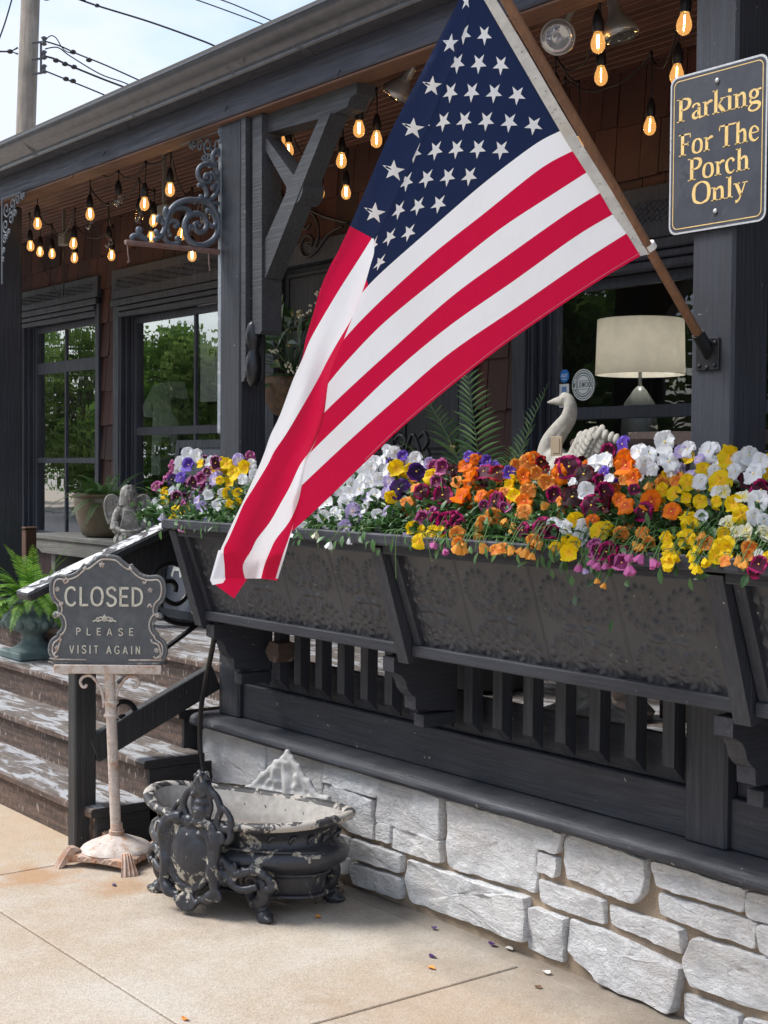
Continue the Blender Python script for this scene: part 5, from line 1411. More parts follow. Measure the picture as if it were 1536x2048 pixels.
# ------------------------------------------------------------------ cast iron oval planter
def planter():
    C0 = Vector((-4.47, 2.80, 0)); R_ = radians(20)
    root = thing('oval_planter', 'black cast iron oval jardiniere with chipped cream rim standing on the sidewalk', 'planter', C0)
    ax_, ay_ = .44, .25
    out_m = m_speck('chipped_black_iron', (.032, .033, .040), (.40, .37, .31), .575, 11, .36, .5, .1)
    rim_m = m_speck('chipped_rim', (.035, .034, .036), (.44, .40, .35), .50, 13, .6, .5)
    in_m = m_speck('mouldy_inside', (.40, .375, .34), (.22, .19, .16), .55, 9, .85, .5, width=.2)
    T = Matrix.Translation(C0) @ Matrix.Rotation(R_, 4, 'Z')
    L = lambda x, y, z: T @ Vector((x, y, z))
    def elathe(name, prof, mt, n=72, wob=0, angle=None):
        m = MB(); rows = []
        for (s_, z) in prof:
            row = []
            for j in range(n):
                an = 2 * pi * j / n
                # s_ is an inset from the rim ellipse in metres
                a, b = max(.01, ax_ + s_), max(.008, ay_ + s_); lift = .030 * (abs(cos(an)) ** 3 - .35) * (1 if z > .2 else .3)
                w_ = 1 + wob * sin(an * 28)
                row.append(L(a * cos(an) * w_, b * sin(an) * w_, z + lift))
            rows.append(row + [row[0]])
        m.grid(rows); return m.build(name, mt, root, True, angle)
    elathe('bowl', [(-.235, .058), (-.165, .055), (-.108, .058), (-.098, .072), (-.096, .128), (-.088, .150), (-.070, .158), (-.050, .170), (-.020, .188), (-.010, .208), (-.016, .228), (-.040, .246), (-.060, .262), (-.058, .285), (-.035, .312), (-.012, .326)], out_m, 96, .0, 60)
    elathe('rim', [(-.014, .322), (.002, .326), (.012, .336), (.012, .348), (.002, .356), (-.014, .356), (-.028, .350), (-.034, .340)], rim_m, 96)
    elathe('inside', [(-.034, .342), (-.045, .320), (-.062, .285), (-.068, .262), (-.070, .235), (-.072, .225)], in_m, 96)
    m = MB(); rows = []
    for s_ in (-.07, -.12, -.18, -.24):
        row = []
        for j in range(48):
            an = 2 * pi * j / 48; a, b = max(.01, ax_ + s_), max(.006, ay_ + s_)
            row.append(L(a * cos(an), b * sin(an), .238 + .012 * noise.noise(Vector((a * cos(an) * 14, b * sin(an) * 14, 0)))))
        rows.append(row + [row[0]])
    m.grid(rows); m.build('old_soil', m_speck('dry_dirt', (.22, .19, .165), (.12, .075, .055), .52, 20, .95, .6, width=.15), root, True)
    # beads and moulded bands
    for z, s_, r_ in ((.246, -.030, .006), (.150, -.084, .007), (.070, -.094, .008)):
        m = MB(); pts = [L((ax_ + s_) * cos(2 * pi * j / 90), (ay_ + s_) * sin(2 * pi * j / 90), z) for j in range(91)]; m.tube(pts, r_, 6, False); m.build('band', out_m, root, True)
    # acanthus relief under the rim
    for j in range(26):
        an = 2 * pi * j / 26; a, b = ax_ - .052, ay_ - .052
        p = L(a * cos(an), b * sin(an), .272); q = L((a + .012) * cos(an + .09), (b + .012) * sin(an + .09), .297)
        m = MB(); m.tube(cat_curve([p, lerp(p, q, .5) + Vector((0, 0, .010)), q], 4), [.004, .006, .007, .008, .007, .006, .006, .005, .003], 6); m.build('leaf_relief', out_m, root, True)
    def rem(m, name, mt, vox=.0045, sm=1):
        o = m.build(name, mt, root, True)
        r = o.modifiers.new('r', 'REMESH'); r.mode = 'VOXEL'; r.voxel_size = vox; r.use_smooth_shade = True
        s = o.modifiers.new('s', 'SMOOTH'); s.iterations = sm; s.factor = .5
        return o
    def crest(sg, mt):
        """pierced crown of scrolls and a shell over each long side; sg -1 street side"""
        yb = sg * (ay_ - .008)
        m = MB(); S = lambda x, z, d=0: L(x, yb + sg * (.016 + d), z)
        H = .345
        m.ball(S(0, H + .115), (.040, .028, .045), 12, 8); m.ball(S(0, H + .150), (.020, .016, .022), 10, 6)
        for q_ in range(26):
            a_ = q_ * 2.4; zz_ = q_ / 26; m.ball(S(cos(a_) * .042 * (1 - zz_ * .6), H + .085 + zz_ * .085, .022 * sin(a_)), (.011, .011, .011), 6, 5)
        for k_ in range(7):
            an = radians(-60 + 20 * k_); m.tube([S(0, H + .09), S(sin(an) * .055, H + .10 + cos(an) * .042)], [.012, .008], 6)
        for sx_ in (-1, 1):
            m.tube(cat_curve([S(sx_ * .025, H + .11), S(sx_ * .065, H + .09), S(sx_ * .085, H + .045), S(sx_ * .070, H + .005), S(sx_ * .078, H - .04), S(sx_ * .105, H - .065), S(sx_ * .13, H - .05), S(sx_ * .125, H - .02), S(sx_ * .105, H - .018)], 5), .0135, 8)
            m.tube(cat_curve([S(sx_ * .075, H + .06), S(sx_ * .11, H + .045), S(sx_ * .135, H + .01), S(sx_ * .125, H - .015)], 5), .011, 8)
            m.tube(cat_curve([S(sx_ * .03, H + .09), S(sx_ * .042, H + .05), S(sx_ * .03, H + .0), S(sx_ * .05, H - .05)], 5), .010, 8)
            m.ball(S(sx_ * .105, H - .02), .017, 8, 6); m.ball(S(sx_ * .13, H + .012), .014, 8, 6)
        m.lathe([(.006, -.08), (.022, -.07), (.030, -.05), (.014, -.03), (.018, -.01), (.034, .01), (.036, .04), (.026, .055), (.030, .065), (.016, .085)], S(0, H + .0), 14)
        return m
    rem(crest(-1, out_m), 'front_crest', out_m)
    # far side: a tall plain-backed shell with openings, cream inside face
    m = MB(); yb = ay_ + .002
    outl = [(-.20, .335), (-.155, .36), (-.12, .40), (-.085, .425), (-.055, .455), (-.02, .475), (0, .50), (.02, .478), (.05, .45), (.07, .42), (.10, .40), (.125, .365), (.17, .345), (.20, .33)]
    o2 = [(x * .55, lerp(.325, z, .62)) for x, z in outl]
    m.prism([(x, z - .006) for x, z in outl] + [(.19, .315), (-.19, .315)], lambda a, b, d: L(a, yb + d - .004, b), 0, .014)
    for (x, z), (x2, z2) in zip(outl[:-1], outl[1:]):
        m.tube([L(x, yb, z - .008), L(x2, yb, z2 - .008)], .015, 8)
        m.ball(L(x2, yb, z2), .014, 8, 6)
    for (x, z) in outl: 
        m.tube([L(x * .95, yb + .004, z - .01), L(x * .55, yb + .006, max(.33, z - .07))], [.013, .010], 6)
    m.tube(cat_curve([L(0, yb, .47), L(-.012, yb + .01, .43), L(.0, yb, .38), L(.008, yb, .33)], 4), .022, 8)
    for (x, z, r_) in ((-.14, .345, .020), (-.075, .362, .024), (.070, .362, .024), (.135, .342, .018)):
        m.tube([L(x + r_ * cos(a) * .8, yb - .006, z + r_ * sin(a)) for a in [2 * pi * i / 12 for i in range(13)]], .007, 6)
    m.tube([L(x, yb - .0, .34 + .004 * sin(x * 40)) for x in [-.2 + .4 * i / 20 for i in range(21)]], .016, 8)
    m.tube(cat_curve([L(-.05, yb - .008, .44), L(-.06, yb - .006, .40), L(-.04, yb - .004, .375)], 5), .014, 8)
    m.tube(cat_curve([L(.045, yb - .008, .42), L(.055, yb - .006, .39), L(.035, yb - .004, .365)], 5), .013, 8)
    rem(m, 'back_crest', m_speck('grey_cast_back', (.46, .45, .43), (.17, .17, .17), .62, 16, .7, .4, width=.12), .006)
    # cartouche on the street side: big oval boss framed by scrolls, ending in a shell foot
    m = MB(); yb = -ay_ + .012
    cx = -.05
    S = lambda x, z, d=0: L(cx + x, yb - .030 - d, z)
    Tm = Matrix.Rotation(R_, 3, 'Z')
    m.ball(S(0, .215, -.012), (.088, .048, .115), 20, 14, T=Tm)
    fr = [S(.098 * cos(a), .215 + .125 * sin(a), -.004) for a in [2 * pi * i / 28 for i in range(29)]]; m.tube(fr, .016, 8)
    for sx_ in (-1, 1):
        m.tube(cat_curve([S(sx_ * .03, .345), S(sx_ * .08, .335), S(sx_ * .115, .30), S(sx_ * .125, .24), S(sx_ * .105, .17), S(sx_ * .12, .11), S(sx_ * .09, .07), S(sx_ * .05, .06)], 5), [.021 + .005 * sin(i * .7) for i in range(36)], 8)
        m.tube(cat_curve([S(sx_ * .11, .30), S(sx_ * .145, .31), S(sx_ * .155, .285), S(sx_ * .135, .275)], 4), .010, 8)
        m.tube(cat_curve([S(sx_ * .10, .12), S(sx_ * .135, .10), S(sx_ * .14, .075), S(sx_ * .115, .07)], 4), .010, 8)
    for k_ in range(7):
        an = radians(-54 + 18 * k_); m.tube([S(0, .085, .0), S(sin(an) * .062, .085 - cos(an) * .072, .018)], [.010, .012], 6)
    m.ball(S(0, .335, .0), (.030, .022, .026), 10, 8)
    for sx_ in (-1, 1):
        for q_ in range(9):
            a_ = q_ * .33 - 1.2; m.ball(S(sx_ * (.112 + .012 * cos(q_ * 2.0)), .215 + .12 * sin(a_), .004), (.014, .012, .017), 8, 6)
    rg = Matrix.Rotation(R_, 3, 'Z')
    for (x0_, y0_, x1_, y1_) in ((.06, -.245, .26, -.20), (-.16, -.225, -.34, -.14)):
        A_ = lambda t, z: L(lerp(x0_, x1_, t), lerp(y0_, y1_, t) - .012 * sin(pi * t), z)
        m.tube(cat_curve([A_(-.2, .235), A_(.15, .205), A_(.40, .165), A_(.70, .185), A_(.95, .165), A_(1.05, .13), A_(.9, .12)], 5), [.017, .018, .015] * 10 + [.013], 8)
        m.tube(cat_curve([A_(-.1, .12), A_(.2, .135), A_(.5, .115), A_(.8, .13)], 5), .015, 8)
        m.tube(cat_curve([A_(-.2, .165), A_(.15, .160), A_(.35, .130)], 5), .020, 8)
        for q_ in range(6): m.ball(A_(.05 + q_ * .16, .19 - .012 * (q_ % 2)), (.015, .011, .020), 8, 6)
    rem(m, 'front_cartouche', out_m)
    # four scrolled legs
    def leg(x0, y0, an, name='leg'):
        m = MB(); o_ = Vector((cos(an), sin(an), 0)); t_ = Vector((-o_.y, o_.x, 0))
        S = lambda r, z, k_=0: T @ (Vector((x0, y0, z)) + o_ * r + t_ * k_)
        ring = [S(.0 + .046 * cos(a), .098 + .048 * sin(a), 0) for a in [2 * pi * i / 20 - .4 for i in range(21)]]
        m.tube(ring, [.024] * 21, 10)
        m.tube(cat_curve([S(-.10, .155), S(-.05, .165), S(.01, .158), S(.055, .125), S(.055, .085), S(.02, .05), S(.03, .028), S(.065, .012), S(.082, .012)], 6), [.026 + .005 * sin(i * .5) for i in range(49)], 10)
        m.tube(cat_curve([S(-.05, .06), S(-.065, .085), S(-.055, .12), S(-.02, .145)], 5), .013, 8)
        m.ball(S(.08, .013), (.026, .02, .014), 10, 8); m.ball(S(-.10, .135), (.075, .035, .040), 12, 8, T=Matrix.Rotation(R_, 3, 'Z')); m.ball(S(-.06, .10), (.030, .03, .045), 10, 8); m.ball(S(-.038, .058), .015, 8, 6)
        m.tube([S(.02, .06), S(.045, .02)], [.014, .016], 8)
        m.tube(cat_curve([S(-.10, .16, .0), S(-.16, .15, 0), S(-.20, .165, 0)], 4), [.016, .015, .014, .013, .012, .011, .010, .009, .008], 8)
        rem(m, name, out_m)
    leg(.175, -.165, radians(-22)); leg(-.27, -.10, radians(-155)); leg(-.25, .13, radians(165)); leg(.24, .13, radians(15))
planter()
# debris and fallen blossoms on the slabs
def litter():
    m = MB()
    for i in range(70):
        p = aZ(640 + random.gauss(0, 26), 1782 + random.gauss(0, 11), 0)
        m.ball((p.x, p.y, .006), (.006, .004 + .004 * random.random(), .004), 6, 4)
        if i % 3 == 0:
            q = p + Vector((random.uniform(-.05, .05), random.uniform(-.05, .05), 0)); m.tube([(p.x, p.y, .006), (q.x, q.y, .012)], .0013, 4)
    tag(m.build('leaf_litter', m_speck('dry_debris', (.10, .055, .05), (.32, .27, .24), .55, 60, .9), None, True), 'small heap of dry petals and twigs beside the black planter foot', 'litter', kind='stuff')
    pur = mat('fallen_purple', (.06, .02, .12), .6); org = mat('fallen_orange', (.75, .28, .05), .6); whi = mat('fallen_white', (.7, .68, .62), .6); brn = mat('dry_leaf', (.13, .07, .03), .8)
    L = [(228, 1772, pur, 'purple fallen petal just in front of the sign stand'), (867, 1857, pur, 'larger dark purple fallen petal under the long stone'), (865, 1915, pur, 'purple fallen petal in the middle of the front slab'), (863, 1938, org, 'tiny orange fallen petal beside a purple one'),
         (637, 1836, org, 'orange fallen petal right of the black planter foot'), (370, 2040, org, 'orange petal lying in the slab joint at the bottom edge'), (985, 1890, pur, 'small dark petal close to the base of the stone wall'), (1018, 1899, whi, 'white fallen petal near the foot of the stone wall'), (1092, 1946, whi, 'white fallen petal on the right slab by the joint'), (1075, 1976, brn, 'brown dry leaf scrap on the right slab')]
    for x, y, mt, lb in L:
        p = aZ(x, y, 0); m = MB(); n = 9; r_ = .010 + .004 * random.random(); ph = random.random() * 6
        rows = [[(p.x + cos(a + ph) * r_ * k_ * 1.3, p.y + sin(a + ph) * r_ * k_ * .8, .003 + .006 * k_ * (.5 + .5 * sin(a * 2 + ph)) ) for a in [2 * pi * j / n for j in range(n + 1)]] for k_ in (.01, .5, 1)]
        m.grid(rows); tag(m.build('fallen_petal' if mt is not brn else 'dry_leaf', mt, None, True), lb, 'petal', 'petals and scraps on the sidewalk')
litter()
# hose down the corner of the wall
m = MB(); m.tube(cat_curve([aY(431, 1262, 2.99), aY(424, 1300, 3.0), aY(412, 1360, 3.04), aY(403, 1410, 3.08), aY(400, 1460, 3.1), aY(401, 1510, 3.1), aY(406, 1545, 3.1), aY(410, 1580, 3.1), aY(412, 1640, 3.08)], 6), .011, 8)
tag(m.build('hose', mat('hose_rubber', (.012, .011, .012), .4), None, True), 'thin black hose hanging from the left corbel down behind the planter', 'hose')
# ------------------------------------------------------------------ plants
def frond(m, base, d0, length, droop, leaf, nleaf, width=.12, lift=.3, stem_r=.0025, mi=0, taper=1.0, leafdroop=.3, start=.12):
    """one pinnate frond: a bent stem with narrow leaflets along both sides"""
    d = Vector(d0).normalized(); p = Vector(base); pts = [p.copy()]; n = 18; st = length / n
    side = d.cross(Vector((0, 0, 1)));
    if side.length < .05: side = Vector((1, 0, 0))
    side.normalize()
    for i in range(n):
        d = (d + Vector((0, 0, -droop / n))).normalized(); p = p + d * st; pts.append(p.copy())
    m.tube(pts, [stem_r * (1 - .75 * i / n) for i in range(n + 1)], 4, mi=mi)
    for k_ in range(nleaf):
        t = start + (1 - start) * k_ / nleaf; i = min(int(t * n), n - 1); c = pts[i].lerp(pts[i + 1], t * n - i); tn = (pts[i + 1] - pts[i]).normalized()
        s_ = side - tn * side.dot(tn); s_.normalize(); up = s_.cross(tn)
        if up.z < 0: up = -up
        env = sin(pi * min(1, .16 + t * .84)) ** .6 * (1 - t * .35) * taper if taper > 0 else 1
        for sg in (-1, 1):
            L_ = leaf * env * random.uniform(.85, 1.1); ang = lerp(.35, .8, t)
            dd = (s_ * sg * cos(ang) + tn * sin(ang) + up * lift * random.uniform(.3, 1.0)).normalized()
            w_ = L_ * width; q = c; P_ = [q]
            for z in range(3):
                dd = (dd + Vector((0, 0, -leafdroop / 3))).normalized(); q = q + dd * L_ / 3; P_.append(q)
            wn_ = dd.cross(up).normalized()
            ws = [.45, 1, .8, .05]; vs = []
            for a, ww in zip(P_, ws): vs += [a + wn_ * w_ * ww * .5, a - up * w_ * .10, a - wn_ * w_ * ww * .5]
            m.add(vs, [(3 * a, 3 * a + 1, 3 * a + 4, 3 * a + 3) for a in range(3)] + [(3 * a + 1, 3 * a + 2, 3 * a + 5, 3 * a + 4) for a in range(3)], mi)
def leafblade(m, c, d, up, L_, W_, bend=.25, mi=0, fold=.12):
    d = Vector(d).normalized(); up = Vector(up); s_ = d.cross(up)
    if s_.length < .05: s_ = d.orthogonal()
    s_.normalize(); up = s_.cross(d); rows = []
    for i, w_ in enumerate((.12, .75, 1.0, .72, .05)):
        t = i / 4; p = Vector(c) + d * L_ * t - up * bend * L_ * t * t
        rows.append([p + s_ * W_ * w_ * .5 + up * fold * W_ * w_, p, p - s_ * W_ * w_ * .5 + up * fold * W_ * w_])
    m.grid(rows, mi)
fern_m = m_leaf('fern_green', (.08, .22, .025), (.26, .46, .06), .5, .3)
palm_m = m_leaf('palm_green', (.06, .14, .045), (.19, .30, .11), .45, .3)
dark_leaf = m_leaf('magnolia_leaf', (.018, .05, .02), (.06, .12, .04), .3, .1)

# urn with its fern on the third step
def urn():
    c = Vector((-7.52, 3.30, .521)); um = m_speck('verdigris_urn', (.10, .145, .145), (.19, .24, .225), .5, 8, .6, .3, width=.3)
    root = thing('garden_urn', 'blue green footed garden urn on the third step at the left edge', 'urn', c)
    m = MB(); m.box(c.x - .145, c.x + .145, c.y - .145, c.y + .145, .521, .565, .008); m.build('plinth', um, root)
    lob = lambda an, i: 1 + (.05 * abs(sin(an * 9)) if 8 <= i <= 12 else 0)
    prof = [(.135, .0455), (.125, .06), (.10, .075), (.075, .10), (.065, .125), (.062, .15), (.075, .165), (.10, .175), (.135, .195), (.165, .225), (.175, .26), (.168, .285), (.150, .30), (.135, .32), (.14, .345), (.165, .37), (.19, .385), (.205, .395), (.205, .41), (.19, .415), (.17, .40), (.16, .37), (0, .36)]
    prof = [(r_ * .96, z * .82 + .006) for r_, z in prof]
    m = MB(); m.lathe(prof, c, 72, mod=lob); m.build('bowl', um, root, True, 60)
    for j in range(14):
        an = j * 2 * pi / 14; m = MB(); m.ball(c + Vector((cos(an) * .158, sin(an) * .158, .198)), (.026, .026, .030), 10, 8); m.build('egg_relief', um, root, True)
    f = thing('fern_plant', 'bright green fern growing in the blue green urn at the left edge', 'fern', c + Vector((0, 0, .34)))
    g = c + Vector((0, 0, .325))
    for i in range(78):
        an = i * 2.4; el = random.uniform(.10, 1.35); L_ = random.uniform(.28, .44); m = MB()
        frond(m, g + Vector((cos(an), sin(an), 0)) * .04, (cos(an) * cos(el), sin(an) * cos(el), sin(el)), L_, 1.5, .060, 28, .19, .10, leafdroop=.25, start=.05)
        m.build('frond', fern_m, f)
urn()
# bench, clay pot with fern, angel
def bench():
    x0, x1, z = -8.88, -7.40, 1.115; y0 = 3.88
    root = thing('wooden_bench', 'grey weathered wooden bench on the porch below the windows', 'bench', ((x0 + x1) / 2, y0 + .17, FLZ))
    pr = [(x0, z), (x1, z), (x1, z - .05), (x1 - .01, z - .085), (x0 + .16, z - .085), (x0 + .12, z - .065), (x0 + .05, z - .055), (x0 + .02, z - .045), (x0, z - .03)]
    m = MB(); m.prism(pr, lambda a, b, d: (a, y0 + d, b), 0, .035); m.build('apron', stain_m, root)
    m = MB(); m.box(x0 - .01, x1 + .01, y0 - .012, y0 + .34, z + .002, z + .035, .005); m.build('seat', stain_m, root)
    for xx in (x0 + .22, x1 - .2):
        m = MB(); m.box(xx, xx + .06, y0 + .04, y0 + .30, FLZ, z - .0, .004); m.build('leg', stain_m, root)
    m = MB(); m.box(x0 + .28, x1 - .2, y0 + .15, y0 + .18, FLZ + .16, FLZ + .24, .003); m.build('stretcher', stain_m, root)
bench()
def clay_pot():
    c = Vector((-8.16, 4.08, 1.151)); pm = m_speck('glazed_clay', (.105, .085, .055), (.17, .11, .06), .5, 5, .4, .25, width=.35)
    root = thing('clay_pot', 'round olive brown glazed clay pot on the porch bench', 'pot', c)
    prof = [(.12, 0), (.17, .01), (.19, .05), (.215, .13), (.228, .20), (.232, .25), (.228, .262), (.240, .268), (.242, .284), (.228, .288), (.215, .28), (.21, .24), (0, .23)]
    m = MB(); m.lathe([(r_ * .93, z * .94) for r_, z in prof], c, 40); m.build('pot_body', pm, root, True, 60)
    f = thing('fern_plant', 'darker green drooping fern growing in the clay pot on the bench', 'fern', c + Vector((0, 0, .24)))
    g = c + Vector((.06, -.02, .22))
    for i in range(38):
        an = i * 2.4; el = random.uniform(.2, 1.25); L_ = random.uniform(.26, .44); m = MB()
        frond(m, g + Vector((cos(an), sin(an), 0)) * .06, (cos(an) * cos(el) + .35, sin(an) * cos(el), sin(el)), L_, 1.5, .042, 34, .18, .1, start=.05)
        m.build('frond', m_fd, f)
m_fd = m_leaf('fern_dark_green', (.025, .085, .018), (.075, .17, .035), .5, .25)
clay_pot()
sculpt = m_speck('weathered_concrete', (.20, .19, .175), (.48, .47, .44), .50, 13, .85, .5, width=.16)
def remesh(m, name, mt, parent, vox=.005, sm=2):
    o = m.build(name, mt, parent, True); r = o.modifiers.new('r', 'REMESH'); r.mode = 'VOXEL'; r.voxel_size = vox; r.use_smooth_shade = True
    if sm: s = o.modifiers.new('s', 'SMOOTH'); s.iterations = sm; s.factor = .5
    return o
def angel():
    B = aY(257, 1100, 3.72); B = Vector((B.x, 3.72, FLZ)); Zf = FLZ + .435 / .80
    root = thing('angel_statue', 'weathered grey kneeling angel statue with folded wings in front of the clay pot', 'statue', B)
    # figure faces the camera, slightly turned
    an = atan2(-3.72, 7.17) + .12; f = Vector((cos(an), sin(an), 0)); s_ = Vector((-f.y, f.x, 0))      # f: front, s_: its left
    Sx = lambda x, y, z: Vector((B.x, B.y, Zf)) - s_ * x * -1 + f * y + Vector((0, 0, z))
    R3 = Matrix.Rotation(atan2(f.y, f.x) + pi / 2, 3, 'Z')
    m = MB()
    m.ball(Sx(0, .01, .235), (.058, .045, .085), 16, 12, T=R3)       # chest
    m.ball(Sx(0, .0, .150), (.070, .060, .075), 16, 12, T=R3)
    m.ball(Sx(0, .02, .062), (.110, .095, .060), 18, 12, T=R3)       # knees and skirt
    m.ball(Sx(-.055, .055, .055), (.050, .070, .050), 12, 10, T=R3); m.ball(Sx(.055, .055, .055), (.050, .070, .050), 12, 10, T=R3)
    m.tube([Sx(0, 0, .29), Sx(0, .012, .34)], [.030, .026], 12)      # neck
    m.ball(Sx(0, .022, .385), (.040, .044, .052), 18, 14, T=R3)      # head
    m.ball(Sx(0, .064, .380), (.008, .010, .012), 8, 6); m.ball(Sx(0, .060, .361), (.013, .006, .005), 8, 6); m.ball(Sx(0, .054, .347), (.014, .012, .010), 8, 6)
    for k_ in (-1, 1):
        m.ball(Sx(k_ * .016, .055, .392), (.009, .006, .005), 8, 6); m.ball(Sx(k_ * .020, .050, .372), (.013, .012, .013), 8, 6)
        m.tube([Sx(k_ * .025, .057, .402), Sx(k_ * .008, .062, .402)], .004, 6)
        # hair in locks to the shoulders
        for q in range(7):
            a = .35 + q * .28; sx_ = k_ * sin(a) * .044; yy = cos(a) * .046
            m.tube(cat_curve([Sx(k_ * .006, yy * .5 + .01, .440), Sx(sx_ * .9, yy + .004, .418), Sx(sx_ * 1.12, yy * .9 - .002, .38), Sx(sx_ * 1.20 + .004 * sin(q), yy * .6, .335), Sx(sx_ * 1.25, yy * .5 + .006, .300)], 4), [.012, .012, .013, .012, .011] * 3 + [.01, .01], 6)
        # arms to the bowl
        m.tube(cat_curve([Sx(k_ * .058, .0, .285), Sx(k_ * .092, .012, .225), Sx(k_ * .098, .035, .165), Sx(k_ * .070, .080, .130), Sx(k_ * .035, .105, .125)], 5), [.026, .027, .027, .027, .026, .025, .025, .024, .024, .023, .022, .021, .020, .019, .018, .017, .016, .016, .015, .015, .014], 10)
        m.ball(Sx(k_ * .030, .108, .124), (.016, .014, .010), 8, 6, T=R3)
        for q in range(4): m.tube([Sx(k_ * (.024 - q * .007), .112, .128 - q * .002), Sx(k_ * (.010 - q * .006), .120, .122)], .0045, 5)
        # sleeves
        m.tube([Sx(k_ * .096, .03, .185), Sx(k_ * .100, .040, .135)], [.030, .036], 10)
    m.ball(Sx(0, .095, .105), (.062, .045, .028), 16, 10, T=R3); m.tube([Sx(.06 * cos(a), .095 + .044 * sin(a), .128) for a in [2 * pi * i / 20 for i in range(21)]], .007, 6)
    # drapery folds
    for q in range(9):
        x = -.05 + q * .0125; m.tube(cat_curve([Sx(x * .7, .052, .27), Sx(x, .066, .20), Sx(x * 1.4, .070, .13), Sx(x * 2.0, .112, .06), Sx(x * 2.1, .115, .01)], 4), .006, 6)
    remesh(m, 'figure', sculpt, root, .0042, 1)
    for k_ in (-1, 1):
        m = MB()
        O = lambda x, z, y=0: Sx(k_ * x, -.045 - y, z)
        out_ = [(.03, .29), (.055, .335), (.09, .365), (.125, .370), (.150, .345), (.158, .30), (.150, .24), (.128, .17), (.10, .11), (.07, .07), (.045, .10), (.035, .18)]
        m.prism(out_ if k_ < 0 else out_[::-1], lambda a, b, d: O(a, b, d), 0, .018)
        m.tube(cat_curve([O(a, b, .006) for a, b in out_[:8]], 4), .011, 8)
        for r_ in range(6):
            for c_ in range(4 + (r_ > 1)):
                t = c_ / 4.5; x = lerp(.045, .145 - r_ * .006, t); z = .335 - r_ * .038 - abs(t - .6) * .03
                if z < .09: continue
                p = O(x, z, -.006); q = O(x - .004 - .004 * r_, z - .040, -.002); m.tube([p, lerp(p, q, .5), q], [.008, .0115, .005], 6)
        remesh(m, 'wing', sculpt, root, .0042, 1)
    m = MB(); m.obox(Sx(0, .0, -.06), s_ * .095, f * .085, (0, 0, .058), .010); m.obox(Sx(0, 0, -.15), s_ * .11, f * .10, (0, 0, .03), .006)
    m.obox(Sx(0, 0, (FLZ - Zf - .18) / 2), s_ * .085, f * .08, (0, 0, (Zf - FLZ - .18) / 2), .006); m.build('plinth', sculpt, root, False); root.scale = (.80, .80, .80)
angel()
# brown stake by the far left post
m = MB(); p = aY(54, 1058, 3.55); m.box(p.x - .035, p.x + .03, 3.53, 3.60, FLZ, p.z, .005); m.box(p.x - .045, p.x + .04, 3.52, 3.61, p.z + .002, p.z + .012, .002)
tag(m.build('wooden_stake', wood_paint('brown_stake_wood', (.12, .055, .03), 'z', .9)), 'short brown wooden stake beside the far left porch post', 'stake')

# ------------------------------------------------------------------ chalkboard behind the stair rail
def chalkboard():
    Y = 4.12; T_ = lambda x, y, Yq: aY(x, y, Yq)
    # leaning plane: top further back than the foot
    bl = aY(313, 1222, 4.02); br = aY(394, 1234, 4.02); h = 1.02; W = 0.56
    x0 = bl.x + .02; x1 = x0 + W; zb_ = FLZ + .03
    root = thing('chalkboard_sign', 'dark A-frame chalkboard with white lettering behind the stair railing', 'sign', ((x0 + x1) / 2, 4.05, FLZ))
    lean = .13
    fn = lambda a, b, d: (a, 4.02 + lean * b / h + d, zb_ + b)
    fr = wood_paint('chalk_frame', (.022, .026, .034), 'z', .95, .5); bd = m_speck('chalk_face', (.085, .095, .12), (.12, .13, .155), .55, 4, .6, .05)
    for (a0, a1, b0, b1) in ((0, .045, 0, h), (W - .045, W, 0, h), (.046, W - .046, h - .045, h), (.046, W - .046, 0, .045)):
        m = MB(); m.prism([(x0 + a0, b0), (x0 + a1, b0), (x0 + a1, b1), (x0 + a0, b1)], fn, -.012, .018); m.build('frame', fr, root)
    m = MB(); m.prism([(x0 + .045, .045), (x0 + W - .045, .045), (x0 + W - .045, h - .045), (x0 + .045, h - .045)], fn, .0, .008); m.build('board', bd, root)
    ch = m_speck('chalk', (.66, .66, .62), (.4, .42, .44), .62, 60, .9, .2)
    m = MB(); text(m, 'ALL', SANS, x0 + .10, x0 + .50, .23, .14, fn, -.003, .0005, .2)
    m.build('lettering', ch, root)
    for sx_ in (x0 + .02, x1 - .03):
        m = MB(); m.bar((sx_, 4.02 + lean + .02, zb_ + h - .03), (sx_, 4.40, FLZ), .03, .02, (0, 1, 0), .003); m.build('back_leg', fr, root)
        m = MB(); m.box(sx_, sx_ + .03, 4.00, 4.05, FLZ, zb_, .002); m.build('foot', fr, root)
    for j in range(7):
        pass
chalkboard()

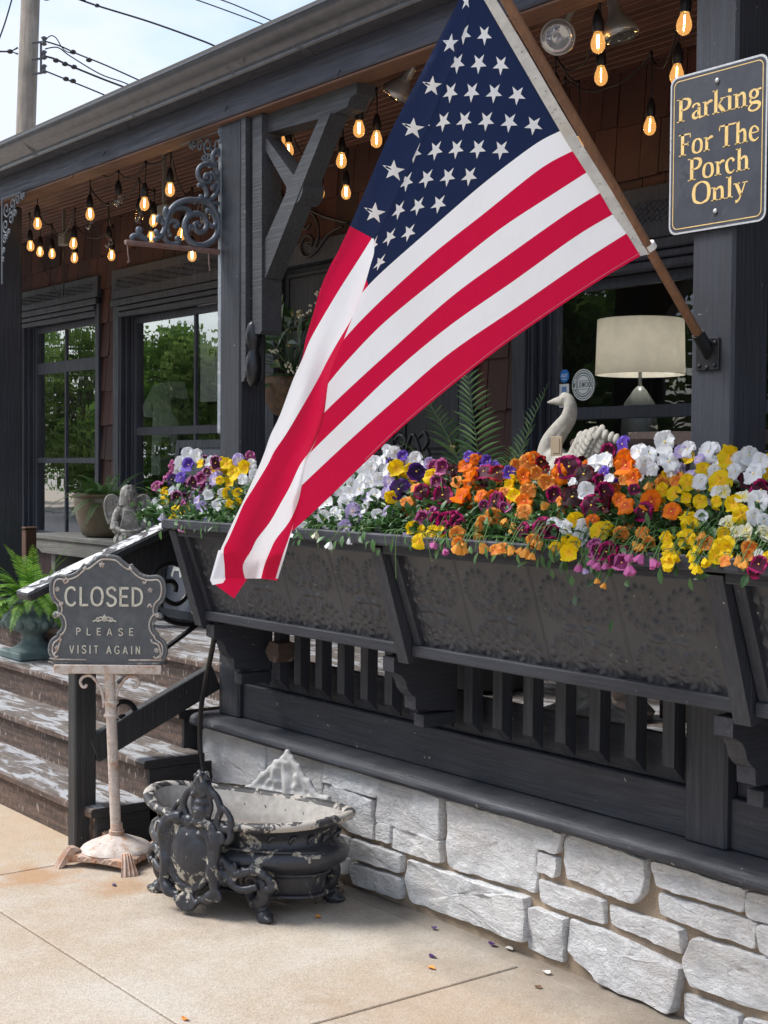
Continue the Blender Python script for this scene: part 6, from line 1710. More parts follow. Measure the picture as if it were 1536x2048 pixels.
# ------------------------------------------------------------------ swan and what it stands on
def swan():
    Y = 3.52; A = lambda x, y, d=0: aY(x, y, Y + d)
    root = thing('swan_statue', 'weathered white swan planter statue with a tan tag hanging from its neck', 'statue', (A(1165, 930).x, Y, 1.40))
    sw = m_speck('swan_concrete', (.38, .36, .31), (.20, .17, .13), .58, 14, .8, .5, width=.2)
    m = MB()
    neck = [(1100, 945), (1098, 912), (1104, 885), (1120, 860), (1136, 838), (1141, 815), (1137, 800), (1126, 795)]
    P_ = cat_curve([A(x, y) for x, y in neck], 5); k_ = len(P_)
    m.tube(P_, [lerp(.050, .0205, min(1, (i / k_) * 1.3)) for i in range(k_)], 16)
    m.ball(A(1128, 801), (.030, .024, .022), 14, 10); m.tube([A(1120, 802), A(1108, 803), A(1097, 805)], [.018, .011, .005], 10); m.ball(A(1097, 804.5), .006, 8, 6)
    m.ball(A(1125, 796, -.02), .005, 8, 6)
    m.ball(A(1150, 942), (.125, .08, .065), 20, 14); m.ball(A(1112, 930), (.055, .055, .065), 14, 10)
    for i in range(6): m.tube(cat_curve([A(1140 - i * 1.2, 812 + i * 8, -.016), A(1132 - i * 3, 838 + i * 8, -.022)], 3), .004, 5)
    remesh(m, 'body', sw, root, .0045, 1)
    # raised wings: rows of overlapping feathers
    for wy in (-.075, .05):
        m = MB(); n = 0
        for r_ in range(8):
            for c_ in range(3 + r_):
                x = 1126 + c_ * 11 + r_ * 4.6; y = 946 - r_ * 9.0 - c_ * 3.2
                if x > 1205: continue
                p = A(x, y, wy - .008 * sin(c_)); tip = A(x + 3 - c_ * .3, y - 16, wy + .012)
                dv = (tip - p); L_ = dv.length
                T3 = dv.to_track_quat('Z', 'Y').to_matrix()
                m.ball(lerp(p, tip, .5), (.0145, .0045, L_ * .85), 10, 6, T=T3); n += 1
        m.build('wing', sw, root, True)
        m = MB()
        for i, (x, y) in enumerate(((1172, 866), (1186, 860), (1198, 862), (1210, 866), (1222, 870), (1232, 874))):
            p = A(x - 2, y + 12, wy); q = A(x + 3, y - 5, wy + .01); dv = q - p; m.ball(lerp(p, q, .5), (.013, .009, dv.length * .62), 8, 6, T=dv.to_track_quat('Z', 'Y').to_matrix())
        m.build('wing_tip', sw, root, True)
    tg = MB(); c = A(1113, 892, -.085); tg.obox(c, Vector((.9, .25, 0)).normalized() * .022, Vector((.25, -.9, 0)).normalized() * .003, (0, 0, .033), .002); tg.obox(c + Vector((.0015, -.0038, 0)), Vector((.9, .25, 0)).normalized() * .013, Vector((.25, -.9, 0)).normalized() * .001, (0, 0, .024), .0)
    t_o = tg.build('hanging_tag', mat('cardboard_tag', (.42, .33, .22), .8), root)
    m = MB(); m.tube([c + Vector((0, 0, .03)), A(1118, 865, -.05), A(1135, 858, .0)], .0015, 4); m.build('tag_string', mat('string', (.5, .45, .38), .8), root)
    # pedestal table
    r2 = thing('stone_pedestal', 'round stone pedestal table under the swan behind the flowers', 'pedestal', (A(1165, 930).x + .02, Y, FLZ))
    m = MB(); bx = A(1165, 930).x + .02; ztop = A(1150, 955).z
    m.lathe([(.20, 0), (.20, .05), (.10, .09), (.07, .2), (.07, ztop - FLZ - .16), (.10, ztop - FLZ - .10), (.20, ztop - FLZ - .05), (.23, ztop - FLZ - .035), (.23, ztop - FLZ), (0, ztop - FLZ)], (bx, Y, FLZ), 32); m.build('pedestal_body', sculpt, r2, True, 50)
swan()
# brown stone bowl and slab right of the swan
def bowls():
    Y = 3.80; bm = m_speck('brown_basin', (.085, .06, .05), (.22, .18, .15), .58, 12, .7, .6)
    a = aY(1172, 880, Y); b = aY(1312, 884, Y); cx = (a.x + b.x) / 2; r_ = abs(b.x - a.x) / 2 * 1.02; zt = a.z
    root = thing('stone_basin', 'brown rough stone basin behind the swan and the white pansies', 'basin', (cx, Y, FLZ))
    m = MB(); m.lathe([(.12, 0), (.14, .03), (.09, .08), (.08, zt - FLZ - .25), (.12, zt - FLZ - .2), (r_ * .7, zt - FLZ - .12), (r_ * .95, zt - FLZ - .045), (r_, zt - FLZ - .03), (r_ * 1.03, zt - FLZ - .012), (r_, zt - FLZ), (r_ * .9, zt - FLZ - .004), (r_ * .8, zt - FLZ - .05), (0, zt - FLZ - .06)], (cx, Y, FLZ), 36, mod=lambda a, i: 1 + .02 * sin(a * 5 + i) + .012 * sin(a * 11)); m.build('basin_body', bm, root, True, 60)
    p = aY(1282, 866, 3.95); q = aY(1400, 858, 3.95)
    root = thing('stone_slab_table', 'rough edged stone slab table against the shop window beside the right post', 'table', ((p.x + q.x) / 2, 3.95, FLZ))
    m = MB(); pts = []
    x0, x1 = p.x, q.x + .35; z1 = p.z
    out_ = [(x0 + .02, 3.86), (x0 + .2, 3.84), (x0 + .45, 3.855), (x1, 3.85), (x1, 4.18), (x0 + .02, 4.17), (x0 - .01, 4.05), (x0 - .015, 3.92)]
    m.prism(out_, lambda a, b, d: (a, b, z1 - d + .006 * noise.noise(Vector((a * 9, b * 9, d * 30)))), 0, .045); m.build('slab', bm, root)
    m = MB(); m.box(x0 + .12, x0 + .42, 3.93, 4.12, FLZ, z1 - .045, .006); m.build('slab_leg', bm, root)
bowls()
# palm
def palm():
    B = Vector((-4.33, 3.86, FLZ)); root = thing('potted_palm', 'green feathery palm plant behind the pansies under the flag edge', 'palm', B)
    pt_ = MB(); pt_.lathe([(.12, 0), (.16, .02), (.19, .30), (.20, .32), (.20, .36), (.18, .36), (.17, .32), (0, .31)], B, 28); pt_.build('pot', mat('dark_pot', (.03, .03, .03), .5), root, True, 50)
    g = B + Vector((0, 0, .55))
    tips = [((.02, -.15, 1), .88, .55, .17), ((-.32, -.05, 1), .80, .9, .17), ((-.85, -.1, .85), .78, 1.1, .15), ((.75, .0, .80), .85, .85, .15), ((.42, -.2, 1), .55, .7, .13), ((-.55, -.3, 1), .62, .9, .14), ((.10, .25, 1), .75, .5, .15), ((-.15, -.35, .9), .60, 1.0, .14), ((.95, -.1, .75), .62, 1.0, .12), ((.25, -.5, .8), .5, 1.1, .12)]
    for d, L_, dr, lf in tips:
        m = MB(); m.tube([B + Vector((0, 0, .30)), g + Vector(d).normalized() * .02], .006, 6)
        frond(m, g, d, L_, dr, lf, 30, .10, .35, .0045, leafdroop=.35, start=.22); m.build('frond', palm_m, root)
palm()
# magnolia arrangement in a basket, hanging beside the door
def magnolia():
    c = aY(592, 690, 4.16); root = thing('magnolia_arrangement', 'dark magnolia leaf arrangement with small white flowers in a brown basket by the door', 'floral arrangement', c + Vector((0, 0, -.2)))
    bk = m_speck('wicker', (.055, .03, .015), (.11, .06, .03), .5, 30, .7, .5)
    cb = aY(585, 775, 4.16)
    m = MB(); m.lathe([(.05, -.16), (.10, -.14), (.15, -.06), (.16, .02), (.15, .05), (.13, .05), (0, .0)], cb, 24, mod=lambda a, i: 1 + .02 * sin(a * 24 + i * 3)); m.build('basket', bk, root, True)
    for i in range(9): m = m
    g = cb + Vector((0, 0, .06))
    mm = MB()
    for i in range(70):
        an = random.uniform(0, 2 * pi); el = random.uniform(-.2, 1.4); L_ = random.uniform(.15, .42)
        d = Vector((cos(an) * cos(el), sin(an) * cos(el) * .6, sin(el))); p = g + d * L_
        mm.tube([g, lerp(g, p, .5) + Vector((0, 0, .02)), p], .0025, 4)
        d2 = (d + Vector((random.uniform(-.6, .6), random.uniform(-.6, .6), random.uniform(-.6, .3)))).normalized(); leafblade(mm, p, d2, (random.uniform(-.4, .4), -1, .5), random.uniform(.09, .17), random.uniform(.035, .06))
    mm.build('foliage', dark_leaf, root)
    wf = mat('cream_blossom', (.6, .56, .42), .7)
    for x, y in ((633, 585), (620, 620), (548, 705), (577, 733), (601, 630), (588, 742)):
        q = aY(x, y, 4.02); m = MB()
        for k_ in range(9): m.ball(q + Vector((random.gauss(0, .012), random.gauss(0, .012), random.gauss(0, .014))), (.006, .006, .006), 6, 4)
        m.build('blossom', wf, root, True)
magnolia()
# dark iron plant stand behind the white pansies
def plant_stand():
    root = thing('iron_plant_stand', 'dark scrolled iron plant stand against the door behind the white pansies', 'plant stand', aY(815, 940, 3.9))
    A = lambda x, y: aY(x, y, 3.9)
    for P_ in ([(790, 880), (800, 870), (812, 880), (806, 895), (796, 890)], [(812, 905), (826, 868), (840, 905), (832, 925), (838, 900)], [(838, 875), (850, 865), (856, 885), (846, 900)], [(780, 960), (790, 910), (800, 960)], [(800, 930), (822, 920), (846, 930)], [(846, 960), (856, 900), (858, 960)]):
        m = MB(); m.tube(cat_curve([A(x, y) for x, y in P_], 5), .009, 6); m.build('scroll', iron_blk, root, True)
plant_stand()

# ------------------------------------------------------------------ inside the shop window
def lamp():
    Y = 4.86; l = aY(1192, 690, Y); r_ = aY(1370, 690, Y); D = (Vector(((l + r_) / 2)) - CAM).dot(fwd); R_ = 178 * D / FOC / 2
    cx = (aY(1281, 690, Y)).x; zt = aY(1281, 640, Y).z; zb_ = aY(1281, 750, Y).z
    root = thing('drum_lamp', 'table lamp with a pale drum shade inside the shop window', 'lamp', (cx, Y, 1.35))
    sh = m_speck('linen_shade', (.62, .59, .52), (.70, .67, .60), .5, 4, .8, .05, width=.3); k = N(sh); wv = k.noise(k.coord((6, 6, 200)), 4, 3)
    m = MB(); m.lathe([(R_ * .965, zt - .0), (R_, zb_), (R_ - .004, zb_), (R_ * .965 - .004, zt)], (cx, Y, 0), 56)
    m.build('lamp_shade', sh, root, True, 60)
    m = MB(); m.tube([(cx, Y, zb_ - .05), (cx, Y, zt - .02)], .008, 8); m.lathe([(.0, .0), (.06, .0), (.075, .05), (.085, .2), (.07, .32), (.03, .38), (.012, .40)], (cx, Y, zb_ - .45), 24); m.lathe([(.12, 0), (.12, .02), (0, .02)], (cx, Y, zb_ - .47), 24)
    m.build('lamp_base', mat('lamp_base_ceramic', (.13, .14, .13), .3), root, True, 50)
    pl_ = bpy.data.lights.new('shade_fill_light', 'POINT'); pl_.energy = 2.6; pl_.color = (1, .95, .87); pl_.shadow_soft_size = .04  # light added inside the shade to brighten it, stands in for daylight
    po = bpy.data.objects.new('shade_fill_light', pl_); COL.objects.link(po); po.location = (cx, Y, (zt + zb_) / 2)
    tr = k.n('BsdfTranslucent'); tr.inputs['Color'].default_value = (.75, .72, .66, 1); ms = k.n('MixShader'); ms.inputs[0].default_value = .5
    k.l(k.p.outputs[0], ms.inputs[1]); k.l(tr.outputs[0], ms.inputs[2]); k.l(ms.outputs[0], k.t.nodes['Material Output'].inputs['Surface'])
    t = thing('display_table', 'dark display table inside the shop window under the drum lamp', 'table', (cx, Y, FLZ))
    m = MB(); m.box(cx - .5, cx + .5, Y - .25, Y + .3, zb_ - .50, zb_ - .47, .004); m.build('table_top', mat('dark_table', (.04, .025, .018), .4), t)
    for sx_ in (-.46, .42):
        for sy_ in (-.2, .22):
            m = MB(); m.box(cx + sx_, cx + sx_ + .04, Y + sy_, Y + sy_ + .04, FLZ, zb_ - .50, .003); m.build('leg', mat('dark_table_leg', (.04, .025, .018), .4), t)
lamp()
def stickers():
    Y = WZ - .006
    def disc(m, cx, cz, rx, rz, d, n=32): m.prism([(cx + rx * cos(2 * pi * i / n), cz + rz * sin(2 * pi * i / n)) for i in range(n)], lambda a, b, q: (a, Y - d + q, b), 0, .0006)
    wh = mat('sticker_white', (.85, .87, .86), .5); gr = mat('sticker_green', (.02, .07, .04), .5); bl = mat('sticker_blue', (.02, .22, .65), .5)
    a = aY(1144, 770, Y); b = aY(1189, 770, Y); t = aY(1166, 738, Y); u = aY(1166, 801, Y); cx, cz = (a.x + b.x) / 2, (t.z + u.z) / 2; rx, rz = (b.x - a.x) / 2, (t.z - u.z) / 2; rr = (rx + rz) / 2
    o = thing('window_sticker', 'round white and green sticker reading WILDWOOD on the shop window', 'sticker', (cx, Y, cz))
    m = MB(); disc(m, cx, cz, rx, rz, 0); m.build('disc', wh, o)
    m = MB()
    for k_ in (.90, .60):
        n = 40; P1 = [(cx + rx * k_ * cos(2 * pi * i / n), Y - .0008, cz + rz * k_ * sin(2 * pi * i / n)) for i in range(n + 1)]; m.tube(P1, .0016, 4, False)
    m.build('rings', gr, o)
    m = MB(); m.box(cx - rx * .96, cx + rx * .96, Y - .0012, Y - .0006, cz - rz * .26, cz + rz * .22, 0); m.build('band', wh, o)
    fn = lambda a, b, d: (a, Y + d, b)
    m = MB(); text(m, 'WILDWOOD', SANS, cx - rx * .92, cx + rx * .92, cz - rz * .17, rz * .34, fn, -.0022, -.0013, .22)
    for k_ in range(22):
        an = radians(205 + k_ * 6.2) if k_ < 21 else 0; an2 = an - pi
        for aa in (an, an2):
            p = (cx + rx * .75 * cos(aa), cz + rz * .75 * sin(aa)); ribbon(m, [(p[0] - cos(aa) * rr * .05, p[1] - sin(aa) * rr * .05), (p[0] + cos(aa) * rr * .05, p[1] + sin(aa) * rr * .05)], [.0035, .0035], fn, -.0010, -.0004)
    m.box(cx - rx * .9, cx + rx * .9, Y - .0016, Y - .0012, cz + rz * .235, cz + rz * .26, 0); m.box(cx - rx * .9, cx + rx * .9, Y - .0016, Y - .0012, cz - rz * .30, cz - rz * .275, 0)
    m.build('lettering', gr, o)
    a = aY(1120, 752, Y); b = aY(1138, 752, Y); t = aY(1129, 739, Y); u = aY(1129, 765, Y); cx, cz = (a.x + b.x) / 2, (t.z + u.z) / 2; rx, rz = (b.x - a.x) / 2, (t.z - u.z) / 2
    o = thing('window_sticker', 'small blue security sticker with white letters above the swan head', 'sticker', (cx, Y, cz))
    m = MB(); n = 8; m.prism([(cx + rx * 1.05 * cos(2 * pi * (i + .5) / n), cz + rz * 1.05 * sin(2 * pi * (i + .5) / n)) for i in range(n)], lambda a, b, q: (a, Y + q, b), 0, .0006); m.build('disc', bl, o)
    m = MB(); text(m, 'ADT', SANS, cx - rx * .70, cx + rx * .72, cz - rz * .2, rz * .52, fn, -.0012, -.0003, -.02); m.box(cx - rx * .5, cx + rx * .5, Y - .001, Y - .0004, cz - rz * .55, cz - rz * .45, 0); m.build('lettering', wh, o)
    a = aY(1119, 768, Y); b = aY(1138, 768, Y); t = aY(1128, 768, Y).z; u = aY(1128, 815, Y).z
    o = thing('window_sticker', 'narrow white and blue notice on the shop window behind the swan head', 'sticker', ((a.x + b.x) / 2, Y, t))
    m = MB(); m.box(a.x, b.x, Y, Y + .0006, u, t, 0); m.build('paper', wh, o)
    m = MB(); w_ = b.x - a.x; m.box(a.x + w_ * .25, b.x - w_ * .25, Y - .0006, Y - .0001, t - .055, t - .012, 0); m.build('blue_field', mat('notice_blue', (.16, .32, .62), .5), o)
    m = MB(); m.box(a.x + w_ * .15, b.x - w_ * .15, Y - .0006, Y - .0001, t - .085, t - .064, 0); m.build('red_field', mat('notice_red', (.32, .10, .07), .5), o)
stickers()
# things inside the left windows
def inside_left():
    Y = WY + .45
    # slatted brown chair back
    root = thing('slatted_chair', 'reddish brown slatted chair inside the small left window behind the pot', 'chair', aY(120, 1070, Y))
    cw = m_speck('chair_wood', (.085, .035, .028), (.13, .06, .05), .5, 8, .55, .3, width=.3)
    def sl(P_, nm='slat'):
        m = MB(); m.prism(P_[::-1], lambda a, b, d: (aY(a, b, Y).x, Y + d, aY(a, b, Y).z), 0, .025); m.build(nm, cw, root)
    sl([(70, 930), (100, 932), (108, 1080), (88, 1080)]); sl([(104, 975), (132, 978), (124, 1080), (112, 1080)]); sl([(100, 932), (106, 940), (104, 975), (98, 975)], 'top_slat')
    m = MB(); p = aY(70, 1085, Y); m.box(p.x - .1, p.x + .75, Y - .5, Y + .06, FLZ + .33, FLZ + .37, .004); m.build('seat', cw, root)
    for dx in (-.05, .66):
        m = MB(); m.box(p.x + dx, p.x + dx + .05, Y - .45, Y - .40, FLZ - .02, FLZ + .33, .003); m.build('leg', cw, root)
    # white and black calf figure standing in the display
    root = thing('calf_figure', 'white and dark patched calf figure inside the wide left window', 'figure', aY(330, 900, Y))
    Zq = lambda P_: [(30 + x / 3.413, 540 + y / 3.413) for x, y in P_]
    pw = m_speck('calf_white', (.52, .53, .50), (.06, .055, .05), .58, 2.6, .6, .1, det=2, width=.02)
    m = MB(); pl = Zq([(870, 930), (905, 860), (940, 790), (990, 770), (1060, 760), (1080, 860), (1100, 950), (1125, 1060), (1115, 1160), (1120, 1400), (1070, 1400), (1060, 1150), (1000, 1140), (990, 1400), (930, 1400), (935, 1100), (940, 1010), (880, 1000)])
    m.prism(pl[::-1], lambda a, b, d: (aY(a, b, Y + .1).x, Y + .1 + d, aY(a, b, Y + .1).z), 0, .12); m.build('body', pw, root)
    # paper sign
    root = thing('paper_notice', 'pale paper notice with dark print hanging inside the wide left window by the post', 'notice', aY(430, 700, WY + .2))
    Yp = WY + .2; A = lambda x, y: aY(x, y, Yp)
    a = A(401, 664); b = A(470, 800); m = MB(); m.box(a.x, b.x, Yp, Yp + .004, b.z, a.z, 0); m.build('paper', mat('paper', (.60, .59, .56), .8), root)
    m = MB(); fn = lambda a_, b_, d: (a_, Yp + d, b_)
    for s_, x, y, x2, cap in (('DEN', 410, 664, 442, 15), ('CU', 424, 690, 448, 14), ('FIL', 417, 713, 445, 13)):
        p = A(x, y); q = A(x2, y); c = A(x, y - cap); text(m, s_, SANS, p.x, q.x, p.z, c.z - p.z, fn, -.003, -.001)
    m.build('print', mat('print_ink', (.02, .02, .02), .7), root)
inside_left()

# ------------------------------------------------------------------ trees across the road (they fill the window glass)
bark = m_speck('bark', (.09, .07, .05), (.14, .12, .10), .5, 8, .9, .8)
tl = [m_leaf('tree_leaf_a', (.06, .14, .025), (.17, .28, .06), .5, .35), m_leaf('tree_leaf_b', (.08, .15, .03), (.20, .28, .07), .5, .35)]
def tree(x, y, h, cr_, label, mi, seed):
    rnd = random.Random(seed); root = thing('tree', label, 'tree', (x, y, 0), 'trees across the road')
    m = MB(); m.tube([(x, y, 0), (x + .1, y, h * .3), (x - .1, y + .1, h * .6), (x, y, h * .85)], [.28, .2, .13, .04], 9)
    cl = []
    for i in range(34):
        an = rnd.uniform(0, 2 * pi); zz = rnd.uniform(.16, 1.0); rr = cr_ * (1 - abs(zz - .58) ** 1.6 * 2.2) * rnd.uniform(.35, 1); rr = max(rr, .3)
        c = Vector((x + cos(an) * rr, y + sin(an) * rr, h * zz)); cl.append((c, rnd.uniform(.55, 1.1) * cr_ * .42))
        s_ = Vector((x, y, h * zz * .7)); m.tube([s_, s_.lerp(c, .6) + Vector((0, 0, .2)), c], [.07, .045, .015], 5)
    m.build('trunk', bark, root, True)
    f = MB()
    for c, r_ in cl:
        for k_ in range(170):
            d = Vector((rnd.gauss(0, 1), rnd.gauss(0, 1), rnd.gauss(0, .8))).normalized() * r_ * rnd.uniform(.3, 1) ** .5
            p = c + d; s_ = rnd.uniform(.12, .24)
            a = Vector((rnd.gauss(0, 1), rnd.gauss(0, 1), rnd.gauss(0, 1))).normalized(); b = a.orthogonal().normalized()
            f.add([p - a * s_, p + b * s_ * .5, p + a * s_, p - b * s_ * .5], [(0, 1, 2, 3)])
    f.build('crown', tl[mi], root)
TR = [(-13.5, -13.2, 7.5, 2.6, 'broad green street tree nearest the road, reflected in the wide window'), (-19, -14.5, 9, 3.2, 'tall green street tree second from the near end of the row'), (-25, -13.5, 7.0, 2.6, 'medium yellowish street tree in the middle of the row'),
      (-32, -15.5, 6.8, 2.9, 'tall dark street tree past the middle of the row'), (-41, -14, 5.6, 2.9, 'street tree near the far end of the row'), (-8.5, -14.5, 8, 2.9, 'green street tree opposite the shop window'), (-4.2, -13.5, 7, 2.5, 'smaller street tree at the right end of the row'), (-50, -15, 6.2, 3.4, 'round bushy street tree second from the far end'), (-60, -16, 7.2, 4.2, 'largest street tree at the far end of the row'), (-36.5, -13.2, 4.8, 2.4, 'low bushy street tree between two taller ones'), (-22, -12.8, 5.2, 2.4, 'low round street tree close to the road'), (-10.8, -13, 5.5, 2.4, 'low street tree opposite the porch steps')]
for i, (x, y, h, c_, lb) in enumerate(TR): tree(x, y, h, c_, lb, i % 2, 40 + i)
def street_lamp():
    x, y = -18.6, -3.1; root = thing('street_lamp', 'black street lamp post at the kerb, reflected in the small left window', 'street lamp', (x, y, 0))
    m = MB(); m.lathe([(.14, 0), (.14, .1), (.07, .2), (.045, .5), (.04, 3.0), (.07, 3.05), (0, 3.06)], (x, y, 0), 14); m.build('post', iron_blk, root, True)
    m = MB(); m.lathe([(.08, 3.06), (.16, 3.45), (.0, 3.7)], (x, y, 0), 6); m.build('lantern', mat('lantern_glass', (.5, .5, .5), .3), root)
street_lamp()
# ------------------------------------------------------------------ pansies
def petal_mat(name, col, trans=.35):
    m = mat(name, col, .6, 0, .25); k = N(m)
    c = k.mix(k.noise(k.coord((1, 1, 1)), 60, 3), tuple(x * .82 for x in col), tuple(min(1, x * 1.12) for x in col)); k.base(c)
    tr = k.n('BsdfTranslucent'); k.l(c, tr.inputs['Color']); ms = k.n('MixShader'); ms.inputs[0].default_value = trans
    k.l(k.p.outputs[0], ms.inputs[1]); k.l(tr.outputs[0], ms.inputs[2]); k.l(ms.outputs[0], k.t.nodes['Material Output'].inputs['Surface']); return m
PC = {'w': (.88, .89, .92), 'c': (.82, .80, .62), 'y': (.95, .66, .008), 'o': (.95, .22, .006), 'a': (.88, .40, .07), 'm': (.42, .006, .12), 'M': (.10, .003, .014), 'r': (.42, .008, .015),
      'l': (.58, .48, .80), 'p': (.085, .018, .22), 'v': (.22, .13, .62), 'k': (.60, .16, .40), 'd': (.62, .24, .46)}
EYE = {'w': (.75, .55, .12), 'c': (.7, .6, .2), 'y': (.92, .50, .01), 'o': (.62, .08, .01), 'a': (.70, .20, .03), 'm': (.06, .002, .02), 'M': (.02, .001, .004), 'r': (.06, .002, .003), 'l': (.70, .60, .75), 'p': (.02, .004, .05), 'v': (.08, .03, .30), 'k': (.16, .01, .08), 'd': (.05, .002, .02)}
PM = {c: petal_mat('petal_' + n, PC[c]) for c, n in zip('wcyoamMrlpvkd', ('white', 'cream', 'yellow', 'orange', 'apricot', 'magenta', 'maroon', 'red', 'lilac', 'purple', 'violet', 'pink', 'pink_rim'))}
EM = {c: petal_mat('blotch_' + c, EYE[c], .15) for c in PC}
eye_y = mat('flower_eye', (.85, .55, .05), .6); calyx = mat('calyx_green', (.10, .20, .05), .6)
def pansy_mesh(c, var):
    rnd = random.Random(hash((ord(c), var)) & 0xffff); m = MB(); R_ = 1.0
    petals = [(radians(62), .62, .52, -.10), (radians(118), .62, .52, -.12), (radians(8), .58, .50, .0), (radians(172), .58, .50, .0), (radians(270), .66, .62, .05)]
    cup = rnd.uniform(.05, .35) if var < 3 else .8
    for (a, L_, W_, zz) in petals:
        a += rnd.uniform(-.08, .08); rows = []; L_ *= rnd.uniform(.9, 1.1); W_ *= rnd.uniform(.9, 1.12)
        dx, dy = cos(a), sin(a); sx_, sy_ = -dy, dx; ph = rnd.uniform(0, 6); cu = cup * rnd.uniform(.5, 1.5)
        for i, (t, w_) in enumerate(((.0, .10), (.30, .55), (.45, .85), (.78, 1.0), (.98, .72), (1.08, .25))):
            row = []
            for j in range(7):
                u = -1 + j / 3; rr = t * L_ * (1 - .05 * u * u) * 1.0
                if i >= 3: rr *= 1 + .05 * cos(u * 5 + ph)
                x = dx * rr + sx_ * u * w_ * W_; y = dy * rr + sy_ * u * w_ * W_
                z = zz + cu * t * t * .45 + .07 * sin(u * 3.1 + ph) * t - .10 * u * u * t + (rnd.uniform(-.02, .02) if t > .5 else 0)
                row.append((x, y, z))
            rows.append(row)
        m.grid(rows[:3 if c in 'wcloy' else 4], 1 if (c not in 'w') else 0); m.grid(rows[2 if c in 'wcloy' else 3:], 0)
    m.ball((0, -.02, .06), (.075, .06, .05), 8, 5, 2)
    m.tube([(0, 0, -.18), (0, 0, -.02)], [.10, .06], 6, mi=3)
    for k_ in range(5):
        an = k_ * 2 * pi / 5; m.add([(cos(an) * .05, sin(an) * .05, -.16), (cos(an + .3) * .2, sin(an + .3) * .2, -.06), (cos(an) * .42, sin(an) * .42, -.10), (cos(an - .3) * .2, sin(an - .3) * .2, -.06)], [(0, 1, 2, 3)], 3)
    return m
def wilt_mesh(c, var):
    """a closed, nodding bell of crumpled petals"""
    rnd = random.Random(9 + var); m = MB(); n = 15; rows = []
    for (r_, z) in ((.08, 0), (.26, -.22), (.42, -.55), (.50, -.85), (.62, -1.12)):
        rows.append([(cos(2 * pi * j / n) * r_ * (1 + .25 * sin(j * 2.1 + var) * (-z)), sin(2 * pi * j / n) * r_ * (1 + .25 * sin(j * 2.1 + var) * (-z)), z + .16 * sin(j * 2 * pi / 3 + var) * (-z)) for j in range(n)])
    for r_ in rows: r_.append(r_[0])
    m.grid(rows, 0); m.tube([(0, 0, .15), (0, 0, -.02)], [.06, .13], 6, mi=3)
    for k_ in range(5):
        an = k_ * 2 * pi / 5; m.add([(cos(an) * .06, sin(an) * .06, .05), (cos(an + .3) * .28, sin(an + .3) * .28, -.14), (cos(an) * .42, sin(an) * .42, -.34), (cos(an - .3) * .28, sin(an - .3) * .28, -.14)], [(0, 1, 2, 3)], 3)
    return m
MESH = {}
def pmesh(c, var, wilt=False):
    key = (c, var, wilt)
    if key not in MESH:
        mb = (wilt_mesh if wilt else pansy_mesh)(c, var); me = bpy.data.meshes.new('pansy_flower'); me.from_pydata(mb.v, [], mb.f)
        for x in (PM[c], EM[c], eye_y, calyx): me.materials.append(x)
        me.polygons.foreach_set('material_index', mb.m); me.polygons.foreach_set('use_smooth', [True] * len(mb.f)); me.update(); MESH[key] = me
    return MESH[key]
HERO = []
def zone(s_, ox, oy, k_):
    for e in s_.split(';'):
        x, y, d, c = e.split(','); HERO.append((ox + float(x) / k_, oy + float(y) / k_, float(d) / k_, c))
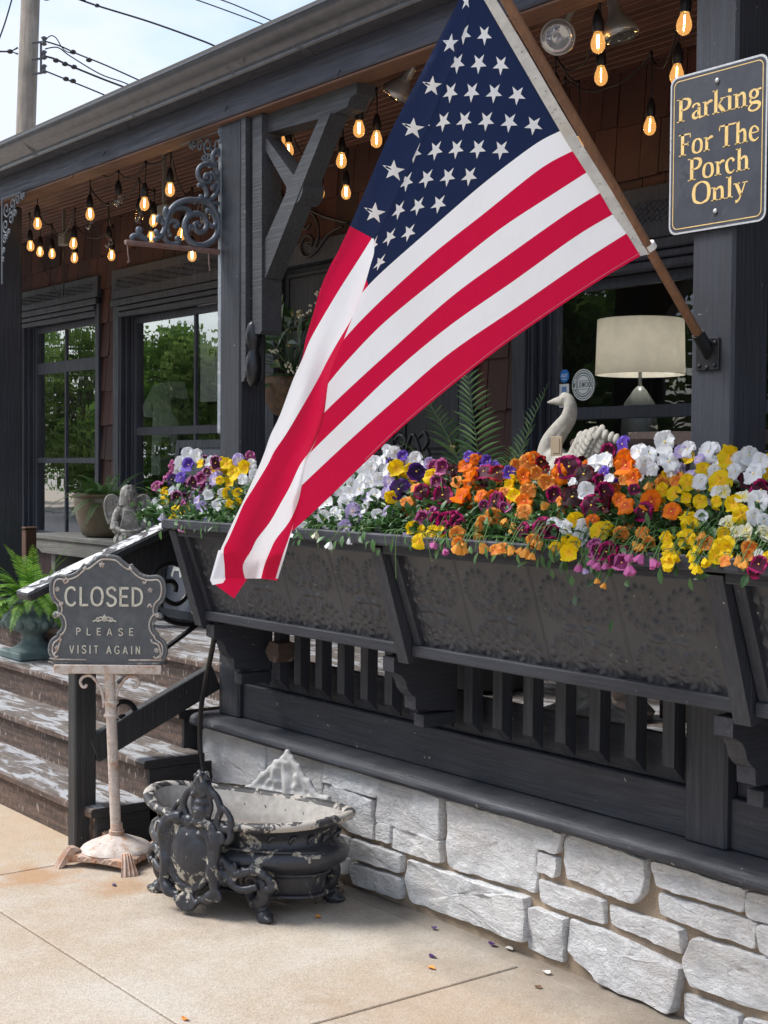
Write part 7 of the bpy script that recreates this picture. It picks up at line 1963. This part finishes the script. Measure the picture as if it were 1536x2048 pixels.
zone('15,435,45,w;75,460,45,v;125,470,55,w;50,510,60,y;130,520,70,p;105,510,45,y;60,590,80,p;20,560,50,l;185,485,45,l;235,500,60,k;195,540,70,y;200,500,50,k;275,515,50,M;325,500,60,o;355,540,70,o;340,460,50,v;362,470,40,o;415,480,55,v;400,520,70,m;455,525,65,r;500,520,50,v;150,600,60,m;125,585,45,a;235,615,80,m;320,620,80,o;385,615,50,o;445,640,80,m;480,665,45,k;400,655,45,k;250,725,80,m;155,705,55,k;195,685,50,k;115,750,50,y;150,755,40,y;190,755,45,y;18,680,45,l;440,700,65,a;490,720,50,A;530,500,55,a;575,480,65,a;600,465,50,o;560,540,65,o;610,525,50,a;650,560,60,a;700,530,75,o;630,480,50,r;740,500,95,m;800,530,85,M;520,560,50,y;575,600,60,a;560,640,65,o;560,680,60,a;630,655,50,A;680,610,60,m;755,570,45,w;810,595,65,w;755,620,90,M;640,745,90,m;865,560,60,m;880,600,70,m;830,655,85,m;905,650,65,M;895,440,60,m;955,410,70,v;845,480,55,w;885,480,70,w;880,525,55,v;905,550,40,w;960,460,60,o;968,495,80,o;998,545,70,o;960,555,40,a;1020,440,65,w;1060,450,65,w;1040,490,65,w;1075,510,50,w;1125,400,85,w;1140,480,80,w;1185,440,50,l;1215,430,60,w;1300,440,85,w;1260,470,45,l;1060,575,50,A;1110,570,55,a;940,635,55,o;965,655,70,o;1070,640,80,o;1040,680,80,m;1150,680,70,o;1000,590,45,m;1115,595,55,y;1165,610,60,y;1215,565,65,y;1210,630,40,y;1265,640,55,y;1265,560,60,w;1275,510,55,y;1225,530,45,l;835,715,55,o;865,760,75,y;765,720,60,y;720,735,50,w;805,770,50,w;735,795,50,y;600,800,40,A;550,835,42,A;595,855,45,A;950,770,60,a;905,800,32,A;1215,700,70,y;1225,740,80,y;1270,700,50,w;1215,790,75,y;1245,865,60,Y;1250,905,60,Y;1355,830,85,y;1270,805,50,A;1385,470,90,y;1345,560,95,y;1360,605,55,c;1450,555,65,M;1480,530,90,w;1430,480,75,w;1460,455,70,w;1505,480,65,w;1510,590,75,m;1435,620,65,c;1500,640,90,w;1400,655,65,y;1430,695,75,y;1380,735,80,c;1360,770,50,y;1460,780,42,c;1465,830,65,a;1500,850,42,w;1500,890,65,m;1430,890,36,A;1530,865,45,y;780,900,50,K;800,915,36,L;860,895,50,K;850,835,60,k;890,840,65,m;850,955,34,A;885,975,36,A;980,910,65,K;205,812,42,K;240,840,38,K;310,835,48,A;1405,520,60,w;1530,485,50,y;75,775,36,L;1320,520,50,w;1330,600,45,w;1410,760,45,c;1170,560,45,a;700,640,40,a;520,620,50,y;505,580,45,y;480,600,40,a;290,560,45,a;210,560,50,k;90,640,50,a;30,620,50,y;1330,640,45,y;1480,700,60,w;1520,720,60,w;1515,760,50,c', 768, 683, 2)
zone('960,1300,65,w;1010,1310,65,w;925,1350,70,w;968,1355,70,v;880,1360,55,k;1025,1350,45,y;1105,1345,70,d;1160,1350,60,y;1220,1330,60,l;1280,1310,50,k;1255,1370,70,y;845,1425,55,k;880,1430,55,p;925,1420,60,v;800,1465,55,k;1030,1425,55,k;990,1445,65,d;1095,1430,60,l;1125,1435,45,y;1205,1420,65,y;1245,1430,55,w;895,1490,55,w;845,1530,55,y;905,1520,60,d;935,1565,55,k;1020,1540,55,l;1065,1510,50,w;1120,1560,65,w;1165,1500,55,y;1180,1560,50,y;1040,1575,60,l;895,1590,60,y;890,1650,65,y;950,1590,50,y;835,1620,60,L;945,1670,60,d;1060,1630,44,L;1105,1660,44,W;1190,1390,55,y;1060,1390,50,d;1290,1350,50,w;1300,1400,50,w;1140,1500,50,w;1220,1500,50,y', 0, 400, 2.56)
zone('1460,420,150,w;1530,330,130,w;1400,560,130,w;1280,680,150,w;1110,680,130,w;1100,830,150,w;1340,760,140,l;1480,640,140,l;1280,900,120,l;1010,780,110,w;910,900,100,w;840,930,110,w;1030,960,100,C;1145,1050,100,W;1315,1010,90,W;1230,800,120,w;1400,300,120,w;1500,500,110,w;1330,520,110,w;1210,560,110,w;1180,760,90,w;1440,880,80,C', 400, 850, 4.389)
HERO += [(770, 915, 28, 'w'), (742, 938, 28, 'w'), (722, 962, 26, 'w'), (760, 958, 28, 'w'), (750, 990, 26, 'w'), (735, 1015, 25, 'w'), (775, 985, 26, 'l'), (790, 905, 24, 'w'), (776, 940, 26, 'w'), (700, 985, 26, 'w'), (690, 1010, 25, 'w'), (715, 1035, 22, 'l'), (755, 1030, 24, 'w')]
CENT = [(350, 'plant of pink, violet and yellow pansies at the left end of the left flower box'), (425, 'plant of lilac and dark pink pansies in the left flower box'), (490, 'plant of yellow and white pansies immediately left of the flag tail'), (580, 'plant of white pansies behind the bottom of the flag'),
        (665, 'plant of white pansies with a few lilac ones just right of the flag tail'), (745, 'plant of white pansies with green leaves at the right end of the left flower box'), (810, 'plant of deep purple and yellow pansies beside the white ones'), (885, 'plant of magenta and pink pansies with yellow ones hanging over the rim'),
        (960, 'plant of orange and magenta pansies under the palm fronds'), (1040, 'plant of apricot and orange pansies left of the swan'), (1125, 'plant of maroon and magenta pansies in front of the swan'), (1205, 'plant with violet top flower, white pansies and magenta ones trailing far over the rim'),
        (1285, 'plant of orange pansies with large leaves below tall white flowers'), (1365, 'plant of yellow pansies trailing over the rim below the right post'), (1445, 'plant of yellow and white pansies right of the trailing yellow one'), (1535, 'plant of white and cream pansies cut off at the right edge of the photo')]
pleaf = m_leaf('pansy_leaf', (.022, .070, .018), (.075, .17, .045), .4, .2)
def yr(x): return 1070 + (x - 360) * .045
def surf(x, y):
    r_ = yr(x); t = (y - 900) / (r_ - 900)
    if t > 1: return 2.775 - .012 * min(1, (t - 1) * 3)
    return lerp(3.08, 2.795, max(-.1, t) ** 1.0 if t > 0 else t)
def pansies():
    rnd = random.Random(11)
    plants = []
    for cx, lb in CENT:
        p = aY(cx, 1000, 2.93); root = thing('pansy_plant', lb, 'pansy plant', (p.x, 2.97, 1.37), 'pansy plants in the flower boxes'); plants.append((p.x, root, MB(), cx))
    fl = list(HERO)
    # fillers between, picking the colour of a near neighbour
    for i in range(170):
        h = rnd.choice(HERO); x = h[0] + rnd.gauss(0, 22); y = h[1] + rnd.gauss(0, 16); r_ = yr(x)
        if y > r_ - 5 or y < 915: continue
        fl.append((x, y, rnd.uniform(18, 27), h[3].lower() if h[3] not in 'M' else h[3], .035))
    for i in range(150):      # behind the front surface and beyond the right edge
        cx = rnd.uniform(330, 1660); y = rnd.uniform(915, 1010); near = min(HERO, key=lambda h: abs(h[0] - cx) + abs(h[1] - y) * .5)
        if near[1] > y + 60: continue
        fl.append((cx, y + 8, rnd.uniform(20, 28), near[3].lower() if near[3] not in 'M' else near[3], .07))
    for i in range(100):       # low blooms along and over the rim
        x = rnd.uniform(330, 1560) if i < 20 else rnd.uniform(830, 1560); y = yr(x) + rnd.uniform(-58, 6 if x < 1150 else 22); near = min(HERO, key=lambda h: abs(h[0] - x) * .6 + abs(h[1] - y))
        if 420 < x < 640: continue
        fl.append((x, y, rnd.uniform(22, 33), near[3] if rnd.random() < .75 else near[3].lower() if near[3] != 'M' else 'M', 0))
    nfl = {}
    for h in fl:
        x, y, d, c = h[:4]; back = h[4] if len(h) > 4 else 0
        Y = surf(x, y) - .028 * (1 if back == 0 else 0) + back + rnd.uniform(-.010, .010); p = aY(x, y, Y); D = (p - CAM).dot(fwd); size = d * D / FOC / 2 * 1.62
        pl = min(plants, key=lambda q: abs(q[0] - p.x)); 
        if nfl.get(pl[3], 0) >= 88: continue
        nfl[pl[3]] = nfl.get(pl[3], 0) + 1
        wilt = c in 'AYKLWC' ; cc = c.lower() if (c in 'AYKLWC') else c
        me = pmesh(cc, rnd.randrange(4), wilt)
        o = bpy.data.objects.new('wilted_flower' if wilt else 'flower', me); COL.objects.link(o); o.parent = pl[1]
        tc_ = (CAM - p).normalized()
        n_ = (tc_ * .75 + Vector((0, -.5, .22)) + Vector((rnd.gauss(0, .42), rnd.gauss(0, .30), rnd.gauss(0, .28)))).normalized()
        if wilt: n_ = Vector((rnd.gauss(0, .35), rnd.gauss(0, .35) - .1, 1)).normalized()
        zax = n_; up = Vector((0, 0, 1)) + Vector((rnd.gauss(0, .25), rnd.gauss(0, .25), 0)); xax = up.cross(zax).normalized(); yax = zax.cross(xax)
        M_ = Matrix((xax, yax, zax)).transposed().to_4x4()
        if wilt: size *= .72
        o.matrix_parent_inverse = Matrix.Identity(4)
        o.matrix_local = Matrix.Translation(p - pl[1].location + (Vector((0, 0, size * .5)) if wilt else Vector())) @ M_ @ Matrix.Diagonal((size, size, size, 1))
        # stem
        q0 = p - n_ * size * .16 if not wilt else p + Vector((0, 0, size * .6)); root_p = Vector((p.x + rnd.uniform(-.03, .03), max(2.86, Y + .06), 1.39 + rnd.uniform(0, .06)))
        mid = lerp(q0, root_p, .5) + Vector((0, -.0, .035))
        pl[2].tube(cat_curve([q0, q0 - n_ * .012 + Vector((0, 0, .004)), mid, root_p], 3), .0011, 4, mi=1)
    # leaves
    for (X, root, mb, cx) in plants:
        for i in range(400):
            x = X + rnd.gauss(0, .075); t = rnd.random(); Y = lerp(2.815, 3.14, rnd.random() ** 1.15)
            hh = 1.375 + lerp(.015, .215, max(0, min(1, (Y - 2.79) / .20))) * rnd.uniform(.10, .86)
            if Y > 3.05: hh -= .03
            p = Vector((x, Y, hh)); d = Vector((rnd.gauss(0, .7), rnd.gauss(-.25, .6), rnd.gauss(.15, .6))).normalized()
            leafblade(mb, p, d, (rnd.gauss(0, .4), rnd.gauss(-.2, .4), 1), rnd.uniform(.026, .050), rnd.uniform(.013, .024), .25, 0, .10)
        # trailing over the rim
        for i in range(22 if cx > 1180 and cx < 1300 else 6):
            x = X + rnd.gauss(0, .06); drop = abs(rnd.gauss(0, .030 if not (1180 < cx < 1320) else .055)); p = Vector((x, 2.776 - rnd.random() * .012, 1.395 - drop))
            d = Vector((rnd.gauss(0, .5), rnd.gauss(-.35, .2), -1 + rnd.gauss(0, .5))).normalized()
            leafblade(mb, p, d, (rnd.gauss(0, .3), -1, .5), rnd.uniform(.022, .045), rnd.uniform(.012, .022), .2, 0, .10)
        for i in range(5):
            x = X + rnd.gauss(0, .07); a = Vector((x, 2.84, 1.40)); b = Vector((x + rnd.gauss(0, .03), 2.775, 1.40)); c = b + Vector((rnd.gauss(0, .01), -.004, -abs(rnd.gauss(0, .035))))
            mb.tube(cat_curve([a, b, c], 4), .0012, 4, mi=1)
        mb.build('foliage', [pleaf, calyx], root, False)
pansies()
